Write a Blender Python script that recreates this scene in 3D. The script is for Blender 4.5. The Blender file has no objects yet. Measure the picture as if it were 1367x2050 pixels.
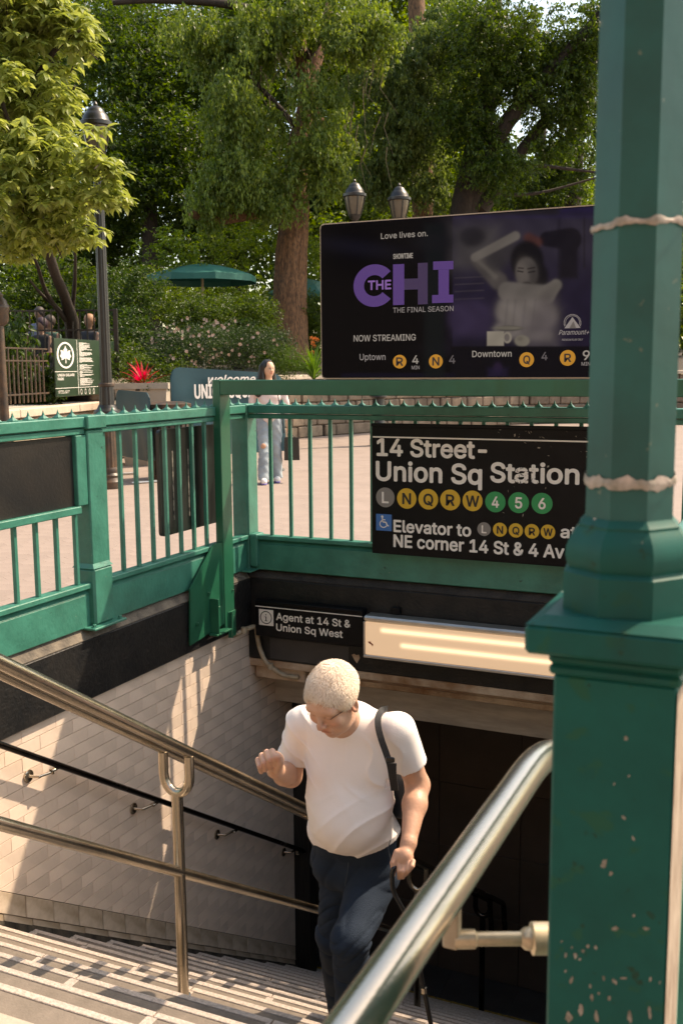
import bpy, bmesh, math, random
import numpy as np
from mathutils import Vector, Matrix, noise as mnoise

# ------------------------------------------------------------------ camera, world, sun, exposure
SC = bpy.context.scene
COL = SC.collection
R = math.radians
CAM = np.array([0.0, 0.0, 1.52])
FPX = 2053.2                                       # focal length in photo pixels (photo 1367 wide)
CR = np.array([[0.9108913501717023, -0.05116876552301027, 0.4094614824586366],
               [0.41257563351698134, 0.13129255354944952, -0.901412010132174],
               [-0.007635103826058968, 0.9900222334964586, 0.14070423722208644]])
cd = bpy.data.cameras.new('camera'); cam = bpy.data.objects.new('camera', cd); COL.objects.link(cam)
cam.matrix_world = Matrix([[*CR[0], CAM[0]], [*CR[1], CAM[1]], [*CR[2], CAM[2]], [0, 0, 0, 1]])
cd.sensor_fit = 'HORIZONTAL'; cd.sensor_width = 36.0; cd.lens = 36.0 * FPX / 1367.0
cd.clip_start = 0.05; cd.clip_end = 600
cd.dof.use_dof = True; cd.dof.focus_distance = 5.5; cd.dof.aperture_fstop = 14
SC.camera = cam
SC.cycles.diffuse_bounces = 6; SC.cycles.max_bounces = 10

SUN = Vector((1.0, 1.11, 1.872)).normalized()
w = bpy.data.worlds.new('World'); SC.world = w; w.use_nodes = True
nt = w.node_tree; bg = nt.nodes['Background']
sky = nt.nodes.new('ShaderNodeTexSky'); sky.sky_type = 'NISHITA'; sky.sun_disc = False
sky.sun_elevation = math.asin(SUN.z); sky.sun_rotation = math.atan2(SUN.x, SUN.y)
sky.air_density = 1.0; sky.dust_density = 1.6; sky.ozone_density = 1.0
nt.links.new(sky.outputs[0], bg.inputs[0]); bg.inputs[1].default_value = 0.15
sl = bpy.data.lights.new('sun', 'SUN'); sl.energy = 2.55; sl.angle = R(0.55); sl.color = (1.0, 0.90, 0.86)
so = bpy.data.objects.new('sun', sl); COL.objects.link(so)
so.rotation_euler = SUN.to_track_quat('Z', 'Y').to_euler(); so.location = (20, 22, 40)
vs = SC.view_settings
vs.view_transform = 'Standard'; vs.look = 'None'; vs.exposure = 1.38; vs.gamma = 1.0
try:
    vs.use_curve_mapping = False
    vs.use_white_balance = True; vs.white_balance_temperature = 8900; vs.white_balance_tint = 8
except Exception: pass

# ------------------------------------------------------------------ helpers
rng = np.random.default_rng(7); random.seed(7)
def ray(px, py): return CR @ np.array([(px - 683.5) / FPX, -(py - 1025.0) / FPX, -1.0])
def atx(px, py, x): r = ray(px, py); return CAM + r * (x / r[0])
def aty(px, py, y): r = ray(px, py); return CAM + r * (y / r[1])
def atz(px, py, z=0.0): r = ray(px, py); return CAM + r * ((z - CAM[2]) / r[2])
def atd(px, py, d): return CAM + ray(px, py) * d
def V3(*a): return np.array(a, float)
def hexc(h, a=1.0):
    h = h.lstrip('#'); c = [int(h[i:i + 2], 16) / 255 for i in (0, 2, 4)]
    return tuple((x / 12.92 if x <= 0.04045 else ((x + 0.055) / 1.055) ** 2.4) for x in c) + (a,)

MATS = {}
def mat(name, color, rough=0.6, metal=0.0, var=0.0, vscale=6.0, bump=0.0, bscale=60.0, spec=0.5, color2=None, island=0.0,
        stretch=(1, 1, 1), coat=0.0, emit=None, estr=0.0, trans=0.0, rvar=0.0):
    if name in MATS: return MATS[name]
    m = bpy.data.materials.new(name); m.use_nodes = True; MATS[name] = m
    n = m.node_tree.nodes; l = m.node_tree.links; p = n['Principled BSDF']
    if isinstance(color, str): color = hexc(color)
    color = tuple(color)[:3] + (1,)
    p.inputs['Base Color'].default_value = color; p.inputs['Roughness'].default_value = rough
    p.inputs['Metallic'].default_value = metal; p.inputs['Specular IOR Level'].default_value = spec
    if coat: p.inputs['Coat Weight'].default_value = coat; p.inputs['Coat Roughness'].default_value = 0.08
    tc = n.new('ShaderNodeTexCoord'); mp = n.new('ShaderNodeMapping'); mp.inputs['Scale'].default_value = stretch
    l.new(tc.outputs['Object'], mp.inputs[0])
    cur = None
    if var > 0 or color2 is not None:
        nz = n.new('ShaderNodeTexNoise'); nz.inputs['Scale'].default_value = vscale; nz.inputs['Detail'].default_value = 6
        nz.inputs['Roughness'].default_value = 0.62
        l.new(mp.outputs[0], nz.inputs['Vector'])
        rp = n.new('ShaderNodeValToRGB'); c2 = color2
        if isinstance(c2, str): c2 = hexc(c2)
        if c2 is None: c2 = tuple(c * (1 - var) for c in color[:3]) + (1,); c1 = tuple(min(1, c * (1 + var * .6)) for c in color[:3]) + (1,)
        else: c2 = tuple(c2)[:3] + (1,); c1 = color
        rp.color_ramp.elements[0].position = 0.36; rp.color_ramp.elements[1].position = 0.64
        rp.color_ramp.elements[0].color = c2; rp.color_ramp.elements[1].color = c1
        l.new(nz.outputs[0], rp.inputs[0]); cur = rp.outputs[0]
        if rvar:
            mr = n.new('ShaderNodeMapRange'); mr.inputs[3].default_value = rough - rvar; mr.inputs[4].default_value = rough + rvar
            l.new(nz.outputs[0], mr.inputs[0]); l.new(mr.outputs[0], p.inputs['Roughness'])
    if island > 0:
        g = n.new('ShaderNodeNewGeometry'); oi = n.new('ShaderNodeObjectInfo')
        ad = n.new('ShaderNodeMath'); ad.operation = 'ADD'; l.new(g.outputs['Random Per Island'], ad.inputs[0]); l.new(oi.outputs['Random'], ad.inputs[1])
        fr = n.new('ShaderNodeMath'); fr.operation = 'FRACT'; l.new(ad.outputs[0], fr.inputs[0])
        mr = n.new('ShaderNodeMapRange'); mr.inputs[3].default_value = 1 - island; mr.inputs[4].default_value = 1 + island
        l.new(fr.outputs[0], mr.inputs[0])
        hs = n.new('ShaderNodeHueSaturation'); l.new(mr.outputs[0], hs.inputs['Value'])
        if cur is not None: l.new(cur, hs.inputs['Color'])
        else: hs.inputs['Color'].default_value = color
        cur = hs.outputs[0]
    if cur is not None: l.new(cur, p.inputs['Base Color'])
    if bump > 0:
        nb = n.new('ShaderNodeTexNoise'); nb.inputs['Scale'].default_value = bscale; nb.inputs['Detail'].default_value = 5
        l.new(mp.outputs[0], nb.inputs['Vector'])
        bp = n.new('ShaderNodeBump'); bp.inputs['Strength'].default_value = bump; bp.inputs['Distance'].default_value = 0.01
        l.new(nb.outputs[0], bp.inputs['Height']); l.new(bp.outputs[0], p.inputs['Normal'])
    if emit is not None:
        p.inputs['Emission Color'].default_value = hexc(emit) if isinstance(emit, str) else tuple(emit)[:3] + (1,)
        p.inputs['Emission Strength'].default_value = estr
    m['pout'] = 1
    return m

def specks(m, scale, thr, col, edge=.02, stretch=(1, 1, 1)):
    """small spots of grime or bare primer over a paint"""
    n = m.node_tree.nodes; l = m.node_tree.links; p = n['Principled BSDF']; src = p.inputs['Base Color'].links[0].from_socket
    tc = n.new('ShaderNodeTexCoord'); mp = n.new('ShaderNodeMapping'); mp.inputs['Scale'].default_value = stretch; nz = n.new('ShaderNodeTexNoise'); nz.inputs['Scale'].default_value = scale; nz.inputs['Detail'].default_value = 4
    l.new(tc.outputs['Object'], mp.inputs[0]); l.new(mp.outputs[0], nz.inputs['Vector']); mr = n.new('ShaderNodeMapRange'); mr.inputs[1].default_value = thr; mr.inputs[2].default_value = thr + edge
    l.new(nz.outputs[0], mr.inputs[0]); mx = n.new('ShaderNodeMix'); mx.data_type = 'RGBA'; l.new(mr.outputs[0], mx.inputs[0]); l.new(src, mx.inputs[6]); mx.inputs[7].default_value = tuple(col) + (1,); l.new(mx.outputs[2], p.inputs['Base Color'])
def leafmat(name, c1, c2, tl=0.45, rough=0.5, c3=None):
    if name in MATS: return MATS[name]
    m = bpy.data.materials.new(name); m.use_nodes = True; MATS[name] = m
    n = m.node_tree.nodes; l = m.node_tree.links; p = n['Principled BSDF']; out = n['Material Output']
    g = n.new('ShaderNodeNewGeometry'); oi = n.new('ShaderNodeObjectInfo')
    ad = n.new('ShaderNodeMath'); ad.operation = 'ADD'; l.new(g.outputs['Random Per Island'], ad.inputs[0]); l.new(oi.outputs['Random'], ad.inputs[1])
    fr = n.new('ShaderNodeMath'); fr.operation = 'FRACT'; l.new(ad.outputs[0], fr.inputs[0])
    rp = n.new('ShaderNodeValToRGB'); rp.color_ramp.elements[0].color = tuple(c1) + (1,); rp.color_ramp.elements[1].color = tuple(c2) + (1,)
    if c3: e = rp.color_ramp.elements.new(0.93); e.color = tuple(c3) + (1,)
    l.new(fr.outputs[0], rp.inputs[0]); l.new(rp.outputs[0], p.inputs['Base Color'])
    p.inputs['Roughness'].default_value = rough; p.inputs['Specular IOR Level'].default_value = 0.4
    tr = n.new('ShaderNodeBsdfTranslucent'); hs = n.new('ShaderNodeHueSaturation'); hs.inputs['Hue'].default_value = 0.485
    hs.inputs['Saturation'].default_value = 1.15; hs.inputs['Value'].default_value = 1.7
    l.new(rp.outputs[0], hs.inputs['Color']); l.new(hs.outputs[0], tr.inputs[0])
    mx = n.new('ShaderNodeMixShader'); mx.inputs[0].default_value = tl
    l.new(p.outputs[0], mx.inputs[1]); l.new(tr.outputs[0], mx.inputs[2]); l.new(mx.outputs[0], out.inputs[0])
    return m

def empty(name, loc, label, cat, group=None, kind=None):
    o = bpy.data.objects.new(name, None); COL.objects.link(o); o.location = loc; o.empty_display_size = 0.1
    return tag(o, label, cat, group, kind)
def tag(o, label=None, cat=None, group=None, kind=None):
    if label: o['label'] = label
    if cat: o['category'] = cat
    if group: o['group'] = group
    if kind: o['kind'] = kind
    return o
def absloc(p):
    v = Vector(p.location)
    while p.parent: p = p.parent; v += p.location
    return v
def link(name, me, m=None, parent=None, loc=(0, 0, 0)):
    """loc is a world position; vertices are relative to it"""
    o = bpy.data.objects.new(name, me); COL.objects.link(o)
    if m is not None and len(me.materials) == 0: me.materials.append(m)
    o.location = Vector(loc)
    if parent is not None:
        o.parent = parent; o.location = Vector(loc) - absloc(parent)
    return o
def rawmesh(name, verts, faces, smooth=False):
    me = bpy.data.meshes.new(name); verts = np.asarray(verts, np.float32).reshape(-1, 3)
    if isinstance(faces, np.ndarray):
        k = faces.shape[1]; nf = len(faces)
        me.vertices.add(len(verts)); me.vertices.foreach_set('co', verts.ravel())
        me.loops.add(nf * k); me.loops.foreach_set('vertex_index', faces.astype(np.int32).ravel())
        me.polygons.add(nf); me.polygons.foreach_set('loop_start', np.arange(0, nf * k, k, dtype=np.int32))
        me.polygons.foreach_set('loop_total', np.full(nf, k, np.int32)); me.update(calc_edges=True)
    else:
        me.from_pydata([tuple(map(float, v)) for v in verts], [], faces); me.update()
    me.polygons.foreach_set('use_smooth', np.full(len(me.polygons), bool(smooth)))
    return me
class MB:
    """collects shapes into one mesh"""
    def __init__(s): s.v = []; s.f = []
    def add(s, v, f):
        b = len(s.v); s.v += [tuple(map(float, p)) for p in v]; s.f += [tuple(i + b for i in q) for q in f]; return s
    def box(s, a, b, bev=0.0):
        x0, y0, z0 = [min(a[i], b[i]) for i in range(3)]; x1, y1, z1 = [max(a[i], b[i]) for i in range(3)]
        e = min(bev, (x1 - x0) * .45, (y1 - y0) * .45, (z1 - z0) * .45)
        if e <= 0:
            v = [(x, y, z) for x in (x0, x1) for y in (y0, y1) for z in (z0, z1)]
            return s.add(v, [(0, 1, 3, 2), (4, 6, 7, 5), (0, 4, 5, 1), (2, 3, 7, 6), (0, 2, 6, 4), (1, 5, 7, 3)])
        # chamfered box
        X = (x0, x1); Y = (y0, y1); Z = (z0, z1); vs_ = []; idx = {}
        for i in (0, 1):
            for j in (0, 1):
                for k in (0, 1):
                    sx, sy, sz = 1 - 2 * i, 1 - 2 * j, 1 - 2 * k
                    for ax in range(3):
                        p = [X[i] + sx * e, Y[j] + sy * e, Z[k] + sz * e]; p[ax] = (X[i], Y[j], Z[k])[ax]
                        idx[(i, j, k, ax)] = len(vs_); vs_.append(tuple(p))
        F = []
        c = lambda i, j, k, a: idx[(i, j, k, a)]
        for i in (0, 1):
            q = [c(i, 0, 0, 0), c(i, 1, 0, 0), c(i, 1, 1, 0), c(i, 0, 1, 0)]; F.append(q if i else q[::-1])
            q = [c(0, i, 0, 1), c(0, i, 1, 1), c(1, i, 1, 1), c(1, i, 0, 1)]; F.append(q if i else q[::-1])
            q = [c(0, 0, i, 2), c(1, 0, i, 2), c(1, 1, i, 2), c(0, 1, i, 2)]; F.append(q if i else q[::-1])
        for i in (0, 1):
            for j in (0, 1):
                F.append((c(i, j, 0, 0), c(i, j, 1, 0), c(i, j, 1, 1), c(i, j, 0, 1)))
                F.append((c(i, 0, j, 0), c(i, 1, j, 0), c(i, 1, j, 2), c(i, 0, j, 2)))
                F.append((c(0, i, j, 1), c(1, i, j, 1), c(1, i, j, 2), c(0, i, j, 2)))
                for k in (0, 1): F.append((c(i, j, k, 0), c(i, j, k, 1), c(i, j, k, 2)))
        return s.add(vs_, F)
    def prism(s, poly, z0, z1, axis=2):
        n = len(poly); out = []
        for z in (z0, z1):
            for (a, b) in poly: out.append({2: (a, b, z), 1: (a, z, b), 0: (z, a, b)}[axis])
        F = [tuple(range(n))[::-1], tuple(range(n, 2 * n))] + [(i, (i + 1) % n, n + (i + 1) % n, n + i) for i in range(n)]
        return s.add(out, F)
    def lathe(s, c, prof, seg=20, axis=(0, 0, 1), rot=0.0):
        a = Vector(axis).normalized(); u = a.orthogonal().normalized(); w_ = a.cross(u); v = []; F = []; n = len(prof)
        if abs(a.z) > .99: u = Vector((1, 0, 0)); w_ = Vector((0, 1, 0)) * (1 if a.z > 0 else -1)
        for i, (r, h) in enumerate(prof):
            for k in range(seg):
                t = 2 * math.pi * k / seg + rot
                v.append(Vector(c) + a * h + (u * math.cos(t) + w_ * math.sin(t)) * r)
        for i in range(n - 1):
            for k in range(seg):
                k2 = (k + 1) % seg; F.append((i * seg + k, i * seg + k2, (i + 1) * seg + k2, (i + 1) * seg + k))
        F.append(tuple(range(seg))[::-1]); F.append(tuple((n - 1) * seg + k for k in range(seg)))
        return s.add(v, F)
    def tube(s, pts, r, seg=12, caps=True):
        P = [Vector(p) for p in pts]; n = len(P); rr = r if hasattr(r, '__len__') else [r] * n
        T = [((P[min(i + 1, n - 1)] - P[max(i - 1, 0)]).normalized()) for i in range(n)]
        u = T[0].orthogonal().normalized(); v = []; F = []
        for i in range(n):
            u = (u - T[i] * u.dot(T[i])).normalized(); b = T[i].cross(u)
            for k in range(seg):
                t = 2 * math.pi * k / seg; v.append(P[i] + (u * math.cos(t) + b * math.sin(t)) * rr[i])
        for i in range(n - 1):
            for k in range(seg):
                k2 = (k + 1) % seg; F.append((i * seg + k, i * seg + k2, (i + 1) * seg + k2, (i + 1) * seg + k))
        if caps: F.append(tuple(range(seg))[::-1]); F.append(tuple((n - 1) * seg + k for k in range(seg)))
        return s.add(v, F)
    def mesh(s, name, smooth=None, fix=True):
        me = bpy.data.meshes.new(name); me.from_pydata(s.v, [], s.f); me.update()
        if fix:
            bm = bmesh.new(); bm.from_mesh(me); bmesh.ops.recalc_face_normals(bm, faces=bm.faces)
            if smooth is not None:
                for f in bm.faces: f.smooth = True
                for e in bm.edges:
                    if len(e.link_faces) == 2 and e.calc_face_angle(0) > R(smooth): e.smooth = False
            bm.to_mesh(me); bm.free()
        return me
    def build(s, name, m, parent=None, smooth=None, org=None):
        if org is None and s.v:
            org = tuple(np.mean(np.array(s.v), axis=0))
        s.v = [(x - org[0], y - org[1], z - org[2]) for (x, y, z) in s.v]
        return link(name, s.mesh(name, smooth), m, parent, org)
def part(name, m, parent, a, b, bev=0.002): return MB().box(a, b, bev).build(name, m, parent)
def fillet(pts, rad, n=7):
    P = [Vector(p) for p in pts]; out = [P[0]]
    for i in range(1, len(P) - 1):
        a, b, c = P[i - 1], P[i], P[i + 1]; d1 = (a - b); d2 = (c - b); L = min(rad, d1.length * .49, d2.length * .49)
        p, q = b + d1.normalized() * L, b + d2.normalized() * L
        for k in range(n + 1): t = k / n; out.append(p * (1 - t) ** 2 + b * 2 * t * (1 - t) + q * t * t)
    out.append(P[-1]); return out
FONT = None; CAPH = .70
try:
    import os
    FONT = bpy.data.fonts.load(os.path.join(bpy.utils.resource_path('LOCAL'), 'datafiles', 'fonts', 'Inter.woff2'))
except Exception: FONT = None
if FONT:
    _c = bpy.data.curves.new('t', 'FONT'); _c.body = 'H'; _c.size = 1.0; _c.font = FONT; _o = bpy.data.objects.new('t', _c); COL.objects.link(_o)
    _m = bpy.data.meshes.new_from_object(_o.evaluated_get(bpy.context.evaluated_depsgraph_get())); CAPH = max(v.co.y for v in _m.vertices)
    bpy.data.objects.remove(_o); bpy.data.curves.remove(_c); bpy.data.meshes.remove(_m)
def text(s, x0, x1, base, cap, org, U, W, m, parent, name='lettering', bold=0.0, shear=0.0, ext=0.0004, n=None):
    """lettering fitted to run x0..x1 along U from org, standing on base with capital height cap along W"""
    cu = bpy.data.curves.new('t', 'FONT'); cu.body = s; cu.size = 1.0
    if FONT: cu.font = FONT
    cu.shear = shear; cu.resolution_u = 3; cu.fill_mode = 'NONE'
    o = bpy.data.objects.new('t', cu); COL.objects.link(o); dg = bpy.context.evaluated_depsgraph_get()
    ml = bpy.data.meshes.new_from_object(o.evaluated_get(dg)); bpy.data.objects.remove(o); bpy.data.curves.remove(cu)
    nx_ = {}
    for e in ml.edges: nx_.setdefault(e.vertices[0], []).append(e.vertices[1]); nx_.setdefault(e.vertices[1], []).append(e.vertices[0])
    seen = set(); cont = []
    for v0 in range(len(ml.vertices)):
        if v0 in seen or v0 not in nx_: continue
        lp = [v0]; seen.add(v0); nxt = v0 + 1 if v0 + 1 in nx_[v0] else nx_[v0][0]
        while nxt not in seen:
            lp.append(nxt); seen.add(nxt); c_ = [q for q in nx_[nxt] if q not in seen]
            if not c_: break
            nxt = c_[0]
        if len(lp) > 2: cont.append([tuple(ml.vertices[q].co[:2]) for q in lp])
    bpy.data.meshes.remove(ml)
    def area(c): return .5 * sum(c[k][0] * c[(k + 1) % len(c)][1] - c[(k + 1) % len(c)][0] * c[k][1] for k in range(len(c)))
    def inside(p, c):
        r_ = False
        for k in range(len(c)):
            (xa, ya), (xb, yb) = c[k], c[(k + 1) % len(c)]
            if (ya > p[1]) != (yb > p[1]) and p[0] < (xb - xa) * (p[1] - ya) / (yb - ya) + xa: r_ = not r_
        return r_
    if not cont: return None
    big = max(cont, key=lambda c: abs(area(c))); sg0 = 1 if area(big) > 0 else -1
    outs = [c for c in cont if area(c) * sg0 > 0]; hol = [c for c in cont if area(c) * sg0 < 0]
    import mathutils.geometry as mg_
    tv = []; tf_l = []; lay_ = []
    for k, c in enumerate(outs):
        hs_ = [h for h in hol if sum(inside(p, c) for p in h[::max(1, len(h) // 5)]) >= 3]
        poly = [[Vector((p[0], p[1], 0)) for p in q] for q in [c] + hs_]; b0 = len(tv)
        for q in poly: tv += [(p[0], p[1]) for p in q]; lay_ += [k % 3] * len(q)
        tf_l += [tuple(b0 + q for q in t) for t in mg_.tessellate_polygon(poly)]
    co = np.array(tv); caph = CAPH
    a, b = co[:, 0].min(), co[:, 0].max()
    U = np.array(U, float); W = np.array(W, float); N = np.cross(U, W)
    P = np.array(org)[None] + np.outer(x0 + (co[:, 0] - a) / (b - a) * (x1 - x0), U) + np.outer(base + co[:, 1] / caph * cap, W) + N * ext - np.outer(np.array(lay_) * 6e-6, N) * -1
    me = rawmesh(name, P, np.array(tf_l))
    if bold > 0:
        me.calc_loop_triangles(); F = np.array([t.vertices[:] for t in me.loop_triangles]); d = bold * cap * 1.25; k_ = 8; VV = [P]; FF = [F]
        for q in range(k_):
            t_ = 2 * math.pi * q / k_; VV.append(P + U * d * math.cos(t_) + W * d * math.sin(t_) - N * 2e-5 * (q + 1)); FF.append(F + len(P) * (q + 1))
        P = np.concatenate(VV); me = rawmesh(name, P, np.concatenate(FF))
    me.vertices.foreach_set('co', (P - P.mean(0)).astype(np.float32).ravel()); me.name = name; me.update()
    me.materials.clear()
    return link(name, me, m, parent, P.mean(0))

# ---- implicit surfaces (one continuous skin) ----
class Field:
    def __init__(s, lo, hi, h):
        s.lo = np.array(lo, float); s.h = h; s.n = np.ceil((np.array(hi) - s.lo) / h).astype(int) + 1
        s.g = np.full(s.n, 0.5, np.float32)
    def _sub(s, lo, hi):
        a = np.maximum(((np.array(lo) - s.lo) / s.h).astype(int), 0); b = np.minimum(((np.array(hi) - s.lo) / s.h).astype(int) + 2, s.n)
        if np.any(b <= a): return None
        ax = [s.lo[i] + s.h * np.arange(a[i], b[i]) for i in range(3)]
        return tuple(slice(a[i], b[i]) for i in range(3)), np.meshgrid(*ax, indexing='ij')
    def comb(s, sl, d, k, op):
        g = s.g[sl]
        if op == 'sub': d = -d; g2 = -g
        if op == 'add':
            if k > 0: h = np.clip(.5 + .5 * (g - d) / k, 0, 1); s.g[sl] = g * (1 - h) + d * h - k * h * (1 - h)
            else: s.g[sl] = np.minimum(g, d)
        else:
            if k > 0: h = np.clip(.5 - .5 * (g - d) / k, 0, 1); s.g[sl] = g * (1 - h) + d * h + k * h * (1 - h)
            else: s.g[sl] = np.maximum(g, d)
    def cap(s, a, b, ra, rb=None, k=0.02, op='add', flat=None):
        a = np.array(a, float); b = np.array(b, float); rb = ra if rb is None else rb; m = max(ra, rb) + k + 3 * s.h
        q = s._sub(np.minimum(a, b) - m, np.maximum(a, b) + m)
        if q is None: return s
        sl, (X, Y, Z) = q; ba = b - a; L = float(ba @ ba) + 1e-12
        t = np.clip(((X - a[0]) * ba[0] + (Y - a[1]) * ba[1] + (Z - a[2]) * ba[2]) / L, 0, 1)
        d = np.sqrt((X - a[0] - t * ba[0]) ** 2 + (Y - a[1] - t * ba[1]) ** 2 + (Z - a[2] - t * ba[2]) ** 2) - (ra + (rb - ra) * t)
        s.comb(sl, d.astype(np.float32), k, op); return s
    def ell(s, c, r, k=0.02, ax=None, op='add'):
        c = np.array(c, float); r = np.array(r, float); M = np.eye(3) if ax is None else np.array(ax, float); e = r.max() + k + 3 * s.h
        q = s._sub(c - e, c + e)
        if q is None: return s
        sl, (X, Y, Z) = q; X = X - c[0]; Y = Y - c[1]; Z = Z - c[2]
        u = [(X * M[i][0] + Y * M[i][1] + Z * M[i][2]) for i in range(3)]
        k0 = np.sqrt(sum((u[i] / r[i]) ** 2 for i in range(3))); k1 = np.sqrt(sum((u[i] / r[i] ** 2) ** 2 for i in range(3))) + 1e-9
        s.comb(sl, (k0 * (k0 - 1) / k1).astype(np.float32), k, op); return s
    def plane(s, p, n, lo=None, hi=None):
        """cut away what lies on the side n points to"""
        n = np.array(n, float); n /= np.linalg.norm(n)
        q = s._sub(s.lo if lo is None else lo, s.lo + s.h * (s.n - 1) if hi is None else hi); sl, (X, Y, Z) = q
        d = (X - p[0]) * n[0] + (Y - p[1]) * n[1] + (Z - p[2]) * n[2]; s.g[sl] = np.maximum(s.g[sl], d.astype(np.float32)); return s
    def disp(s, fn):
        ax = [s.lo[i] + s.h * np.arange(s.n[i]) for i in range(3)]; X, Y, Z = np.meshgrid(*ax, indexing='ij')
        s.g += fn(X, Y, Z).astype(np.float32); return s
    def mesh(s, name):
        g = s.g; ins = g < 0; nx, ny, nz = g.shape
        cnt = np.zeros((nx - 1, ny - 1, nz - 1), np.int8)
        for i in (0, 1):
            for j in (0, 1):
                for k in (0, 1): cnt += ins[i:nx - 1 + i, j:ny - 1 + j, k:nz - 1 + k]
        I, J, K = np.nonzero((cnt > 0) & (cnt < 8)); vid = np.full(cnt.shape, -1, np.int32); vid[I, J, K] = np.arange(len(I))
        acc = np.zeros((len(I), 3)); num = np.zeros(len(I))
        for ax in range(3):
            for a in (0, 1):
                for b in (0, 1):
                    o0 = [0, 0, 0]; others = [q for q in range(3) if q != ax]; o0[others[0]] = a; o0[others[1]] = b; o1 = list(o0); o1[ax] = 1
                    v0 = g[I + o0[0], J + o0[1], K + o0[2]]; v1 = g[I + o1[0], J + o1[1], K + o1[2]]
                    mk = (v0 < 0) != (v1 < 0); t = np.where(mk, v0 / np.where(mk, v0 - v1, 1), 0)
                    p = np.array(o0)[None] + t[:, None] * (np.array(o1) - np.array(o0))[None]
                    acc += p * mk[:, None]; num += mk
        P = s.lo + s.h * (np.stack([I, J, K], 1) + acc / num[:, None]); F = []
        for ax in range(3):
            A = ins.take(range(0, g.shape[ax] - 1), ax); B = ins.take(range(1, g.shape[ax]), ax); i, j, k = np.nonzero(A != B)
            o = [q for q in range(3) if q != ax]; ok = np.ones(len(i), bool); ijk = [i, j, k]
            for q in o: ok &= (ijk[q] > 0) & (ijk[q] < g.shape[q] - 1)
            i, j, k = i[ok], j[ok], k[ok]; sgn = A[i, j, k]
            def cell(d1, d2):
                c = [i.copy(), j.copy(), k.copy()]; c[o[0]] -= d1; c[o[1]] -= d2; return vid[c[0], c[1], c[2]]
            q4 = np.stack([cell(1, 1), cell(0, 1), cell(0, 0), cell(1, 0)], 1)
            fl = sgn if ax != 1 else ~sgn
            q4[~fl] = q4[~fl][:, ::-1]; F.append(q4)
        return rawmesh(name, P, np.concatenate(F), True)
def fieldobj(F, name, m, parent=None, org=None, extra=None):
    me = F.mesh(name); n = len(me.vertices); co = np.empty(n * 3, np.float32); me.vertices.foreach_get('co', co); co = co.reshape(-1, 3)
    if extra is not None: extra(me, co)
    org = co.mean(0) if org is None else np.array(org)
    me.vertices.foreach_set('co', (co - org).astype(np.float32).ravel()); me.update()
    return link(name, me, m, parent, org)

# ---- leaves ----
def rmats(n, tilt=1.0, g=None):
    """random rotations: local +X is the leaf's length, +Z its face"""
    g = g or rng; yaw = g.uniform(0, 2 * np.pi, n); pit = g.normal(-0.35, 0.5 * tilt, n); rol = g.normal(0, 0.7 * tilt, n)
    return eul(yaw, pit, rol)
def eul(yaw, pit, rol):
    cy, sy, cp, sp, cr, sr = np.cos(yaw), np.sin(yaw), np.cos(pit), np.sin(pit), np.cos(rol), np.sin(rol); z = np.zeros_like(cy); o = z + 1
    A = np.array([[cy, -sy, z], [sy, cy, z], [z, z, o]]); B = np.array([[cp, z, -sp], [z, o, z], [sp, z, cp]]); C = np.array([[o, z, z], [z, cr, -sr], [z, sr, cr]])
    return np.einsum('ijn,jkn,kln->nil', A, B, C)
LEAF4 = (np.array([(0, 0, 0), (.45, .24, .05), (1, 0, -.06), (.45, -.24, .05)]), np.array([(0, 1, 2), (0, 2, 3)]))
LEAF8 = (np.array([(0, 0, 0), (.28, .19, .05), (.30, 0, 0), (.28, -.19, .05), (.66, .17, .0), (.68, 0, -.05), (.66, -.17, .0), (1, 0, -.2)]),
         np.array([(0, 2, 1), (0, 3, 2), (1, 2, 5), (1, 5, 4), (2, 3, 6), (2, 6, 5), (4, 5, 7), (5, 6, 7)]))
def scatter(name, tmpl, P, M, S, m, parent=None, kind=None):
    v, f = tmpl; n = len(P); W = np.einsum('nij,kj->nki', M, v) * np.asarray(S).reshape(-1, 1, 1) + P[:, None, :]
    F = (f[None] + (np.arange(n) * len(v))[:, None, None]).reshape(-1, f.shape[1]); org = P.mean(0)
    o = link(name, rawmesh(name, W.reshape(-1, 3) - org, F), m, parent, org)
    if kind: o['kind'] = kind
    return o
def blobpts(blobs, n, g=None, shell=0.45):
    g = g or rng; wts = np.array([b[1][0] * b[1][1] + b[1][0] * b[1][2] + b[1][1] * b[1][2] for b in blobs]); wts = wts / wts.sum()
    k = g.choice(len(blobs), n, p=wts); C = np.array([b[0] for b in blobs])[k]; Rr = np.array([b[1] for b in blobs])[k]
    d = g.normal(size=(n, 3)); d /= np.linalg.norm(d, axis=1)[:, None]; r = g.uniform(0, 1, n) ** shell
    return C + d * Rr * r[:, None], d
def crown(blobs, nclus, per, size, m, parent, name='crown', spread=0.35, droop=0.0, flat=0.5, tmpl=LEAF4, kind=None, shell=0.4, tilt=1.0):
    P0, D = blobpts(blobs, nclus, shell=shell)
    T = D + rng.normal(size=D.shape) * .5; T[:, 2] = T[:, 2] * .5 - droop; T /= np.linalg.norm(T, axis=1)[:, None]
    t = rng.uniform(0, 1, (nclus, per, 1)); P = P0[:, None, :] + T[:, None, :] * t * spread * 2 + rng.normal(size=(nclus, per, 3)) * spread * np.array([.35, .35, .35 * flat])
    if droop: P[:, :, 2] -= (t[:, :, 0] ** 2) * droop * spread * 1.4
    P = P.reshape(-1, 3); n = len(P); yaw = rng.uniform(0, 2 * np.pi, n)
    M = eul(yaw, rng.normal(-.35 - droop * .9, .45 * tilt, n), rng.normal(0, .6 * tilt, n))
    return scatter(name, tmpl, P, M, rng.uniform(.7, 1.3, n) * size, m, parent, kind)
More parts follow.
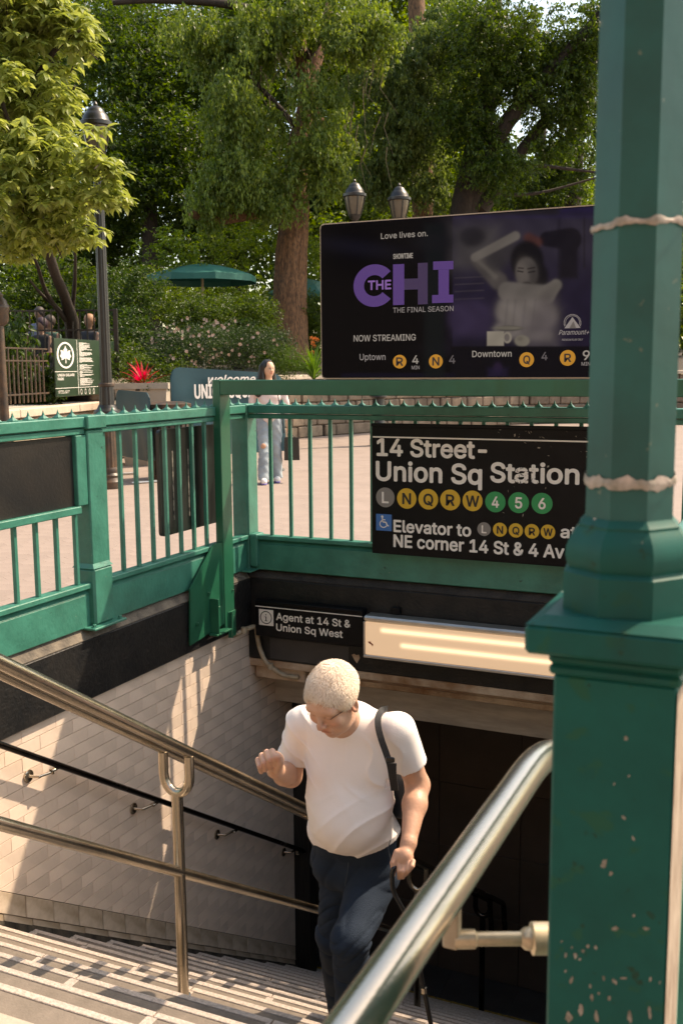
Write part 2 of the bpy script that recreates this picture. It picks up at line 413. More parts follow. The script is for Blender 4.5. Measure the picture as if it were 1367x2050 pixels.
def wtube(pts, radii, seg=20, rough=0.0, freq=8.0, sub=6):
    """a trunk or limb through points with bark ridges cut into it"""
    P = [Vector(p) for p in pts]; n = len(P); Q = []; rr = []
    for i in range(n - 1):
        p0, p1, p2, p3 = P[max(i - 1, 0)], P[i], P[i + 1], P[min(i + 2, n - 1)]
        for k in range(sub):
            t = k / sub; Q.append(.5 * ((2 * p1) + (p2 - p0) * t + (2 * p0 - 5 * p1 + 4 * p2 - p3) * t * t + (3 * p1 - p0 - 3 * p2 + p3) * t ** 3)); rr.append(radii[i] * (1 - t) + radii[i + 1] * t)
    Q.append(P[-1]); rr.append(radii[-1]); mb = MB().tube(Q, rr, seg, True)
    if rough > 0:
        nr = len(Q); out = []
        for i in range(nr):
            for k in range(seg):
                p = Vector(mb.v[i * seg + k]); c = Q[i]; a = 2 * math.pi * k / seg; h = (Q[i] - Q[0]).length
                z = mnoise.noise(Vector((math.cos(a) * freq * rr[0], math.sin(a) * freq * rr[0], h * 1.1))) ; z2 = mnoise.noise(Vector((math.cos(a) * freq * 3 * rr[0], math.sin(a) * freq * 3 * rr[0], h * 3.2)))
                out.append(p + (p - c).normalized() * rough * (1 - 2.2 * abs(z) - .8 * abs(z2)))
        mb.v[:nr * seg] = [tuple(v) for v in out]
    return mb
# ------------------------------------------------------------------ materials
M_green = mat('fence_green_paint', (.034, .190, .140), .38, var=.22, vscale=5, bump=.25, bscale=35, spec=.5, rvar=.12)
specks(M_green, 26, .70, (.015, .07, .05), .05); specks(M_green, 90, .735, (.30, .27, .2), .01); specks(M_green, 3.5, .60, (.030, .15, .11), .2, (1, 1, .25))
M_green2 = mat('frame_green_paint', (.010, .110, .060), .36, var=.16, vscale=3, bump=.1, bscale=20)
specks(M_green2, 80, .74, (.2, .22, .17), .01); specks(M_green2, 5, .60, (.012, .10, .045), .15, (1, 1, .3))
M_black = mat('black_wall_paint', (.010, .011, .012), .45, var=.5, vscale=9, bump=.5, bscale=45, color2=(.020, .019, .018), spec=.3)
M_conc = mat('old_concrete', (.20, .165, .125), .85, color2=(.07, .06, .05), vscale=7, bump=.8, bscale=40)
M_tile = mat('cream_wall_tile', (.75, .61, .50), .38, var=.12, vscale=3, island=.07, bump=.08, bscale=25)
M_tileold = mat('cream_stringer_tile', (.64, .53, .42), .5, color2=(.38, .29, .20), vscale=5, island=.1, bump=.2, bscale=30)
M_grout = mat('dark_grout', (.085, .062, .045), .9)
M_skirt = mat('grimy_skirting', (.10, .085, .065), .8, color2=(.02, .018, .015), vscale=4, stretch=(3, 3, .6), bump=.5)
M_tread = mat('tread_slab', (.205, .168, .136), .8, color2=(.155, .127, .102), vscale=11, bump=.2, bscale=120)
M_nose = mat('abrasive_nosing', (.52, .44, .385), .8, color2=(.36, .30, .255), vscale=70, bump=.4, bscale=160)
M_yellow = mat('worn_yellow_paint', (.50, .30, .03), .7, color2=(.16, .11, .04), vscale=30)
M_steel = mat('brushed_steel', (.56, .49, .40), .24, metal=1.0, var=.15, vscale=4, rvar=.09, stretch=(1, 1, 1), bump=.05, bscale=200)
M_steel2 = mat('polished_steel', (.54, .47, .39), .24, metal=1.0, var=.1, vscale=4, rvar=.07, bump=.03, bscale=160)
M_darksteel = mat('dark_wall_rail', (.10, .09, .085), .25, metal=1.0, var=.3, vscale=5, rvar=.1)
M_sign = mat('black_sign_enamel', (.006, .006, .007), .38, var=.3, vscale=6, bump=.05, spec=.15)
M_signw = mat('sign_white', (.80, .76, .70), .45, var=.06, vscale=30)
M_beam = mat('rusty_cream_beam', (.62, .50, .38), .6, color2=(.24, .12, .05), vscale=2.6, bump=.4)
M_dark = mat('passage_wall', (.11, .08, .06), .5, color2=(.08, .06, .045), vscale=2)
M_darkfloor = mat('passage_floor', (.07, .065, .065), .3, color2=(.045, .042, .04), vscale=4)
M_alu = mat('aluminium', (.52, .50, .47), .35, metal=.8, var=.1)
M_pipe = mat('painted_conduit', (.42, .34, .24), .5, color2=(.27, .2, .12), vscale=15)
M_plaza = mat('plaza_paver', (.275, .218, .190), .85, var=.07, vscale=2.5, island=.045, bump=.15, bscale=90)
specks(M_plaza, 30, .70, (.16, .125, .105), .03)
M_joint = mat('plaza_joint', (.235, .185, .16), .95, var=.1)
M_blackmetal = mat('black_iron', (.012, .011, .010), .38, var=.3, vscale=6, spec=.6)
M_blackmetal2 = mat('worn_black_iron', (.028, .022, .018), .45, color2=(.10, .055, .03), vscale=7)
M_teal = mat('teal_banner_cloth', (.002, .048, .066), .55, var=.15, vscale=2, bump=.15, bscale=6)
M_stone = mat('brown_stone', (.20, .15, .11), .9, var=.3, vscale=5, island=.2, bump=.8, bscale=18)
M_lime = mat('pale_limestone', (.55, .46, .36), .85, var=.1, vscale=5, bump=.4, bscale=30)
M_beige = mat('beige_block', (.42, .33, .235), .85, var=.15, vscale=6, island=.1, bump=.5, bscale=25)
M_soil = mat('dark_soil', (.045, .032, .022), .95, var=.4, bump=.8)
M_white = mat('white_paint', (.78, .74, .70), .6)

# ------------------------------------------------------------------ ground, stairwell, walls
XL, YB = -3.56, 6.24
XR = -0.18
g = MB()
for a, b in (((-90, -60, -.25), (90, .9, -.004)), ((-90, .9, -.25), (-3.70, 120, -.004)), ((-.05, .9, -.25), (90, 120, -.004)), ((-3.70, 6.40, -.25), (-.05, 120, -.004))):
    g.box(a, b)
ground = tag(g.build('ground', M_joint, org=(0, 0, 0)), kind='structure')
lnd = tag(part('stair_landing', mat('landing_concrete', (.42, .36, .29), .85, var=.1, bump=.3), None, (-3.56, .9, -.30), (-.26, 1.712, 0)), kind='structure')

# hexagonal asphalt pavers
def hexpaver():
    r0, r1 = .108, .1078; v = [(r0 * math.cos(R(60 * k + 30)), r0 * math.sin(R(60 * k + 30)), -.006) for k in range(6)]
    v += [(r1 * math.cos(R(60 * k + 30)), r1 * math.sin(R(60 * k + 30)), 0) for k in range(6)]
    return np.array(v), [(6, 7, 8, 9, 10, 11)] + [(k, (k + 1) % 6, (k + 1) % 6 + 6, k + 6) for k in range(6)]
hv, hf = hexpaver(); hexme = rawmesh('paver', hv, hf); hexme.materials.append(M_plaza)
cen = []
sx = .108 * math.sqrt(3) + .0008; sy = .108 * 1.5 + .0007
for j in range(0, 150):
    for i in range(-85, 22):
        x = i * sx + (sx / 2 if j % 2 else 0); y = 2.2 + j * sy
        if -3.72 - .1 < x < -.05 + .1 and y < 6.42 + .1: continue
        q = CR.T @ (np.array([x, y, 0]) - CAM)
        if q[2] > -.5: continue
        px = 683.5 + FPX * q[0] / -q[2]; py = 1025 - FPX * q[1] / -q[2]
        if -60 < px < 1430 and py < 2100: cen.append((-q[2], x, y, px, py))
cen.sort(); near = [c for c in cen if 0 <= c[3] <= 1367 and 850 < c[4] < 1250 and (c[3] < 740 or c[3] > 1345)][:300]; nset = {(c[1], c[2]) for c in near}
for c in near: link('paver', hexme, None, ground, (c[1], c[2], rng.normal(0, .0001)))
rest = np.array([(c[1], c[2]) for c in cen if (c[1], c[2]) not in nset])
hf3 = np.array([(6, 7, 8), (6, 8, 9), (6, 9, 10), (6, 10, 11)]); hf4 = np.array([(k, (k + 1) % 6, (k + 1) % 6 + 6, k + 6) for k in range(6)])
tri = np.concatenate([hf3] + [np.array([(a, b, c), (a, c, d)]) for a, b, c, d in hf4])
V = hv[None] + np.concatenate([rest, rng.normal(0, 0.0001, (len(rest), 1))], 1)[:, None, :]
tag(link('paving', rawmesh('paving', V.reshape(-1, 3), (tri[None] + (np.arange(len(rest)) * 12)[:, None, None]).reshape(-1, 3)), M_plaza, ground), kind='stuff')

# staircase
NY, NZ, Y0 = .31, .199, 1.73
st = empty('staircase', (-1.9, 1.73, 0), 'stone stairs with pale rough nosings leading down into the station', 'stairs')
NS = 19
def tread_end(k): return -3.56 if Y0 + NY * k < 6.9 else -4.3
for k in range(1, NS + 1):
    y0, y1, z = Y0 + NY * (k - 1), Y0 + NY * k, -NZ * k; xl = tread_end(k)
    stp = MB().box((xl, y0 - .02, z - .26), (-.24, y1 - .055, z - .004)).build('step', M_joint if k == 0 else M_grout, st)
    off = (.35 if k % 2 else .9); xs = [xl + .004]
    x = xl + off
    while x < -.5: xs.append(x); x += 1.02 + .05 * math.sin(k * 7 + x)
    xs.append(-.245)
    for a, b in zip(xs[:-1], xs[1:]):
        MB().box((a + .006, y0 - .015, z - .05), (b - .006, y1 - .027, z), .002).build('slab', M_tread, stp)
        MB().box((a + .003, y1 - .025, z - .055), (b - .003, y1, z + .002), .002).build('nosing', M_yellow if k == NS else M_nose, stp)
        # pale joint strip between slabs
        if a > xl + .1: MB().box((a - .0055 - .012, y0 - .012, z - .03), (a + .0055 + .012, y1 - .0275, z + .0012)).build('joint_strip', M_nose, stp)
    MB().box((xl, y1 - .040, z - .26), (-.24, y1 - .012, z - .056)).build('riser', mat('riser_stone', (.27, .225, .17), .85, color2=(.12, .1, .08), vscale=6), stp)
    # pale end strip where the tread meets the wall
    MB().box((xl + .0, y0, z - .02), (xl + .045, y1 - .028, z + .0035)).build('end_strip', M_nose, stp)

# left stairwell wall
lw = empty('stairwell_wall', (XL, 5, -1), 'cream tiled stairwell wall with black painted top below the green railing', 'tiled wall')
MB().box((XL - .30, .9, -4.3), (XL - .012, 6.95, -.2)).build('wall_backing', M_grout, lw)
MB().box((XL - .30, .9, -.295), (XL + .03, 6.215, .045), .008).build('black_curb', M_black, lw)
# worn concrete ledge
MB().prism([(XL - .30, .046), (XL - .3, .098), (XL - .01, .098), (XL + .028, .05), (XL + .028, .046)], .9, 6.2, axis=1).build('concrete_ledge', M_conc, lw)
def sl_top(y): return -1.071 - .645 * (y - 3.673)
def clip(poly, f):
    out = []
    for i in range(len(poly)):
        a, b = poly[i], poly[(i + 1) % len(poly)]; fa, fb = f(a), f(b)
        if fa >= 0: out.append(a)
        if (fa >= 0) != (fb >= 0): t = fa / (fa - fb); out.append((a[0] + t * (b[0] - a[0]), a[1] + t * (b[1] - a[1])))
    return out
def polytile(poly, x, th, bev, jit=0.0):
    c = np.mean(poly, axis=0); v = []; n = len(poly)
    for (y, z) in poly: v.append((x, y, z))
    for (y, z) in poly: v.append((x + th - bev + jit, y, z))
    for (y, z) in poly:
        d = np.array([y - c[0], z - c[1]]); L = np.linalg.norm(d) + 1e-9; q = c + d * max(0, (L - bev * 1.4) / L); v.append((x + th + jit, q[0], q[1]))
    F = [tuple(range(2 * n, 3 * n))]
    for i in range(n):
        j = (i + 1) % n; F += [(i, j, n + j, n + i), (n + i, n + j, 2 * n + j, 2 * n + i)]
    return v, F
TH, TW = .0765, .262; tiles = []
row = 0; z = -.297
while z > -3.2:
    y = 1.0 + (TW / 2 if row % 2 else 0) + .02 * math.sin(row * 3)
    while y < 6.88:
        a, b = y, min(y + TW, 6.875)
        P = clip([(a + .0009, z - TH + .0018), (b - .0009, z - TH + .0018), (b - .0009, z - .0018), (a + .0009, z - .0018)], lambda p: p[1] - sl_top(p[0]) - .004)
        if len(P) >= 3 and b - a > .02: tiles.append(P)
        y += TW
    z -= TH; row += 1
def vis(P):
    c = np.mean(P, axis=0); q = CR.T @ (np.array([XL, c[0], c[1]]) - CAM); px = 683.5 + FPX * q[0] / -q[2]; py = 1025 - FPX * q[1] / -q[2]
    return (0 if (-20 < px < 600 and py < 2060) else 50) - q[2]
tiles.sort(key=lambda P: -(-vis(P)))
allv = MB()
for i, P in enumerate(tiles):
    v, F = polytile(P, XL - .012, .012, .0012, rng.normal(0, .0004))
    if i < 300: m_ = MB().add(v, F).build('tile', M_tile, lw)
    else: allv.add(v, F)
if allv.v: tag(allv.build('tiling', M_tile, lw), kind='stuff')
y = 2.0
while y < 6.8:   # large tiles following the slope of the stairs
    b = min(y + .205, 6.87); g0, g1 = y + .002, b - .002
    P = [(g0, sl_top(g0) - .118), (g1, sl_top(g1) - .118), (g1, sl_top(g1)), (g0, sl_top(g0))]
    v, F = polytile(P, XL - .012, .016, .003, rng.normal(0, .001)); MB().add(v, F).build('stringer_tile', M_tileold, lw)
    y += .205
y = 2.0
while y < 6.8:
    b = min(y + .205, 6.87); g0, g1 = y + .05, b + .05; g1 = min(g1, 6.87)
    P = [(g0 + .002, sl_top(g0) - .158), (g1 - .002, sl_top(g1) - .158), (g1 - .002, sl_top(g1) - .121), (g0 + .002, sl_top(g0) - .121)]
    v, F = polytile(P, XL - .012, .010, .002); MB().add(v, F).build('border_tile', M_tileold, lw)
    y += .205
yy = [1.5, 6.9]; P = [(yy[0], sl_top(yy[0]) - .6), (yy[1], sl_top(yy[1]) - .6), (yy[1], sl_top(yy[1]) - .160), (yy[0], sl_top(yy[0]) - .160)]
v, F = polytile(P, XL - .011, .016, .001); MB().add(v, F).build('skirting', M_skirt, lw)

# right stairwell wall (seen only from beside the photograph's place)
rw = empty('stairwell_wall', (-.2, 4, -1), 'stairwell wall behind the slender green lamp column', 'tiled wall')
MB().box((-.24, 1.15, -4.3), (.02, 6.21, -.30)).build('wall_backing', M_tile, rw)
MB().box((-.255, 1.15, -.298), (.02, 6.21, .045), .008).build('black_curb', M_black, rw)
MB().box((-.25, 1.15, .047), (.02, 6.21, .098), .01).build('concrete_ledge', M_conc, rw)

# header wall over the passage mouth
hd = empty('header_wall', (-1.9, 6.24, -.2), 'black painted header wall over the passage below the back railing', 'header wall')
MB().box((XL - .29, YB - .02, -.545), (.02, 6.62, .045), .008).build('black_header', M_black, hd)
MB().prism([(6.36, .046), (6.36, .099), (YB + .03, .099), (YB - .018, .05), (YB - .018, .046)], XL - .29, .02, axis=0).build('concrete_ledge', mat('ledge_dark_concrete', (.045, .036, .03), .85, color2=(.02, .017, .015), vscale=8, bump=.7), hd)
MB().box((XL, YB - .012, -.60), (.0, 6.40, -.547), .004).build('soffit_beam', M_beam, hd)
MB().box((XL, YB + .10, -.655), (.0, 6.60, -.603), .006).build('soffit_beam', mat('rusty_beam_dark', (.40, .31, .22), .6, color2=(.20, .09, .04), vscale=3), hd)
MB().box((XL, YB + .16, -.715), (.0, 6.70, -.657), .006).build('soffit_beam', M_beam, hd)
MB().box((XL, YB + .36, -.98), (.0, 6.98, -.72), .004).build('lintel', mat('grey_lintel', (.42, .37, .31), .6, var=.2, vscale=3, stretch=(1, 1, 6)), hd)
MB().box((XL + .02, YB + .03, -.70), (XL + .42, YB + .27, -.605), .008).build('junction_box', M_beam, hd)
jm = MB().box((XL - .02, 6.885, -4.3), (XL + .13, 7.0, -.982), .004).build('jamb', mat('dark_jamb', (.022, .019, .016), .5, var=.5, vscale=8, stretch=(8, 8, .5)), hd)

# passage beyond
pg = empty('passage', (-2, 8.1, -3.7), 'dark passage at the foot of the station stairs', 'passage')
MB().box((-5.2, 7.62, -4.1), (.3, 9.2, -3.784)).build('floor', M_darkfloor, pg)
for i in range(8):
    MB().box((-5.0 + .6 * i + .003, 7.625, -3.785), (-4.4 + .6 * i - .003, 8.04, -3.78), .001).build('floor_slab', M_darkfloor, pg)
MB().box((-5.2, 8.05, -4.1), (.3, 8.25, -.6)).build('back_wall', M_dark, pg)
for i in range(7):
    for j in range(5):
        MB().box((-4.9 + .72 * i + .003, 8.035, -3.78 + .58 * j + .003), (-4.18 + .72 * i - .003, 8.05, -3.2 + .58 * j - .003), .003).build('wall_panel', M_dark, pg)
MB().box((-5.3, 6.9, -4.1), (-5.15, 8.2, -.6)).build('side_wall', M_dark, pg)
MB().box((.02, 6.2, -4.1), (.15, 8.2, -.2)).build('side_wall', M_dark, pg)
MB().box((-5.2, 6.95, -.99), (.1, 8.2, -.6)).build('ceiling', M_dark, pg)
MB().box((-5.2, 6.93, -4.1), (-3.86, 7.0, -.6)).build('return_wall', M_dark, pg)

# ------------------------------------------------------------------ green railings
def bmesh_spike():
    mb = MB(); b = .021
    mb.box((-b, -b, 0), (b, b, .007), .002)
    v = [(-.017, -.017, .007), (.017, -.017, .007), (.017, .017, .007), (-.017, .017, .007), (-.006, -.006, .020), (.006, -.006, .020), (.006, .006, .020), (-.006, .006, .020), (0, 0, .048)]
    mb.add(v, [(0, 1, 5, 4), (1, 2, 6, 5), (2, 3, 7, 6), (3, 0, 4, 7), (4, 5, 8), (5, 6, 8), (6, 7, 8), (7, 4, 8)])
    me = mb.mesh('spike'); me.materials.append(M_green); return me
SPK = bmesh_spike()
def bolt_mesh(m=M_green):
    mb = MB().lathe((0, 0, 0), [(.018, 0), (.018, .003), (.011, .003)], 12).lathe((0, 0, .003), [(.011, 0), (.011, .012), (.009, .014)], 6)
    me = mb.mesh('bolt'); me.materials.append(m); return me
BOLT = bolt_mesh()
class Rail:
    """a railing run: u along, v towards the stairs, w up"""
    def __init__(s, name, O, U, V, label, m=M_green):
        s.O = np.array(O, float); s.U = np.array(U, float); s.V = np.array(V, float); s.m = m
        s.t = empty(name, O, label, 'railing'); s.cache = {}
    def P(s, u, v, w): return s.O + s.U * u + s.V * v + np.array([0, 0, w])
    def box(s, name, a, b, bev=.003, m=None, parent=None):
        key = (name,) + tuple(round(b[i] - a[i], 5) for i in range(3)); c = [(a[i] + b[i]) / 2 for i in range(3)]
        if key not in s.cache:
            mb = MB().box([-(b[i] - a[i]) / 2 for i in range(3)], [(b[i] - a[i]) / 2 for i in range(3)], bev)
            mb.v = [tuple(s.U * v[0] + s.V * v[1] + np.array([0, 0, v[2]])) for v in mb.v]
            me = mb.mesh(name); me.materials.append(m or s.m); s.cache[key] = me
        return link(name, s.cache[key], None, parent or s.t, s.P(*c))
    def post(s, u, wid=.14):
        h = wid / 2
        p = s.box('post', (u - h, -.115, .44), (u + h, .0, 1.19), .006)
        s.box('pedestal', (u - h - .016, -.13, .112), (u + h + .016, .018, .43), .012)
        mb = MB(); a, b = h + .016, h
        v = [(u - a, -.13, .43), (u + a, -.13, .43), (u + a, .018, .43), (u - a, .018, .43), (u - b, -.115, .455), (u + b, -.115, .455), (u + b, 0, .455), (u - b, 0, .455)]
        mb.add([s.P(*q) for q in v], [(0, 1, 5, 4), (1, 2, 6, 5), (2, 3, 7, 6), (3, 0, 4, 7)]).build('pedestal_cap', s.m, s.t)
        fp = s.box('foot_plate', (u - h - .075, -.15, .099), (u + h + .075, .055, .112), .003)
        for d in (-1, 1): link('bolt', BOLT, None, fp, s.P(u + d * (h + .045), .03, .112))
        s.box('post_head', (u - h - .012, -.125, 1.195), (u + h + .012, .016, 1.268), .006)
    def run(s, u0, u1, sp=None, pick=(), signw=None):
        s.box('top_rail', (u0, -.112, 1.205), (u1, -.004, 1.262), .005)
        s.box('lower_lip', (u0, -.09, 1.168), (u1, -.018, 1.1995), .004)
        s.box('bar_shelf', (u0, -.078, .322), (u1, -.004, .352), .004)
        s.box('base_panel', (u0, -.07, .104), (u1, -.02, .292), .006)
        q = [(-.07, .292), (-.02, .292), (-.045, .318), (-.062, .318)]
        mb = MB(); v = [s.P(uu, a, b) for uu in (u0, u1) for (a, b) in q]
        mb.add(v, [(0, 1, 2, 3), (7, 6, 5, 4), (0, 4, 5, 1), (1, 5, 6, 2), (2, 6, 7, 3), (3, 7, 4, 0)]).build('base_bevel', s.m, s.t)
        for u in pick: s.box('picket', (u - .0115, -.056, .352), (u + .0115, -.033, 1.168), .002)
        if sp:
            u = u0 + sp / 2
            while u < u1: link('spike', SPK, None, s.t, s.P(u, -.058, 1.262)); u += sp
# left railing, u = +Y
LR = Rail('railing', (-3.53, 0, 0), (0, 1, 0), (1, 0, 0), 'sunlit green iron railing with spiked top along the left of the stairs')
LR.post(4.54); LR.post(3.05)
LR.run(4.61, 6.2, .109, [4.655 + .1515 * i for i in range(10)])
LR.run(3.12, 4.47, .113, [])
for u in (3.145, 3.30, 3.455, 3.61, 3.765, 3.918, 4.075, 4.232, 4.388): LR.box('picket', (u - .0115, -.056, .352), (u + .0115, -.033, .745), .002)
LR.box('sign_shelf', (3.12, -.09, .745), (4.40, .0, .785), .004)
LR.box('sign_frame', (4.385, -.085, .785), (4.47, -.01, 1.165), .004)
LR.run(1.2, 2.98, .113, [1.27 + .1515 * i for i in range(12)])
LR.box('corner_post', (6.20, -.13, .10), (6.34, .0, 1.268), .008)
LR.box('foot_plate', (6.12, -.15, .099), (6.38, .05, .112), .003)
# back railing, u = +X from the corner
BR = Rail('railing', (0, YB - .03, 0), (1, 0, 0), (0, -1, 0), 'shaded green iron railing with spiked top across the back of the stairs')
BR.run(-3.53, -.16, .0985, [-3.375 + .1522 * i for i in range(21)])
BR.box('corner_block', (-3.525, -.10, .13), (-3.47, .012, .36), .006)
# right railing, u = +Y
RR = Rail('railing', (-.19, 0, 0), (0, 1, 0), (-1, 0, 0), 'green iron railing running back beyond the slender lamp column')
RR.run(1.10, 6.2, .109, [1.2 + .1515 * i for i in range(33)])
RR.post(3.6); RR.box('corner_post', (6.14, -.13, .10), (6.30, .0, 1.268), .008)

# black sign panel on the left railing
s1 = MB().box((-3.585, 3.12, .787), (-3.565, 4.384, 1.163), .002)
o = s1.build('blank_signboard', mat('faded_black_poster', (.022, .019, .017), .35, color2=(.011, .011, .012), vscale=3, bump=.15), None)
tag(o, 'blank weathered black panel set in the left railing left of its stout post', 'sign panel')
rs = empty('sign_board', (-3.64, 5.55, .85), 'black sign seen from behind the pickets of the left railing', 'sign board')
mb = MB(); pl = []
y0_, y1_, z0_, z1_, rr_ = 5.30, 6.02, .47, 1.14, .03
for cx, cz, a0 in ((y1_ - rr_, z1_ - rr_, 0), (y0_ + rr_, z1_ - rr_, 90), (y0_ + rr_, z0_ + rr_, 180), (y1_ - rr_, z0_ + rr_, 270)):
    for k in range(6): a = R(a0 + 18 * k); pl.append((cx + rr_ * math.cos(a), cz + rr_ * math.sin(a)))
mb.prism(pl, -3.665, -3.642, axis=0).build('board', mat('board_back', (.010, .016, .014), .3, var=.4, vscale=7), rs)
for yy_ in (5.44, 5.62, 5.83): MB().box((-3.642, yy_ - .006 , .56), (-3.639, yy_ + .008, 1.0), .001).build('glue_streak', mat('glue_streak', (.35, .32, .27), .8, color2=(.02, .02, .02), vscale=14), rs)

# ------------------------------------------------------------------ slender lamp column, near right
cx, cy = -.1605, 1.058
lc = empty('lamp_column', (cx, cy, 0), 'slender green octagonal lamp column on a square base, chipped and taped, nearest the viewer', 'lamp column')
def chipmat(name, z0, z1, thr):
    m = mat(name, (.002, .085, .066), .5, spec=.2, var=.16, vscale=9, bump=.12, bscale=14, rvar=.08); n = m.node_tree.nodes; l = m.node_tree.links; p = n['Principled BSDF']
    src = p.inputs['Base Color'].links[0].from_socket; tc = n.new('ShaderNodeTexCoord')
    nz = n.new('ShaderNodeTexNoise'); nz.inputs['Scale'].default_value = 52; nz.inputs['Detail'].default_value = 3; mp = n.new('ShaderNodeMapping'); mp.inputs['Scale'].default_value = (1, 1, .45)
    l.new(tc.outputs['Object'], mp.inputs[0]); l.new(mp.outputs[0], nz.inputs['Vector'])
    sp = n.new('ShaderNodeSeparateXYZ'); l.new(tc.outputs['Object'], sp.inputs[0])
    mr = n.new('ShaderNodeMapRange'); mr.inputs[1].default_value = z0; mr.inputs[2].default_value = z1; mr.inputs[3].default_value = thr[0]; mr.inputs[4].default_value = thr[1]
    l.new(sp.outputs[2], mr.inputs[0]); gt = n.new('ShaderNodeMath'); gt.operation = 'GREATER_THAN'; l.new(nz.outputs[0], gt.inputs[0]); l.new(mr.outputs[0], gt.inputs[1])
    mx = n.new('ShaderNodeMix'); mx.data_type = 'RGBA'; l.new(gt.outputs[0], mx.inputs[0]); l.new(src, mx.inputs[6]); mx.inputs[7].default_value = (.42, .36, .28, 1)
    # darker touched-up blots
    n2 = n.new('ShaderNodeTexNoise'); n2.inputs['Scale'].default_value = 38; n2.inputs['Detail'].default_value = 2; l.new(tc.outputs['Object'], n2.inputs['Vector'])
    g2 = n.new('ShaderNodeMapRange'); g2.inputs[1].default_value = .62; g2.inputs[2].default_value = .68; l.new(n2.outputs[0], g2.inputs[0])
    m2 = n.new('ShaderNodeMix'); m2.data_type = 'RGBA'; l.new(g2.outputs[0], m2.inputs[0]); l.new(mx.outputs[2], m2.inputs[6]); m2.inputs[7].default_value = (.010, .085, .05, 1)
    l.new(m2.outputs[2], p.inputs['Base Color']); return m
M_col = chipmat('column_green_paint', -.55, .55, (.62, .80)); specks(M_col, 6, .56, (.007, .058, .046), .16, (1, 1, .35)); specks(M_col, 45, .67, (.012, .05, .03), .04)
MB().box((-.2205, .9985, .10), (-.1005, 1.1185, 1.2115), .003).build('base_box', M_col, lc)
MB().box((-.2245, .9945, 1.2115), (-.0965, 1.1225, 1.222), .003).build('neck_moulding', M_col, lc)
mb = MB(); a, b = .064, .083
for (h0, h1, z0, z1) in ((.0645, .0645, 1.222, 1.234), (.0845, .0845, 1.236, 1.266)):
    mb.box((cx - h0, cy - h0, z0), (cx + h0, cy + h0, z1), .004)
c0, c1 = .0835, .068
mb.add([(cx - c0, cy - c0, 1.266), (cx + c0, cy - c0, 1.266), (cx + c0, cy + c0, 1.266), (cx - c0, cy + c0, 1.266), (cx - c1, cy - c1, 1.274), (cx + c1, cy - c1, 1.274), (cx + c1, cy + c1, 1.274), (cx - c1, cy + c1, 1.274)],
       [(0, 1, 5, 4), (1, 2, 6, 5), (2, 3, 7, 6), (3, 0, 4, 7), (4, 5, 6, 7)])
mb.build('cap_slab', M_col, lc)
K8 = 1 / math.cos(R(22.5))
prof = [(.0615 * K8, 1.272), (.0615 * K8, 1.3125), (.059 * K8, 1.3145), (.0565 * K8, 1.317), (.059 * K8, 1.322), (.0605 * K8, 1.329), (.0600 * K8, 1.338), (.0565 * K8, 1.347), (.0515 * K8, 1.354), (.0485 * K8, 1.358), (.0485 * K8, 1.361), (.0455 * K8, 1.364), (.0425 * K8, 1.368)]
MB().lathe((cx, cy, 0), prof, 8, rot=R(22.5 + 8)).build('moulded_foot', M_col, lc, smooth=24)
M_shaft = mat('shaft_green_paint', (.008, .092, .078), .42, spec=.4, var=.22, vscale=7, bump=.15, bscale=12, rvar=.1)
specks(M_shaft, 5, .56, (.022, .085, .065), .15, (1, 1, .3)); specks(M_shaft, 60, .69, (.10, .14, .10), .03)
MB().lathe((cx, cy, 0), [(.0420 * K8, 1.366), (.0405 * K8, 2.0), (.039 * K8, 3.0)], 8, rot=R(22.5 + 8)).build('shaft', M_shaft, lc)
gl = MB().lathe((cx, cy, 0), [(.05, 3.0), (.09, 3.03), (.09, 3.05), (.17, 3.1), (.2, 3.22), (.17, 3.36), (.08, 3.43), (.01, 3.44)], 20).build('globe', mat('milky_globe', (.75, .75, .70), .3), lc, smooth=40)
# torn tape wound round the shaft
def tape(zc, hgt, amp, seedv, name='torn_tape'):
    mb = MB(); n = 64; rg = random.Random(seedv); ph = [rg.uniform(0, 6) for _ in range(6)]; rad = .0432
    for k in range(n + 1):
        t = k / n * 2 * math.pi; dz = amp * (math.sin(t * 2 + ph[0]) + .6 * math.sin(5 * t + ph[1])); e1 = .35 * hgt * (math.sin(9 * t + ph[2]) * .5 + rg.uniform(-.5, .5)); e0 = .3 * hgt * (math.sin(7 * t + ph[3]) * .5 + rg.uniform(-.5, .5))
        a8 = (t - R(22.5 + 8)) % R(45); r8 = rad * math.cos(R(22.5)) / math.cos(a8 - R(22.5)) * K8 + .0004
        for zz, rr in ((zc - hgt / 2 + dz + e0, r8), (zc + dz, r8 + .0012), (zc + hgt / 2 + dz + e1, r8)):
            mb.v.append((cx + rr * math.cos(t), cy + rr * math.sin(t), zz))
    for k in range(n):
        for j in (0, 1): mb.f.append((k * 3 + j, k * 3 + 3 + j, k * 3 + 4 + j, k * 3 + 1 + j))
    return mb.build(name, mat('torn_tape', (.52, .43, .36), .6, color2=(.22, .20, .15), vscale=40, bump=.4), lc, smooth=60)
tape(1.405, .011, .0008, 3); tape(1.652, .0065, .0016, 5)
CH = [(670,248,22,20),(690,485,12,10),(597,537,10,12),(655,750,20,18),(717,880,12,22),(530,1040,32,40),(575,1105,20,20),(720,1368,14,12),(605,1450,38,18),(800,1450,33,14),(265,1532,10,10),(350,1620,19,30),(400,1590,18,14),(430,1563,16,16),(480,1570,14,16),(380,1645,12,12),(290,1620,11,24),(290,1720,12,14),(325,1775,18,28),(530,1765,13,24),(600,1785,26,26),(655,1765,40,9),(445,1815,14,20),(455,1885,16,30),(565,1890,16,18),(825,1770,11,20),(310,2010,38,50),(385,1960,24,50),(485,2010,20,50),(695,2010,24,55),(820,1980,18,50),(885,1790,9,14),(330,1570,10,14),(500,1860,14,10),(430,2090,24,40),(600,2100,20,40)]
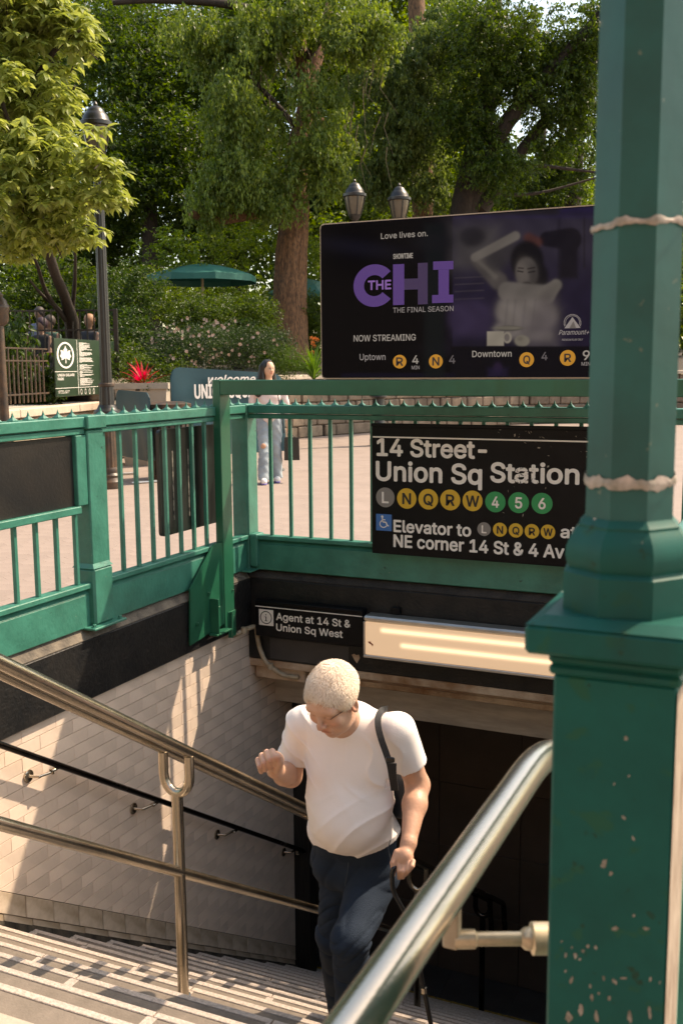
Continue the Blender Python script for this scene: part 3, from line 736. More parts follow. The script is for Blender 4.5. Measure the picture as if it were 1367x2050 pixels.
rg = random.Random(11); mb = MB(); yc = .9983
for (x_, y_, a_, b_) in CH:
    n_ = 11; lean = rg.uniform(-.35, .35); ring_ = []
    for k in range(n_):
        t = 2 * math.pi * k / n_; f = rg.uniform(.6, 1.1); p = aty(1040 + (x_ + .68 * a_ * f * math.cos(t) + lean * b_ * math.sin(t)) * .3172, 1400 + (y_ + .85 * b_ * f * math.sin(t)) * .3172, yc); ring_.append((p[0], yc, p[2]))
    c = tuple(np.mean(ring_, axis=0)); mb.add([c] + ring_, [(0, 1 + k, 1 + (k + 1) % n_) for k in range(n_)])
tag(mb.build('paint_chips', mat('bare_primer', (.36, .31, .25), .8, color2=(.14, .12, .08), vscale=70), lc), kind='stuff')
mb = MB().box((-.1004, .9990, .10), (-.1001, 1.118, 1.205)).build('bare_side', mat('peeled_side', (.40, .33, .26), .75, color2=(.20, .14, .10), vscale=30, bump=.4, stretch=(1, 1, .4)), lc)

# ------------------------------------------------------------------ handrails
def pipe(pts, r, name, m, parent, seg=16, rad=.06): return MB().tube(fillet(pts, rad) if rad else pts, r, seg).build(name, m, parent, smooth=50)
SLP = .642
def zrail(y, h): return -SLP * (y - Y0) + h
# near right rail
nr = empty('handrail', (-.365, 1, 0), 'thick polished handrail with level top running along the right of the stairs', 'handrail')
pipe([(-.3645, -.45, .895), (-.3665, 1.64, .895), (-.367, 6.6, zrail(6.6, .85))], .0252, 'rail', M_steel2, nr, 28, .16)
for yb in (1.118, 3.0, 4.9):
    zb = .895 if yb < 1.6 else zrail(yb, .85) + .02
    b = MB().box((-.374, yb - .008, zb - .080), (-.354, yb + .008, zb - .018), .002).build('saddle', M_pipe, nr)
    e0 = V3(-.362, yb, zb - .070); e1 = e0 + V3(.105, .055, -.004); dd = e1 - e0
    mb = MB().tube([e0, e0 + dd * .22, e0 + dd * .24, e0 + dd * .70, e0 + dd * .74, e0 + dd * .80, e0 + dd * .82, e0 + dd * 1.35], [.0115, .0115, .0085, .0085, .013, .014, .0195, .0195], 18)
    mb.build('arm', mat('worn_bracket', (.62, .50, .34), .35, metal=.6, var=.2, vscale=30), b, smooth=40)
# wall rail on the left
wr = empty('handrail', (-3.48, 5, -1), 'dark thin handrail on brackets along the cream tiled wall', 'handrail')
def zw(y): return -.284 - .624 * (y - 3.646)
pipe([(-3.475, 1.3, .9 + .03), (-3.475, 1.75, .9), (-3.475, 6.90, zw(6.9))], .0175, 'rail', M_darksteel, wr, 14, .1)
BRK = None
for q in ((60, 1555), (270, 1620), (437, 1672), (570, 1707)):
    p = atx(q[0], q[1], -3.545); y, z = p[1], p[2]; yr = y + .12; zr = zw(yr)
    b = MB().lathe((-3.5585, y, z), [(.034, 0), (.034, .008), (.026, .013)], 18, axis=(1, 0, 0)).build('bracket', M_steel, wr, smooth=40)
    mb = MB().tube([(-3.548, y, z), (-3.50, y + .015, z), (-3.482, y + .09, z)], .0085, 10)
    mb.box((-3.492, yr - .036, z - .011), (-3.468, yr - .022, zr - .014), .002).box((-3.492, yr - .036, zr - .030), (-3.466, yr + .02, zr - .018), .002)
    mb.build('bracket_arm', M_steel, b, smooth=40)
# centre rail: two pipes side by side on U brackets
XC = -2.176
cr = empty('handrail', (XC, 4, -1), 'double pipe steel handrail on U shaped brackets down the middle of the stairs', 'handrail')
HT = 1.01 - .0 + SLP * 0
def zc(y): return .151 - SLP * (y - 3.045)
DX = .060
for dx in (-DX, DX):
    pipe([(XC + dx, 1.2, zc(1.75)), (XC + dx, 1.75, zc(1.75)), (XC + dx, 6.32, zc(6.32))], .0222, 'rail', M_steel, cr, 20, .1)
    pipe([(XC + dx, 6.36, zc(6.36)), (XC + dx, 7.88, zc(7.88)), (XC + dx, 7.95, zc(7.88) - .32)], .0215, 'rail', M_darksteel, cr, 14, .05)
def zm(y): return -.42 - SLP * (y - 3.146)
pipe([(XC, 1.4, zm(1.4)), (XC, 6.2, zm(6.2))], .0215, 'mid_rail', M_steel, cr, 16, 0)
for i, yp in enumerate((1.85, 3.213, 4.585, 5.955, 7.47)):
    zt = zc(yp); k = math.ceil((yp - Y0) / NY); zf = -NZ * k
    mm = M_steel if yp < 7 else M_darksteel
    P = [(XC - .060, yp, zt - .015), (XC - .060, yp, zt - .10)] + [(XC - .060 * math.cos(a), yp, zt - .10 - .075 * math.sin(a)) for a in np.linspace(.2, math.pi - .2, 12)] + [(XC + .060, yp, zt - .10), (XC + .060, yp, zt - .015)]
    MB().tube(P, .0195, 14).build('u_bracket', mm, cr, smooth=50)
    ps = MB().lathe((XC, yp, 0), [(.0225, zf), (.0225, zt - .175)], 18).build('post', mm, cr, smooth=50)
    MB().lathe((XC, yp, 0), [(.030, zf), (.030, zf + .004), (.024, zf + .006)], 18).build('foot_flange', mm, ps, smooth=40)

# conduit on the corner
cp = empty('conduit', (-3.5, 6.1, -.4), 'cream painted conduit bending round the corner under the railing frame', 'pipe')
pipe([aty(440, 1287, 5.95) , (-3.50, 6.06, -.295), (-3.475, 6.185, -.29), (-3.47, 6.19, -.42), (-3.42, 6.20, -.56), (-3.30, 6.23, -.65), (-3.18, 6.25, -.655)], .0165, 'pipe', M_pipe, cp, 12, .05)
for p in ((-3.47, 6.19, -.33), (-3.385, 6.21, -.585), (-3.5, 6.05, -.295)): MB().lathe((p[0], p[1], p[2] - .02), [(.022, 0), (.022, .04)], 12).build('coupling', M_pipe, cp, smooth=40)
# ------------------------------------------------------------------ steel frame carrying the display
fr = empty('screen_gantry', (-3.52, 5.87, -.2), 'bright green steel post and crossbar that carry the large display', 'frame')
YF = 5.80
MB().box((-3.556, YF, -.235), (-3.500, YF + .13, 1.440), .004).build('post', M_green2, fr)
MB().box((-3.499, YF + .002, 1.342), (-.30, YF + .128, 1.438), .004).build('crossbar', M_green2, fr)
MB().box((-.299, YF, -.235), (-.243, YF + .13, 1.440), .004).build('post', M_green2, fr)
gp = [(5.379, -.235), (5.86, -.185), (5.86, .36), (5.693, .369), (5.398, .128)]
gs = MB().prism(gp, -3.5175, -3.506, axis=0).build('gusset_plate', M_green2, fr)
MB().box((-3.505, 5.62, -.225), (-3.44, 5.632, .02), .002).build('stiffener', M_green2, gs)
MB().box((-3.505, 5.60, -.225), (-3.44, 5.79, -.213), .002).build('stiffener', M_green2, gs)
bm2 = bolt_mesh(M_green2); 
for (y, z) in ((5.46, -.11), (5.60, .06), (5.72, -.06)):
    o = link('bolt', bm2, None, gs, (-3.506, y, z)); o.rotation_euler = (0, R(90), 0)
MB().box((-3.502, 5.84, -.30), (-3.492, 5.93, -.12), .002).build('cable_plate', M_green2, fr)
MB().tube([(-3.485, 5.86, -.12), (-3.485, 5.86, -.30)], .010, 10).build('cable_tube', M_green2, fr, smooth=50)
for z in (.02, -.16):
    o = link('bolt', bm2, None, fr, (-3.4985, 5.905, z)); o.rotation_euler = (0, R(90), 0); o.scale = (.5, .5, .5)

# ------------------------------------------------------------------ the display
YS = 5.83
tl, br_ = aty(640, 450, YS), aty(1203, 760, YS)
sx0, sx1 = tl[0], aty(1203, 600, YS)[0] + .012; sz0, sz1 = 1.443, (tl[2] + aty(1203, 405, YS)[2]) / 2
dsp = empty('display_screen', ((sx0 + sx1) / 2, YS, sz0), 'large dark digital display showing a show advert above train arrival times', 'screen')
mb = MB(); rr_ = .028; pl = []
for cx_, cz_, a0 in ((sx1 - rr_, sz1 - rr_, 0), (sx0 + rr_, sz1 - rr_, 90), (sx0 + rr_, sz0 + rr_, 180), (sx1 - rr_, sz0 + rr_, 270)):
    for k in range(7): a = R(a0 + 15 * k); pl.append((cx_ + rr_ * math.cos(a), cz_ + rr_ * math.sin(a)))
mb.prism(pl, YS + .002, YS + .15, axis=1).build('housing', mat('housing_alu', (.42, .37, .31), .4, metal=.7), dsp)
MB().box((sx0 + .006, YS + .151, sz0 - .003), (sx1 - .006, YS + .53, sz0 + .62), .01).build('added_sun_blocker', M_alu, dsp)  # unseen box added to stop sun passing under the display onto the wall
pl2 = [(x + (.007 if x < (sx0 + sx1) / 2 else -.007), z + (.007 if z < (sz0 + sz1) / 2 else -.007)) for x, z in pl]
MB().prism(pl2, YS - .004, YS + .004, axis=1).build('glass', mat('display_glass', (.0015, .0015, .003), .12, spec=.05, emit=(.0008, .0008, .003), estr=1.0), dsp)
def scr(px, py): p = aty(px, py, YS - .006); return p[0], p[2]
def z5(x, y): return (630 + x * .43892, 390 + y * .43892)
NX_, NZ_ = 420, 230
gx = np.linspace(sx0 + .012, sx1 - .012, NX_); gz = np.linspace(sz0 + .012, sz1 - .012, NZ_)
# picture space in zoomed photo units: build an inverse by sampling corners bilinearly
def uvof(X, Z):
    P = np.stack([X, np.full_like(X, YS - .006), Z], -1) - CAM; q = P @ CR
    px = 683.5 + FPX * q[..., 0] / -q[..., 2]; py = 1025 - FPX * q[..., 1] / -q[..., 2]
    return (px - 630) / .43892, (py - 390) / .43892
GX, GZ = np.meshgrid(gx, gz, indexing='ij'); U_, W_ = uvof(GX, GZ)
img = np.zeros(GX.shape + (3,)); 
def sstep(d, s): return 1 / (1 + np.exp(np.clip(d / s, -30, 30)))
def el(cx_, cy_, rx, ry, a=0):
    c, s_ = math.cos(R(a)), math.sin(R(a)); u = (U_ - cx_) * c + (W_ - cy_) * s_; v = -(U_ - cx_) * s_ + (W_ - cy_) * c
    return (np.sqrt((u / rx) ** 2 + (v / ry) ** 2) - 1) * min(rx, ry)
def cp_(x0, y0, x1, y1, r0, r1):
    dx, dy = x1 - x0, y1 - y0; t = np.clip(((U_ - x0) * dx + (W_ - y0) * dy) / (dx * dx + dy * dy), 0, 1)
    return np.hypot(U_ - x0 - t * dx, W_ - y0 - t * dy) - (r0 + (r1 - r0) * t)
def bx_(x0, y0, x1, y1): return np.maximum(np.maximum(x0 - U_, U_ - x1), np.maximum(y0 - W_, W_ - y1))
def lay(d, col, s=3.0, a=1.0):
    global img
    k = (sstep(d, s * .55) * a)[..., None]; img = img * (1 - k) + np.array(col) * k
n1 = np.sin(U_ * .011 + 1) * np.sin(W_ * .017) ; n2 = np.sin(U_ * .05 + 2 * np.sin(W_ * .03)) * .5 + .5
lay(bx_(628, 96, 1295, 700), (.018, .015, .052), 3)
lay(bx_(660, 96, 1295, 300), (.055, .052, .095), 90, .9)
lay(bx_(628, 150, 830, 330), (.10, .10, .12), 30, .7); lay(el(720, 190, 60, 45), (.010, .010, .02), 12, .8)
lay(bx_(1108, 100, 1120, 560), (.02, .018, .04), 5, .7); lay(bx_(1225, 80, 1232, 330), (.02, .018, .03), 3, .8)
for yy_ in (372, 402, 434, 470): lay(cp_(640, yy_ + 6, 770, yy_, 2, 2), (.11, .10, .14), 2, .5)
lay(bx_(628, 500, 800, 640), (.045, .035, .10), 30, .8); lay(el(700, 560, 95, 80), (.05, .038, .12), 14, .7)
lay(el(790, 700, 240, 40), (.012, .011, .03), 14, .8)
# a seated figure with both arms raised behind the head
lay(cp_(1060, 200, 1165, 200, 35, 52), (.012, .011, .022), 5); lay(bx_(1115, 165, 1200, 380), (.012, .011, .022), 8)
lay(cp_(738, 296, 838, 392, 26, 40), (.105, .10, .12), 7); lay(cp_(800, 330, 870, 250, 36, 50), (.045, .045, .06), 16, .8); lay(cp_(730, 284, 915, 186, 19, 21), (.20, .195, .22), 4); lay(cp_(742, 300, 822, 372, 8, 12), (.19, .185, .205), 8, .7)
lay(cp_(975, 195, 1010, 215, 22, 25), (.13, .045, .035), 8, .7)
lay(el(968, 300, 76, 92), (.008, .008, .013), 7); lay(el(1025, 370, 40, 60), (.008, .008, .013), 8)
lay(el(965, 355, 50, 72), (.125, .120, .140), 5); lay(el(945, 345, 22, 45), (.18, .17, .19), 12, .7); lay(el(1000, 365, 20, 50), (.06, .058, .07), 10, .8)
lay(cp_(925, 346, 948, 350, 3, 3), (.02, .02, .025), 2); lay(cp_(975, 352, 1002, 348, 3, 3), (.02, .02, .025), 2)
lay(cp_(928, 332, 950, 334, 2.5, 2.5), (.025, .02, .025), 2); lay(cp_(972, 336, 1002, 330, 2.5, 2.5), (.025, .02, .025), 2)
lay(cp_(962, 350, 966, 380, 6, 9), (.16, .15, .17), 4, .6); lay(el(966, 408, 22, 12), (.02, .018, .022), 3); lay(el(965, 416, 38, 14), (.03, .028, .035), 5, .7)
lay(cp_(880, 440, 1050, 455, 44, 44), (.22, .215, .245), 6); lay(cp_(1050, 460, 1100, 410, 42, 26), (.24, .235, .26), 5)
lay(cp_(905, 530, 1040, 545, 78, 62), (.27, .26, .30), 14); lay(cp_(850, 618, 1060, 640, 34, 24), (.24, .23, .27), 12); lay(el(1050, 540, 50, 90, 10), (.14, .13, .17), 22, .7)
for fx in (880, 915, 960, 1005): lay(cp_(fx, 480, fx - 14, 620, 2, 5), (.16, .155, .19), 6, .6)
lay(bx_(940, 540, 1110, 700), (.16, .15, .2), 25, .6)
tx = .82 + .18 * np.sin(U_ * .9) * np.sin(W_ * .9); msk = sstep(cp_(880, 450, 1100, 430, 46, 40), 6)[..., None]; img = img * (1 - msk) + img * tx[..., None] * msk
lay(el(885, 608, 62, 12), (.10, .10, .11), 2); lay(bx_(785, 622, 862, 688), (.42, .41, .42), 1.5); lay(el(878, 650, 20, 26), (.38, .37, .38), 1.5); lay(el(876, 650, 12, 17), (.2, .19, .22), 1.5)
lay(el(880, 606, 58, 8), (.24, .235, .24), 2); lay(el(945, 665, 34, 26), (.30, .295, .30), 3); lay(el(935, 655, 14, 10), (.2, .19, .2), 4, .7)
lay(bx_(620, 690, 1300, 850), (.003, .003, .008), 3)
lay(el(835, 790, 20, 26), (.035, .02, .08), 7, .8); lay(bx_(790, 790, 880, 835), (.02, .015, .07), 9, .7)
lay(bx_(120, 812, 640, 850), (.004, .004, .02), 4); lay(bx_(500, 130, 590, 840), (.006, .012, .016), 12, .8)
lay(el(540, 215, 90, 40), (.012, .014, .022), 18, .8); lay(el(200, 240, 170, 30, 8), (.010, .011, .03), 22, .8); lay(bx_(1120, 40, 1300, 85), (.02, .015, .10), 16, .8); lay(bx_(640, 90, 1300, 104), (.03, .025, .10), 6, .6)
img = np.clip(img * (.92 + .16 * n2[..., None] * (U_ > 628)[..., None]) + .0015, 0, 1)
vid_ = np.stack([GX, np.full_like(GX, YS - .0052), GZ], -1).reshape(-1, 3); i_ = np.arange(NX_ - 1)[:, None] * NZ_ + np.arange(NZ_ - 1)[None]; i_ = i_.ravel()
fc = np.stack([i_, i_ + NZ_, i_ + NZ_ + 1, i_ + 1], 1); org_ = np.array([(sx0 + sx1) / 2, YS, (sz0 + sz1) / 2])
me = rawmesh('picture', vid_ - org_, fc); at_ = me.color_attributes.new('shot', 'FLOAT_COLOR', 'POINT')
at_.data.foreach_set('color', np.concatenate([img.reshape(-1, 3), np.ones((img.size // 3, 1))], 1).astype(np.float32).ravel())
mp_ = bpy.data.materials.new('display_picture'); mp_.use_nodes = True; n = mp_.node_tree.nodes; l = mp_.node_tree.links; p = n['Principled BSDF']
ca = n.new('ShaderNodeVertexColor'); ca.layer_name = 'shot'; p.inputs['Base Color'].default_value = (.002, .002, .004, 1); p.inputs['Roughness'].default_value = .10
p.inputs['Specular IOR Level'].default_value = .05; l.new(ca.outputs[0], p.inputs['Emission Color']); p.inputs['Emission Strength'].default_value = .17
pic = link('picture', me, mp_, dsp, org_)
def em(name, col, s=1.0): return mat(name, (.01, .01, .012), .4, emit=col, estr=s)
E_w = em('lit_white', (.085, .085, .095)); E_d = em('lit_dim', (.07, .07, .085)); E_vd = em('lit_faint', (.025, .025, .035)); E_p = em('lit_purple', (.019, .007, .072), 1.0); E_p3 = em('lit_dark_purple', (.007, .003, .026)); E_p2 = em('lit_lilac', (.06, .030, .14)); E_y = em('lit_amber', (.15, .072, .006)); E_b = em('lit_black', (.002, .002, .004))
SO = np.array([0, YS - .0065, 0]); 
def ts(s, x0, x1, yb0, cap, m, bold=.02, name='lettering', shear=0, lift=0):
    a = scr(*z5(x0, yb0)); b = scr(*z5(x1, yb0)); c = scr(*z5(x0, yb0 - cap))
    return text(s, a[0], b[0], a[1], c[1] - a[1], SO - np.array([0, lift, 0]), (1, 0, 0), (0, 0, 1), m, dsp, name, bold, shear, ext=.0)
ts('Love lives on.', 302, 515, 200, 26, E_w, .012)
ts('SHOWTIME', 358, 447, 291, 22, E_w, .03)
def ring(cx_, cy_, r0, r1, a0, a1, m, name, lift=0, n_=40):
    mb = MB(); c = scr(*z5(cx_, cy_)); s_ = abs(scr(*z5(cx_ + 100, cy_))[0] - c[0]) / 100
    s_z = abs(scr(*z5(cx_, cy_ + 100))[1] - c[1]) / 100
    for k in range(n_ + 1):
        a = R(a0 + (a1 - a0) * k / n_)
        for r in (r0, r1): mb.v.append((c[0] + r * s_ * math.cos(a), YS - .0066 - lift, c[1] + r * s_z * math.sin(a)))
    for k in range(n_): mb.f.append((2 * k, 2 * k + 1, 2 * k + 3, 2 * k + 2))
    return mb.build(name, m, dsp)
def quad(pts, m, name, lift=0):
    mb = MB(); v = [scr(*z5(x, y)) for x, y in pts]; return mb.add([(a, YS - .0066 - lift, b) for a, b in v], [tuple(range(len(v)))]).build(name, m, dsp)
ring(272, 413, 48, 97, 40, 320, E_p, 'letter_c')
ts('THE', 244, 347, 432, 40, E_p2, .035, lift=.0006)
quad([(357, 316), (408, 314), (408, 500), (357, 502)], E_p, 'letter_h'); quad([(408, 382), (470, 380), (470, 430), (408, 432)], E_p3, 'letter_h'); quad([(470, 310), (515, 308), (515, 497), (470, 499)], E_p3, 'letter_h')
quad([(540, 303), (632, 300), (632, 338), (540, 341)], E_p, 'letter_i'); quad([(564, 341), (612, 339), (612, 456), (564, 457)], E_p, 'letter_i', .0001); quad([(535, 456), (632, 454), (632, 490), (535, 493)], E_p, 'letter_i', .0002)
ts('THE FINAL SEASON', 357, 632, 537, 23, E_d, .005); ts('NOW STREAMING', 178, 460, 668, 28, E_w, .015)
ts('Uptown', 205, 322, 753, 28, E_d, .01); ts('Downtown', 718, 897, 739, 28, E_w, .02)
for (cx_, cy_, r_, s_) in ((387, 760, 31, 'R'), (552, 759, 32, 'N'), (966, 751, 34, 'Q'), (1153, 743, 36, 'R')):
    ring(cx_, cy_, 0, r_, 0, 360, E_y, 'route_disc', .0001, 32); ts(s_, cx_ - 15, cx_ + 15, cy_ + 18, 36, E_b, .03, lift=.0008)
ts('4', 445, 473, 770, 38, E_w, .02); ts('MIN', 442, 477, 795, 16, E_d, .01); ts('4', 613, 640, 768, 36, E_vd, .02); ts('4', 1034, 1060, 753, 36, E_vd, .02)
ts('9', 1222, 1253, 752, 42, E_w, .02); ts('MIN', 1216, 1256, 778, 16, E_d, .01)
E_g = em('lit_grey', (.075, .075, .09))
for k in range(24):
    a = R(200 - k * 220 / 23); x_, y_ = 1175 + 38 * math.cos(a), 583 - 38 * math.sin(a); ring(x_, y_, 0, 2.6, 0, 360, E_g, 'star', 0, 8)
ring(1175, 583, 31, 33, -20, 200, E_g, 'ring'); quad([(1138, 608), (1175, 556), (1212, 606)], E_g, 'peak', .0001); quad([(1160, 608), (1180, 575), (1192, 608)], em('lit_shadow', (.03, .03, .035)), 'peak_shade', .0003)
ts('Paramount+', 1112, 1251, 638, 22, E_g, .008, shear=.35); ts('PREMIUM PLAN ONLY', 1127, 1223, 665, 9, E_d, .01)

# ------------------------------------------------------------------ station sign on the back railing
YG = 6.15
sg = empty('station_sign', (-1.9, YG, .3), 'large black station entrance sign with white lettering and coloured route discs', 'sign')
def z8(x, y): return (720 + x * .36576, 740 + y * .36576)
gx0 = aty(744, 980, YG)[0]; gz1 = (aty(744, 856, YG)[2] + aty(1180, 855, YG)[2]) / 2; gz0 = aty(743, 1107, YG)[2]; gx1 = -1.06
MB().box((gx0, YG, gz0), (gx1, YG + .03, gz1), .004).build('panel', M_sign, sg)
MB().box((gx0 + .002, YG - .018, gz1 - .006), (gx1 - .002, YG + .03, gz1 + .016), .004).build('top_flange', M_sign, sg)
MB().box((gx0 + .01, YG - .0012, aty(744, 874, YG)[2] - .005), (gx1 - .01, YG + .001, aty(744, 874, YG)[2] + .004), 0).build('white_line', M_signw, sg)
M_signs = mat('sign_white_scratched', (.80, .76, .70), .45, color2=(.02, .02, .02), vscale=55)
M_signs.node_tree.nodes['Color Ramp'].color_ramp.elements[0].position = .42; M_signs.node_tree.nodes['Color Ramp'].color_ramp.elements[1].position = .45
GO = np.array([0, YG - .0015, 0])
def tg(s, x0, x1, yb, cap, m=None, bold=.036, parent=None, y=None, zz=z8, shift=0.0, nm='lettering'):
    YY = (YG if y is None else y) - .0015
    a = aty(*zz(x0, yb), YY); b = aty(*zz(x1, yb), YY); c = aty(*zz(x0, yb - cap), YY)
    return text(s, a[0], b[0], a[2], c[2] - a[2], np.array([0, YY - shift, 0]), (1, 0, 0), (0, 0, 1), m or M_signw, parent or sg, nm, bold)
tg('14 Street-', 96, 692, 468, 90)
tg('Union Sq', 92, 665, 603, 100); tg('St', 718, 845, 612, 102); tg('at', 850, 975, 615, 102, M_signs); tg('ion', 990, 1197, 618, 103)
def disc(c, r, col, m_, parent, YY, zz, lift=.0):
    p = aty(*zz(c[0], c[1]), YY); q = aty(*zz(c[0] + r, c[1]), YY); rad = q[0] - p[0]
    return MB().lathe((p[0], YY - .001 - lift, p[2]), [(rad, 0), (rad, .001)], 40, axis=(0, 1, 0)).build('route_disc', m_, parent)
D_g = mat('disc_grey', (.22, .205, .19), .45); D_y = mat('disc_yellow', (.66, .40, .035), .45); D_n = mat('disc_green', (.0, .28, .085), .45); D_k = mat('disc_letter_black', (.012, .012, .012), .5)
for s_, c, r, md, ml in (('L', (140, 699), 51, D_g, M_signw), ('N', (257, 705), 53, D_y, D_k), ('Q', (375, 709), 54, D_y, D_k), ('R', (495, 713), 55, D_y, D_k), ('W', (617, 718), 55, D_y, D_k), ('4', (742, 724), 56, D_n, M_signw), ('5', (869, 728), 57, D_n, M_signw), ('6', (997, 732), 58, D_n, M_signw)):
    disc(c, r, None, md, sg, YG, z8); hw = {'L': 17, 'W': 35, 'N': 22, 'Q': 25, 'R': 22}.get(s_, 18); tg(s_, c[0] - hw, c[0] + hw, c[1] + 29, 58, ml, .03, shift=.001)
for s_, c, r, md, ml in (('L', (680, 873), 37, D_g, M_signw), ('N', (767, 876), 38, D_y, D_k), ('Q', (854, 880), 39, D_y, D_k), ('R', (942, 885), 40, D_y, D_k), ('W', (1030, 888), 40, D_y, D_k)):
    disc(c, r, None, md, sg, YG, z8); hw = {'L': 12, 'W': 24, 'N': 16, 'Q': 18, 'R': 16}[s_]; tg(s_, c[0] - hw, c[0] + hw, c[1] + 20, 40, ml, .03, shift=.001)
tg('Elevator to', 187, 607, 886, 62); tg('at', 1100, 1185, 918, 62); tg('NE corner 14 St & 4 Av', 187, 1118, 968, 64)
a = aty(*z8(90, 879), YG); b = aty(*z8(175, 790), YG)
MB().box((a[0], YG - .002, a[2]), (b[0], YG + .001, b[2] - .004), .0008).build('access_symbol', mat('sign_blue', (.03, .15, .42), .45), sg)
# wheelchair figure
ax, az = (a[0] + b[0]) / 2, (a[2] + b[2]) / 2; s_ = (b[0] - a[0]) / 85
mb = MB(); yf = YG - .0028
def strip(pts, w_):
    for (x0, z0), (x1, z1) in zip(pts[:-1], pts[1:]):
        d = np.array([x1 - x0, z1 - z0]); d = d / (np.linalg.norm(d) + 1e-9); nrm = np.array([-d[1], d[0]]) * w_ / 2
        mb.add([(ax + s_ * (x0 + nrm[0]), yf, az + s_ * (z0 + nrm[1])), (ax + s_ * (x1 + nrm[0]), yf, az + s_ * (z1 + nrm[1])), (ax + s_ * (x1 - nrm[0]), yf, az + s_ * (z1 - nrm[1])), (ax + s_ * (x0 - nrm[0]), yf, az + s_ * (z0 - nrm[1]))], [(0, 1, 2, 3)])
strip([(-8, 22), (-6, 2), (12, 0), (20, -18), (27, -16)], 7); strip([(-7, 13), (8, 12)], 5)
strip([(-9, 9)] + [(-2 + 19 * math.cos(R(t)), -9 + 18 * math.sin(R(t))) for t in range(130, 350, 20)], 5)
mb.lathe((ax - 8 * s_, yf, az + 28 * s_), [(6.5 * s_, 0), (6.5 * s_, .0003)], 16, axis=(0, 1, 0)); mb.build('wheelchair_mark', M_signw, sg)
# scuffs
rg = random.Random(4); mb = MB()
for k in range(46):
    x_ = rg.uniform(-1.75, -1.12); z_ = rg.uniform(.55, 1.1) if k % 3 else rg.uniform(1.08, 1.13); L = rg.uniform(.003, .012); a_ = rg.uniform(0, 3.14); dx, dz = L * math.cos(a_), L * math.sin(a_); t = L * rg.uniform(.15, .5)
    mb.add([(x_ - dx, YG - .0008, z_ - dz), (x_ + t, YG - .0008, z_ - t), (x_ + dx, YG - .0008, z_ + dz), (x_ - t, YG - .0008, z_ + t)], [(0, 1, 2, 3)])
mb.build('scuffs', mat('scuff', (.33, .29, .24), .7), sg)

# agent sign on the header wall
YA = 6.14
ag = empty('direction_sign', (-3.05, YA, -.35), 'small black sign about the agent fixed to the header wall left of the lit lamp', 'sign')
def zq(x, y): return (480 + x * .20483, 1180 + y * .20483)
ax0, ax1 = aty(510.5, 1225, YA)[0], aty(726, 1250, YA)[0]; az1 = aty(511, 1202, YA)[2]; az0 = aty(511, 1272, YA)[2]
MB().box((ax0, YA, az0), (ax1, YB - .02, az1), .004).build('panel', M_sign, ag)
MB().box((ax0 + .003, YA - .012, az1 - .012), (ax1 - .003, YB - .02, az1 + .004), .003).build('top_flange', M_sign, ag)
zl_ = aty(*zq(150, 161), YA)[2]
MB().box((ax0 + .004, YA - .0012, zl_ - .0035), (ax1 - .004, YA + .001, zl_ + .003), 0).build('white_line', M_signw, ag)
tg('Agent at 14 St &', 358, 1080, 298, 68, None, .03, ag, YA, zq); tg('Union Sq West', 358, 1003, 402, 66, None, .03, ag, YA, zq)
a = aty(*zq(190, 345), YA); b = aty(*zq(327, 205), YA)
MB().box((a[0], YA - .002, a[2]), (b[0], YA + .001, b[2]), .0008).build('info_symbol', M_signw, ag)
cc = ((a[0] + b[0]) / 2, (a[2] + b[2]) / 2); rad = (b[0] - a[0]) * .41; mb = MB()
for k in range(33):
    t = 2 * math.pi * k / 32
    for r_ in (rad, rad * .86): mb.v.append((cc[0] + r_ * math.cos(t), YA - .0028, cc[1] + r_ * math.sin(t)))
for k in range(32): mb.f.append((2 * k, 2 * k + 1, 2 * k + 3, 2 * k + 2))
for (x0, x1, z0, z1) in ((-.22, .22, -.56, -.46), (-.08, .08, -.56, .14), (-.2, .08, .06, .16), (-.09, .09, .34, .52)):
    mb.add([(cc[0] + x0 * rad, YA - .003, cc[1] + z0 * rad), (cc[0] + x1 * rad, YA - .003, cc[1] + z0 * rad), (cc[0] + x1 * rad, YA - .003, cc[1] + z1 * rad), (cc[0] + x0 * rad, YA - .003, cc[1] + z1 * rad)], [(0, 1, 2, 3)])
mb.build('info_mark', D_k, ag)
# greyer repainted patch and chips on the header
MB().box((-3.39, YB - .0215, -.53), (-2.78, YB - .02, -.38), 0).build('repainted_patch', mat('grey_patch', (.028, .029, .032), .4, var=.2), hd)
mb = MB(); c = aty(712, 1318, YB - .024); mb.add([(c[0] + dx, YB - .0222, c[2] + dz) for dx, dz in ((-.03, .02), (-.012, .03), (.004, .02), (.022, .028), (.03, .004), (.008, -.036), (-.012, -.012))], [(0, 1, 2, 3, 4, 5, 6)]).build('bare_chip', M_beam, hd)

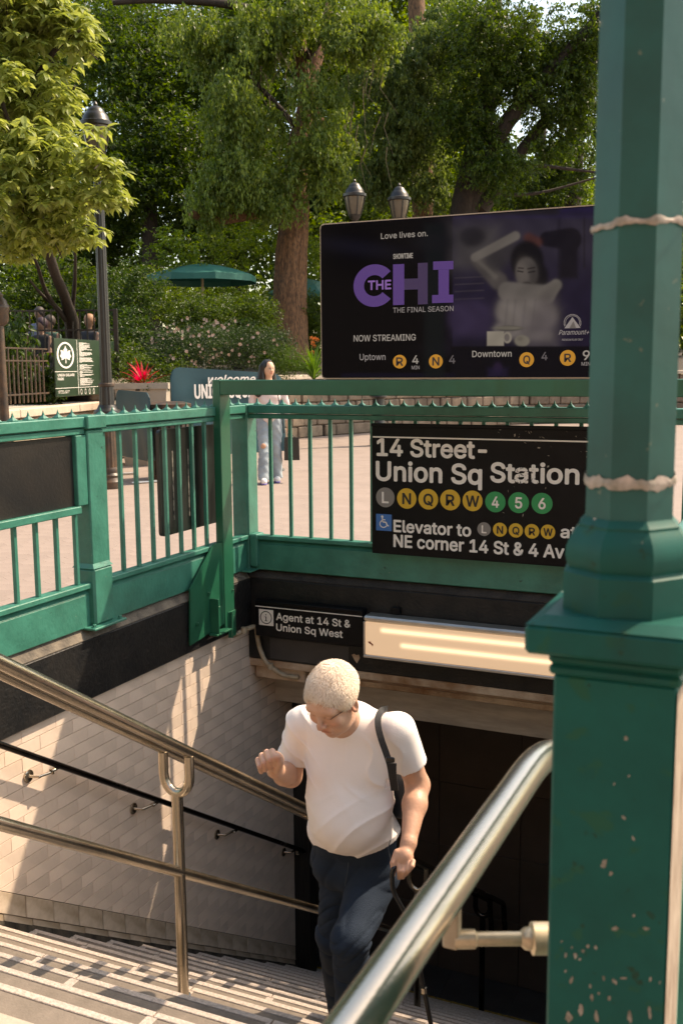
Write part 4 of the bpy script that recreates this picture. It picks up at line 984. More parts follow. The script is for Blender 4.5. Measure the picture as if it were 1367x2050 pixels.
# lit lamp on the header
lf = empty('strip_light', (-1.8, 6.1, -.4), 'long lit fluorescent light box on the black header wall', 'light fixture')
lx0, lx1 = aty(727, 1270, 6.10)[0], -.62; lz1, lz0 = -.118, -.405
M_diff = bpy.data.materials.new('lit_diffuser'); M_diff.use_nodes = True; n = M_diff.node_tree.nodes; l = M_diff.node_tree.links; p = n['Principled BSDF']
p.inputs['Base Color'].default_value = (.42, .33, .25, 1); p.inputs['Roughness'].default_value = .35
tc = n.new('ShaderNodeTexCoord'); sp = n.new('ShaderNodeSeparateXYZ'); l.new(tc.outputs['Object'], sp.inputs[0])
def gaus(z0, wd, xlo, amp):
    a = n.new('ShaderNodeMath'); a.operation = 'SUBTRACT'; l.new(sp.outputs[2], a.inputs[0]); a.inputs[1].default_value = z0
    b = n.new('ShaderNodeMath'); b.operation = 'DIVIDE'; l.new(a.outputs[0], b.inputs[0]); b.inputs[1].default_value = wd
    c = n.new('ShaderNodeMath'); c.operation = 'POWER'; l.new(b.outputs[0], c.inputs[0]); c.inputs[1].default_value = 2
    d = n.new('ShaderNodeMath'); d.operation = 'MULTIPLY'; l.new(c.outputs[0], d.inputs[0]); d.inputs[1].default_value = -1
    e = n.new('ShaderNodeMath'); e.operation = 'EXPONENT'; l.new(d.outputs[0], e.inputs[0])
    g_ = n.new('ShaderNodeMapRange'); l.new(sp.outputs[0], g_.inputs[0]); g_.inputs[1].default_value = xlo; g_.inputs[2].default_value = xlo + .03; g_.inputs[3].default_value = 0; g_.inputs[4].default_value = amp
    h = n.new('ShaderNodeMath'); h.operation = 'MULTIPLY'; l.new(e.outputs[0], h.inputs[0]); l.new(g_.outputs[0], h.inputs[1]); return h
W2 = (lx1 - lx0) / 2
h1 = gaus(.055, .016, -W2 + .11, .40); h2 = gaus(-.035, .016, -W2 + .25, .40)
s1_ = n.new('ShaderNodeMath'); s1_.operation = 'ADD'; l.new(h1.outputs[0], s1_.inputs[0]); l.new(h2.outputs[0], s1_.inputs[1])
s2_ = n.new('ShaderNodeMath'); s2_.operation = 'ADD'; l.new(s1_.outputs[0], s2_.inputs[0]); s2_.inputs[1].default_value = .215
p.inputs['Emission Color'].default_value = (1.0, .72, .54, 1); l.new(s2_.outputs[0], p.inputs['Emission Strength'])
zm_ = (lz0 + lz1) / 2
MB().box((lx0 + .012, 6.105, lz0 + .022), (lx1 - .012, 6.19, lz1 - .042), .004).build('diffuser', M_diff, lf, org=((lx0 + lx1) / 2, 6.14, zm_))
MB().box((lx0, 6.095, lz1 - .040), (lx1, 6.215, lz1), .012).build('top_trim', M_alu, lf)
MB().box((lx0, 6.095, lz0), (lx1, 6.215, lz0 + .020), .004).build('bottom_trim', M_alu, lf)
for x_ in (lx0, lx1 - .012): MB().box((x_, 6.097, lz0 + .0205), (x_ + .012, 6.215, lz1 - .0405), .003).build('end_trim', M_alu, lf)
c = aty(742, 1288, 6.104); MB().add([(c[0] + dx, 6.1035, c[2] + dz) for dx, dz in ((-.02, .01), (0, .012), (.004, .002), (.018, -.004), (.014, -.022), (.004, -.008), (-.012, -.002))], [tuple(range(7))]).build('sticker_scrap', mat('red_scrap', (.35, .08, .04), .6), lf)
MB().box((lx0 + .16, 6.19, lz1 + .004), (lx0 + .225, 6.219, lz1 + .05), .003).build('clip', M_sign, lf)
# ------------------------------------------------------------------ man climbing the stairs
def skinmat(name, c, spots=()):
    m = mat(name, c, .48, var=.10, vscale=14, bump=.12, bscale=90); p = m.node_tree.nodes['Principled BSDF']
    p.inputs['Subsurface Weight'].default_value = .12; p.inputs['Subsurface Radius'].default_value = (.012, .005, .003); p.inputs['Subsurface Scale'].default_value = .5
    n = m.node_tree.nodes; l = m.node_tree.links; src = p.inputs['Base Color'].links[0].from_socket
    ca = n.new('ShaderNodeVertexColor'); ca.layer_name = 'tone'; sp = n.new('ShaderNodeSeparateColor'); l.new(ca.outputs[0], sp.inputs[0])
    mx = n.new('ShaderNodeMix'); mx.data_type = 'RGBA'; l.new(sp.outputs[0], mx.inputs[0]); l.new(src, mx.inputs[6]); mx.inputs[7].default_value = (c[0] * .80, c[1] * .42, c[2] * .38, 1)
    m2 = n.new('ShaderNodeMix'); m2.data_type = 'RGBA'; l.new(sp.outputs[1], m2.inputs[0]); l.new(mx.outputs[2], m2.inputs[6]); m2.inputs[7].default_value = (.05, .03, .02, 1)
    l.new(m2.outputs[2], p.inputs['Base Color']); return m
def toner(red, dark):
    def f(me, co):
        a = np.zeros(len(co)); b = np.zeros(len(co))
        for c, r, s in red: a = np.maximum(a, s * np.exp(-(((co - np.array(c)) ** 2).sum(1)) / r ** 2))
        for c, r, s in dark: b = np.maximum(b, s * np.exp(-(((co - np.array(c)) ** 2).sum(1)) / r ** 2))
        at = me.color_attributes.new('tone', 'FLOAT_COLOR', 'POINT'); at.data.foreach_set('color', np.stack([a, b, a * 0, a * 0 + 1], 1).astype(np.float32).ravel())
    return f
M_skin = skinmat('weathered_skin', (.61, .345, .235))
M_shirt = mat('white_cotton', (.88, .81, .77), .8, var=.02, vscale=8, bump=.12, bscale=220)
M_navy = mat('navy_trousers', (.013, .024, .042), .85, color2=(.020, .033, .054), vscale=5, bump=.4, bscale=300, spec=.25)
man = empty('person', (-1.5, 3.35, -1.194), 'man in a white T-shirt and navy trousers climbing the stairs looking down, cane in hand', 'person')
ey = aty
hc = V3(-1.462, 3.130, .366)
Fd = V3(-.14, -.86, -.49); Fd /= np.linalg.norm(Fd)
Ld = np.cross(V3(0, 0, 1), Fd); Ld = V3(.985, -.17, .0); Ld -= Fd * (Ld @ Fd); Ld /= np.linalg.norm(Ld); Ud = np.cross(Fd, Ld) * -1
if Ud[2] < 0: Ud = -Ud
def hp(l_, f_, u_): return hc + Ld * l_ + Fd * f_ + Ud * u_
AX = np.array([Ld, Fd, Ud])
shR, shL = V3(-1.665, 3.30, .195), V3(-1.283, 3.30, .222)
elR, wrR = V3(-1.735, 3.33, -.035), V3(-1.678, 3.10, .085)
elL, wrL = ey(836, 1572, 3.38), ey(818, 1688, 3.20)
H_ = .0036
B = Field((-1.86, 2.93, -.62), (-1.05, 3.62, .56), H_)
# head
B.ell(hp(0, -.012, .025), (.074, .094, .086), 0, AX); B.ell(hp(0, .030, -.035), (.060, .058, .078), .03, AX)
B.cap(hp(0, .055, -.098), hp(0, .040, -.088), .024, .035, .03); B.ell(hp(-.036, .02, -.07), (.028, .042, .032), .03, AX); B.ell(hp(.036, .02, -.07), (.028, .042, .032), .03, AX)
B.cap(hp(-.045, .070, .022), hp(.045, .070, .022), .015, None, .025)                     # brow
B.ell(hp(-.034, .0935, .004), (.0145, .014, .0095), .010, AX, 'sub'); B.ell(hp(.034, .0935, .004), (.0145, .014, .0095), .010, AX, 'sub')
B.ell(hp(-.033, .076, .003), (.0125, .0115, .0085), .003, AX); B.ell(hp(.033, .076, .003), (.0125, .0115, .0085), .003, AX)
B.cap(hp(0, .083, .012), hp(0, .107, -.030), .0075, .0105, .010); B.ell(hp(-.012, .097, -.033), (.0085, .010, .008), .006, AX); B.ell(hp(.012, .097, -.033), (.0085, .010, .008), .006, AX)
B.ell(hp(-.042, .062, -.028), (.023, .020, .020), .02, AX); B.ell(hp(.042, .062, -.028), (.023, .020, .020), .02, AX)
B.cap(hp(-.021, .083, -.062), hp(.021, .083, -.062), .0052, None, .008); B.cap(hp(-.018, .083, -.073), hp(.018, .083, -.073), .0060, None, .008)
B.cap(hp(-.023, .093, -.0672), hp(.023, .093, -.0672), .0028, None, .003, 'sub')
for s_ in (-1, 1):
    B.cap(hp(s_ * .026, .090, -.036), hp(s_ * .040, .078, -.068), .0035, None, .008, 'sub')   # cheek fold
    B.ell(hp(s_ * .082, -.008, -.012), (.012, .020, .034), .006, AX); B.ell(hp(s_ * .092, -.002, -.010), (.007, .011, .020), .004, AX, 'sub')
B.cap(hp(0, -.02, -.05), V3(-1.474, 3.275, .215), .056, .064, .03)
# torso core under the clothes, then arms
B.cap((-1.474, 3.33, .12), (-1.485, 3.38, -.34), .085, .07, .05); B.cap(shR, shL, .045, None, .04)

B.cap(shR, elR, .048, .040, .02); B.cap(elR, elR * .6 + wrR * .4, .041, .042, .02); B.cap(elR * .6 + wrR * .4, wrR, .042, .026, .02)
B.cap(shL, elL, .050, .043, .02); B.cap(elL, elL * .65 + wrL * .35, .042, .043, .02); B.cap(elL * .65 + wrL * .35, wrL, .043, .0265, .02)
# raised fist (his right hand)
f0 = ey(541, 1524, 3.045)
wv = f0 - wrR; wv /= np.linalg.norm(wv)
B.cap(wrR, f0 + V3(.010, .022, -.004), .028, .030, .015); B.ell(f0 + V3(-.001, .006, .000), (.040, .031, .037), .012)
def fp_(px, py, y): return ey(px, py, y)
fing = [((545, 1505), (551, 1518), (551, 1531)), ((534, 1507), (540, 1522), (541, 1536)), ((524, 1513), (529, 1528), (531, 1541)), ((516, 1522), (520, 1535), (523, 1546))]
for i, (a, b, c) in enumerate(fing):
    rr = (.0122, .0122, .0115, .0102)[i]
    A, Bp, Cc = fp_(a[0], a[1], 3.034), fp_(b[0], b[1], 3.006), fp_(c[0], c[1], 3.026)
    B.cap(A, Bp, rr, rr * .98, .0022); B.cap(Bp, Cc, rr * .98, rr * .88, .0022)
B.cap(fp_(555, 1543, 3.055), fp_(561, 1528, 3.018), .0135, .012, .005); B.cap(fp_(561, 1528, 3.018), fp_(556, 1516, 3.004), .012, .0105, .003)
# left hand on the cane
hL = ey(809, 1718, 3.165)
B.cap(wrL, hL, .027, .026, .012); B.ell(hL + V3(0, -.004, 0), (.035, .024, .036), .012)
for i, (a, b, c) in enumerate((((799, 1728), (800, 1744), (799, 1758)), ((809, 1731), (809, 1746), (806, 1757)), ((819, 1729), (818, 1742), (812, 1751)), ((827, 1725), (825, 1735), (818, 1744)))):
    rr = (.0102, .0102, .0098, .0085)[i]
    A, Bp, Cc = ey(a[0], a[1], 3.145), ey(b[0], b[1], 3.128), ey(c[0], c[1], 3.145)
    B.cap(A, Bp, rr, rr * .95, .004); B.cap(Bp, Cc, rr * .95, rr * .8, .0035)
B.cap(ey(795, 1708, 3.155), ey(787, 1728, 3.135), .0135, .011, .006); B.cap(ey(787, 1728, 3.135), ey(787, 1752, 3.125), .0108, .0085, .004)
ch = [(hp(0, .105, -.032), .016, .55), (hp(0, .09, -.068), .019, .85), (hp(-.042, .08, -.028), .022, .35), (hp(.042, .08, -.028), .022, .35), (hp(.08, 0, -.01), .02, .5), (hp(-.08, 0, -.01), .02, .5)]
ch += [(fp_(b[0], b[1], 2.998), .010, .35) for a, b, c in fing] + [(fp_(556, 1520, 3.0), .012, .4), (fp_(536, 1545, 3.0), .02, .3)]
dk = [(hp(s_ * (.022 + .009 * k), .088, .0 - .001 * k), .0045, .55) for s_ in (-1, 1) for k in range(4)] + [(hp(x_, .089, -.0675), .0035, .45) for x_ in np.linspace(-.02, .02, 9)] + [(hp(s_ * .011, .100, -.041), .004, .6) for s_ in (-1, 1)]
body = fieldobj(B, 'body', M_skin, man, extra=toner(ch, dk))

# T-shirt
S = Field((-1.84, 3.00, -.42), (-1.10, 3.66, .34), .0042)
S.ell((-1.474, 3.315, .12), (.185, .115, .165), 0); S.cap((-1.655, 3.305, .195), (-1.293, 3.305, .220), .060, None, .05)
S.ell((-1.482, 3.315, -.04), (.166, .145, .20), .05); S.ell((-1.472, 3.285, -.12), (.142, .158, .14), .05); S.cap((-1.555, 3.37, -.24), (-1.425, 3.37, -.235), .116, None, .05)
S.cap((-1.48, 3.33, .21), (-1.472, 3.275, .245), .085, .066, .04)
sR = shR + (elR - shR) * .66; S.cap(shR, sR, .062, .064, .03)
sL = shL + (elL - shL) * .58; S.cap(shL, sL, .064, .064, .03)
dR = (elR - shR) / np.linalg.norm(elR - shR); dL = (elL - shL) / np.linalg.norm(elL - shL)
S.plane(shR + dR * .155, dR, sR - .11, sR + .085); S.plane(shL + dL * .150, dL, sL - .075, sL + .11)
S.plane((-1.45, 3.15, -.285), (.06, .28, -1))
def crs(u, e=2.5): return (1 - np.abs(np.sin(u))) ** e
def folds(X, Y, Z):
    a = np.clip((X + 1.60) / .16, 0, 1) * np.clip((.02 - Z) / .12, 0, 1) * np.clip((3.55 - Y) / .2, 0, 1)
    f1 = crs((Z * .92 - (X + 1.3) * .48) * 33 + .9 * np.sin(X * 15) + .5 * np.sin(Z * 19))
    b = np.clip((X + 1.46) / .06, 0, 1) * np.clip((Z + .04) / .08, 0, 1) * np.clip((.22 - Z) / .06, 0, 1); f2 = crs(((X + 1.3) * .9 + (Z - .2) * .5) * 34 + np.sin(Z * 27))
    c = np.clip((-1.54 - X) / .08, 0, 1); f3 = crs((Z * .9 + X * .8) * 36 + 1.5 * np.sin(Y * 14)); w_ = crs((Z * .6 + (X + 1.5) * .5) * 26 + 1.2 * np.sin(X * 9), 2) * np.clip((.12 - Z) / .15, 0, 1)
    return -.0075 * a * f1 - .006 * b * f2 - .006 * c * f3 - .0015 * w_ + .0016 * np.sin(X * 31 + 3 * np.sin(Z * 13)) * np.sin(Z * 22 + 1)
S.disp(folds)

shirt = fieldobj(S, 'shirt', M_shirt, man)
# sleeve and hem bands
for c_, d_, r_ in ((shR + dR * .150, dR, .0645), (shL + dL * .145, dL, .0645)):
    pass
# trousers
T = Field((-1.86, 2.90, -1.50), (-1.12, 4.02, -.20), .0055)
T.cap((-1.570, 3.395, -.37), (-1.425, 3.395, -.36), .108, None, .0); T.cap((-1.56, 3.37, -.255), (-1.425, 3.37, -.25), .104, None, .03)
kR = ey(668, 1872, 3.42); aR = ey(688, 2075, 3.80); kL = ey(702, 1886, 3.16); aL = ey(706, 2100, 3.38)
T.cap((-1.568, 3.42, -.42), kR, .082, .066, .05); T.cap(kR, aR, .068, .052, .03)
T.cap((-1.418, 3.38, -.42), kL, .092, .072, .05); T.cap(kL, aL, .072, .056, .03)
def crease(u): return (1 - np.abs(np.sin(u))) ** 3
def tf(X, Y, Z):
    m1 = np.clip((-.38 - Z) / .1, 0, 1)
    a = crease((Z + (X + 1.4) * .75) * 21 + 1.6 * np.sin(X * 13 + Y * 5) + .8 * np.sin(Z * 17)); kn = np.exp(-((Z - kL[2] + .03) / .09) ** 2) * crease((Z - .5 * X) * 58 + 1.5 * np.sin(X * 25))
    b = crease((X * 1.2 - Z * .8) * 26 + np.sin(Y * 20)) * np.exp(-((Z + .40) / .10) ** 2)
    return .010 * a * m1 + .009 * kn + .008 * b + .002 * np.sin(X * 40) * np.sin(Z * 30)
T.disp(tf)
T.plane(aR + V3(0, 0, -.02), (0, 0, -1), (-1.8, 3.62, -1.45), (-1.5, 4.0, -1.2)); T.plane(aL + V3(0, 0, -.02), (0, 0, -1), (-1.6, 3.2, -1.4), (-1.3, 3.55, -1.05))
tr = fieldobj(T, 'trousers', M_navy, man)
MB().tube([ey(697, 1728, 3.272), ey(695, 1750, 3.268), ey(690, 1775, 3.28)], .0014, 6).build('fly_seam', mat('navy_seam', (.05, .065, .08), .8), tr)
pk = MB().tube([ey(781, 1683, 3.285), ey(777, 1700, 3.27), ey(782, 1722, 3.27)], .0016, 6).build('pocket_edge', mat('navy_seam2', (.05, .065, .08), .8), tr)
M_shoe = mat('dark_shoe', (.015, .014, .014), .5)
for a_, zf in ((aR, -NZ * 7), (aL, -NZ * 6)):
    Sh = Field((a_[0] - .09, a_[1] - .25, zf - .02), (a_[0] + .09, a_[1] + .14, zf + .16), .006)
    Sh.cap((a_[0], a_[1] + .03, zf + .045), (a_[0], a_[1] - .14, zf + .038), .044, .040, .02).cap((a_[0], a_[1], zf + .07), (a_[0], a_[1], zf + .12), .045, .04, .02).plane((0, 0, zf + .002), (0, 0, -1))
    fieldobj(Sh, 'shoe', M_shoe, man)
# hair: a close cap with thousands of short curls on it
Hf = Field(hc - .17, hc + .17, .0045)
Hf.ell(hp(0, -.020, .036), (.0845, .101, .090), 0, AX); Hf.plane(hp(0, .066, .052), Fd * .86 - Ud * .50); Hf.plane(hp(0, .0, -.035), -Ud * .95 + Fd * .3)
for s_ in (-1, 1): Hf.ell(hp(s_ * .070, .006, .030), (.014, .036, .030), .02, AX)
Hf.plane(hp(0, .050, -.03), Fd * .9 - Ud * .25)
Hf.disp(lambda X, Y, Z: .0012 * np.sin(X * 60) * np.sin(Z * 55 + Y * 40))
M_hair = mat('white_curly_hair', (.76, .62, .49), .7, color2=(.66, .52, .40), vscale=40, bump=.3, bscale=120)
hair = fieldobj(Hf, 'hair', M_hair, man)
me = hair.data; nn = len(me.vertices); co = np.empty(nn * 3, np.float32); no = np.empty(nn * 3, np.float32); me.vertices.foreach_get('co', co); me.vertices.foreach_get('normal', no)
co = co.reshape(-1, 3).astype(float) + np.array(absloc(hair)); no = no.reshape(-1, 3).astype(float)
sel = rng.choice(nn, 9500); P0 = co[sel] - no[sel] * .002; N0 = no[sel]; ok = (N0 @ Fd < .93); P0 = P0[ok]; N0 = N0[ok]; n_ = len(P0)
fl_ = (P0 - hp(.01, -.06, .12)); fl_ -= N0 * (fl_ * N0).sum(1)[:, None]; fl_ /= np.linalg.norm(fl_, axis=1)[:, None] + 1e-6
swirl = np.sin(P0[:, 0] * 55) * np.cos(P0[:, 2] * 48 + P0[:, 1] * 30); sd_ = np.cross(N0, fl_); tg1 = fl_ + sd_ * (swirl * .9 + rng.normal(0, .35, n_))[:, None]; tg1 /= np.linalg.norm(tg1, axis=1)[:, None]; tg2 = np.cross(N0, tg1); L = rng.uniform(.018, .034, n_)[:, None]; seg = []
curl = (rng.uniform(.3, 1.3, n_) * np.sign(rng.normal(size=n_)))[:, None]
for k in range(6):
    t = k / 5; a = t * curl * 1.6; c_ = P0 + N0 * (.0035 + .0045 * np.sin(t * 2.6)) * rng.uniform(.8, 1.2, (n_, 1)) + (tg1 * np.sin(a * .9 + 1e-3) / (np.abs(curl) * 1.6) * np.sign(curl) + tg2 * (1 - np.cos(a)) * .35) * L; wd = tg2 * (.00075 * (1 - .6 * t)); seg += [c_ - wd, c_ + wd]
Vv = np.stack(seg, 1).reshape(-1, 3); base = (np.arange(n_) * 12)[:, None]; Fq = np.concatenate([base + np.array([[2 * k, 2 * k + 1, 2 * k + 3, 2 * k + 2]]) for k in range(5)]); c0 = Vv.mean(0)
tag(link('hair_curls', rawmesh('hair_curls', Vv - c0, Fq), mat('white_hair_strand', (.84, .71, .58), .5), hair, c0), kind='stuff')
# eyebrows
pts = []
for s_ in (-1, 1):
    for k in range(60): x_ = s_ * rng.uniform(.014, .050); pts.append(hp(x_, .0865 - abs(x_) ** 2 * 5, .0185 + rng.normal(0, .0022)))
pts = np.array(pts); M3 = eul(rng.uniform(0, 6.28, len(pts)), rng.normal(-.5, .3, len(pts)), rng.normal(0, .5, len(pts)))
scatter('eyebrows', (np.array([(0, .05, 0), (1, 0, 0), (0, -.05, 0)]), np.array([(0, 1, 2)])), pts, M3, np.full(len(pts), .010), mat('grey_brow', (.48, .36, .26), .7), man, 'stuff')
# glasses
gt = empty('glasses', hp(.06, .06, .01), 'thin wire glasses on the face of the man climbing the stairs', 'glasses')
for s_ in (-1, 1):
    MB().tube([hp(s_ * .046, .090, .006), hp(s_ * .0715, .045, .006), hp(s_ * .080, -.008, .002)], .0013, 6).build('temple', mat('wire_frame', (.08, .06, .05), .3, metal=.8), gt)
# cane
cn = empty('walking_cane', ey(862, 2050, 3.16), 'black walking cane with a curved handle gripped by the man in the white T-shirt', 'cane')
P = [ey(796, 1742, 3.15), ey(789, 1734, 3.13), ey(785, 1748, 3.12), ey(785, 1775, 3.12), ey(790, 1792, 3.12), ey(803, 1815, 3.12), ey(818, 1843, 3.12), ey(838, 1930, 3.13), ey(862, 2050, 3.15)]
end = P[-1] + (P[-1] - P[-2]) / np.linalg.norm(P[-1] - P[-2]) * .34
mb = MB().tube(fillet(P[:8] + [P[-1], end], .02, 4), .0085, 12); mb.build('shaft', mat('black_cane', (.008, .008, .009), .25), cn, smooth=50)
MB().lathe(tuple(ey(848, 1983, 3.135)), [(.0105, -.01), (.0105, .01)], 12).build('joint_ring', M_steel, cn)
# shoulder bag
bg_ = empty('shoulder_bag', (-1.24, 3.48, .0), 'dark shoulder bag hanging on a black strap behind the arm of the climbing man', 'bag')
Bg = Field((-1.44, 3.28, -.24), (-1.04, 3.66, .24), .006); Bg.cap((-1.36, 3.50, .06), (-1.34, 3.50, -.10), .085, .095, .0).cap((-1.275, 3.45, -.0), (-1.275, 3.45, -.10), .035, .04, .05)
Bg.disp(lambda X, Y, Z: .003 * np.sin(Z * 60 + X * 30)); fieldobj(Bg, 'bag_body', mat('navy_nylon', (.010, .016, .028), .5, var=.4, vscale=6), bg_)
def strapm(pts, wd, th, name, m, parent):
    P = [Vector(p) for p in pts]; mb = MB(); n = len(P)
    for i in range(n):
        t = (P[min(i + 1, n - 1)] - P[max(i - 1, 0)]).normalized(); nr_ = Vector((.25, -1, .25)).normalized(); sd = t.cross(nr_).normalized(); nr_ = sd.cross(t)
        for a, b in ((-1, -1), (1, -1), (1, 1), (-1, 1)): mb.v.append(tuple(P[i] + sd * wd / 2 * a + nr_ * th / 2 * b))
    for i in range(n - 1):
        for k in range(4): mb.f.append((i * 4 + k, i * 4 + (k + 1) % 4, i * 4 + 4 + (k + 1) % 4, i * 4 + 4 + k))
    mb.f += [(0, 1, 2, 3), tuple(4 * (n - 1) + k for k in (3, 2, 1, 0))]
    return mb.build(name, m, parent, smooth=40)
sp_ = [(775, 1420, 3.33), (764, 1423, 3.28), (757, 1436, 3.245), (757, 1456, 3.215), (763, 1480, 3.195), (771, 1503, 3.185), (780, 1530, 3.18), (785, 1558, 3.20), (789, 1583, 3.235)]
def cr_(P, n=5):
    out = []; P = [np.array(p) for p in P]
    for i in range(len(P) - 1):
        p0, p1, p2, p3 = P[max(i - 1, 0)], P[i], P[i + 1], P[min(i + 2, len(P) - 1)]
        for k in range(n): t = k / n; out.append(.5 * (2 * p1 + (p2 - p0) * t + (2 * p0 - 5 * p1 + 4 * p2 - p3) * t * t + (3 * p1 - p0 - 3 * p2 + p3) * t ** 3))
    return out + [P[-1]]
M_web = mat('black_webbing', (.010, .010, .011), .6, bump=.4, bscale=400)
strapm(cr_([ey(*q) for q in sp_]), .023, .004, 'strap', M_web, bg_)
strapm(cr_([ey(786, 1528, 3.18), ey(786, 1550, 3.185), ey(790, 1582, 3.22)]), .027, .007, 'strap_pad', M_web, bg_)
MB().box(tuple(ey(781, 1521, 3.168) - V3(.016, .004, .009)), tuple(ey(781, 1521, 3.168) + V3(.016, .005, .009)), .003).build('buckle', mat('black_plastic', (.006, .006, .006), .25), bg_)

# ------------------------------------------------------------------ woman walking across the plaza
wo = atz(541, 966); ang = math.atan2(.50, .87)
wom = empty('person', wo, 'woman with long dark hair in pale ripped jeans walking across the plaza carrying a bag', 'person')
ca_, sa_ = math.cos(ang), math.sin(ang)
def wp(x, y, z): return wo + np.array([x * ca_ - y * sa_, x * sa_ + y * ca_, z])       # local: +x her left, -y forwards
def fld(h, lo, hi):
    c = [wp(x, y, z) for x in (lo[0], hi[0]) for y in (lo[1], hi[1]) for z in (lo[2], hi[2])]; return Field(np.min(c, 0), np.max(c, 0), h)
M_skin2 = skinmat('pale_skin', (.66, .40, .27))
hd_ = ang + R(28); fw = V3(math.sin(hd_), -math.cos(hd_), -.04); fw /= np.linalg.norm(fw); ld = np.cross(fw, V3(0, 0, 1)) * -1; ld /= np.linalg.norm(ld); ud = V3(0, 0, 1); A2 = np.array([ld, fw, np.cross(ld, fw)])
hc2 = wp(0, -.02, 1.50)
def h2(l_, f_, u_): return hc2 + A2[0] * l_ + A2[1] * f_ + (A2[2] if A2[2][2] > 0 else -A2[2]) * u_
W = fld(.0055, (-.36, -.25, .5), (.36, .25, 1.64))
W.ell(h2(0, -.01, .02), (.076, .090, .086), 0, A2).ell(h2(0, .028, -.03), (.064, .058, .074), .03, A2).cap(h2(0, .05, -.085), h2(0, .04, -.08), .02, .03, .03)
W.cap(h2(0, .082, .0), h2(0, .095, -.028), .006, .009, .01); W.ell(h2(-.03, .088, .004), (.014, .012, .008), .01, A2, 'sub').ell(h2(.03, .088, .004), (.014, .012, .008), .01, A2, 'sub')
W.cap(h2(-.016, .080, -.055), h2(.016, .080, -.055), .006, None, .006); W.ell(h2(-.072, 0, -.01), (.008, .016, .026), .005, A2).ell(h2(.072, 0, -.01), (.008, .016, .026), .005, A2)
W.cap(h2(0, -.01, -.06), wp(0, 0, 1.30), .045, .055, .03).cap(wp(-.14, 0, 1.28), wp(.14, 0, 1.28), .045, None, .04).cap(wp(0, 0, 1.2), wp(0, 0, .8), .08, .09, .04)
wl = [wp(.185, .0, 1.27), wp(.225, .03, 1.02), wp(.245, -.02, .80), wp(.25, -.03, .72)]; wr_ = [wp(-.185, .0, 1.27), wp(-.225, .05, 1.02), wp(-.22, .0, .80), wp(-.215, -.02, .72)]
for q in (wl, wr_):
    W.cap(q[0], q[1], .035, .030, .02).cap(q[1], q[2], .030, .021, .02).cap(q[2], q[3], .022, .024, .01)
    for k in range(4): W.cap(q[3] + V3(.012 * (k - 1.5) * ca_, .012 * (k - 1.5) * sa_, -.02), q[3] + V3(.012 * (k - 1.5) * ca_, .012 * (k - 1.5) * sa_ - .008, -.065), .0075, .0065, .003)
red = [(h2(0, .085, -.055), .020, 1.0), (h2(.035, .07, -.025), .02, .25), (h2(-.035, .07, -.025), .02, .25)]
dk2 = [(h2(s_ * (.020 + .009 * k), .086, .004), .013, 1.0) for s_ in (-1, 1) for k in range(3)] + [(h2(s_ * (.018 + .008 * k), .086, .026), .006, .7) for s_ in (-1, 1) for k in range(4)]
fieldobj(W, 'body', M_skin2, wom, extra=toner(red, dk2))
Ht = fld(.007, (-.3, -.2, 1.0), (.3, .3, 1.68)); Ht.ell(h2(0, -.022, .030), (.084, .095, .090), 0, A2)
Ht.cap(h2(-.060, -.04, -.0), h2(-.125, -.03, -.32), .056, .055, .04).cap(h2(.060, -.04, -.0), h2(.125, -.05, -.30), .052, .045, .04).cap(h2(0, -.07, 0), h2(0, -.08, -.30), .07, .06, .04)
Ht.cap(h2(.0, .074, .052), h2(.0, .10, -.10), .050, .052, .015, 'sub').disp(lambda X, Y, Z: .004 * np.sin(X * 70 + 3 * np.sin(Z * 9)) * np.cos(Y * 60))
fieldobj(Ht, 'hair', mat('black_hair', (.012, .009, .008), .38, var=.5, vscale=12, stretch=(8, 8, 1)), wom)
Tp = fld(.007, (-.34, -.25, .76), (.34, .25, 1.36)); Tp.ell(wp(0, 0, 1.16), (.165, .11, .16), 0).cap(wp(-.15, 0, 1.27), wp(.15, 0, 1.27), .055, None, .04).cap(wp(0, 0, 1.1), wp(0, 0, .90), .125, .135, .05)
for q in (wl, wr_): Tp.cap(q[0], q[1], .052, .046, .03).cap(q[1], q[2] + (q[1] - q[2]) * .25, .046, .036, .02)
Tp.disp(lambda X, Y, Z: .004 * np.sin(Z * 50 + X * 30))
Tp.cap(h2(0, 0, -.06), wp(0, -.02, 1.30), .05, .062, .005, 'sub')
fieldobj(Tp, 'top', mat('pale_pink_top', (.74, .62, .60), .8, var=.05), wom)
J = fld(.007, (-.26, -.32, .03), (.26, .32, 1.0)); J.cap(wp(-.06, 0, .88), wp(.06, 0, .88), .105, None, 0)
kl, al = wp(.088, -.02, .50), wp(.095, .07, .07); kr, ar = wp(-.080, -.10, .50), wp(-.088, -.16, .07)
J.cap(wp(.08, 0, .82), kl, .092, .066, .012).cap(kl, al, .066, .076, .004).cap(wp(-.08, 0, .82), kr, .092, .066, .012).cap(kr, ar, .066, .076, .004)
J.disp(lambda X, Y, Z: .004 * np.sin(Z * 21 + X * 33 + 3 * np.sin(Y * 12)) + .003 * np.sin(Z * 55 + Y * 40 + 4 * np.sin(X * 15))).plane(wp(0, 0, .055), (0, 0, -1))
jm_ = fieldobj(J, 'jeans', mat('pale_jeans', (.37, .43, .46), .85, color2=(.25, .30, .34), vscale=4, bump=.3), wom)
MB().lathe(tuple(kr + V3(.03, -.065, -.0)), [(.001, -.0), (.035, .002), (.03, .012), (.001, .016)], 12, axis=(.5, -.87, 0)).build('knee_rip', mat('knee_skin', (.55, .30, .19), .6), jm_, smooth=60)
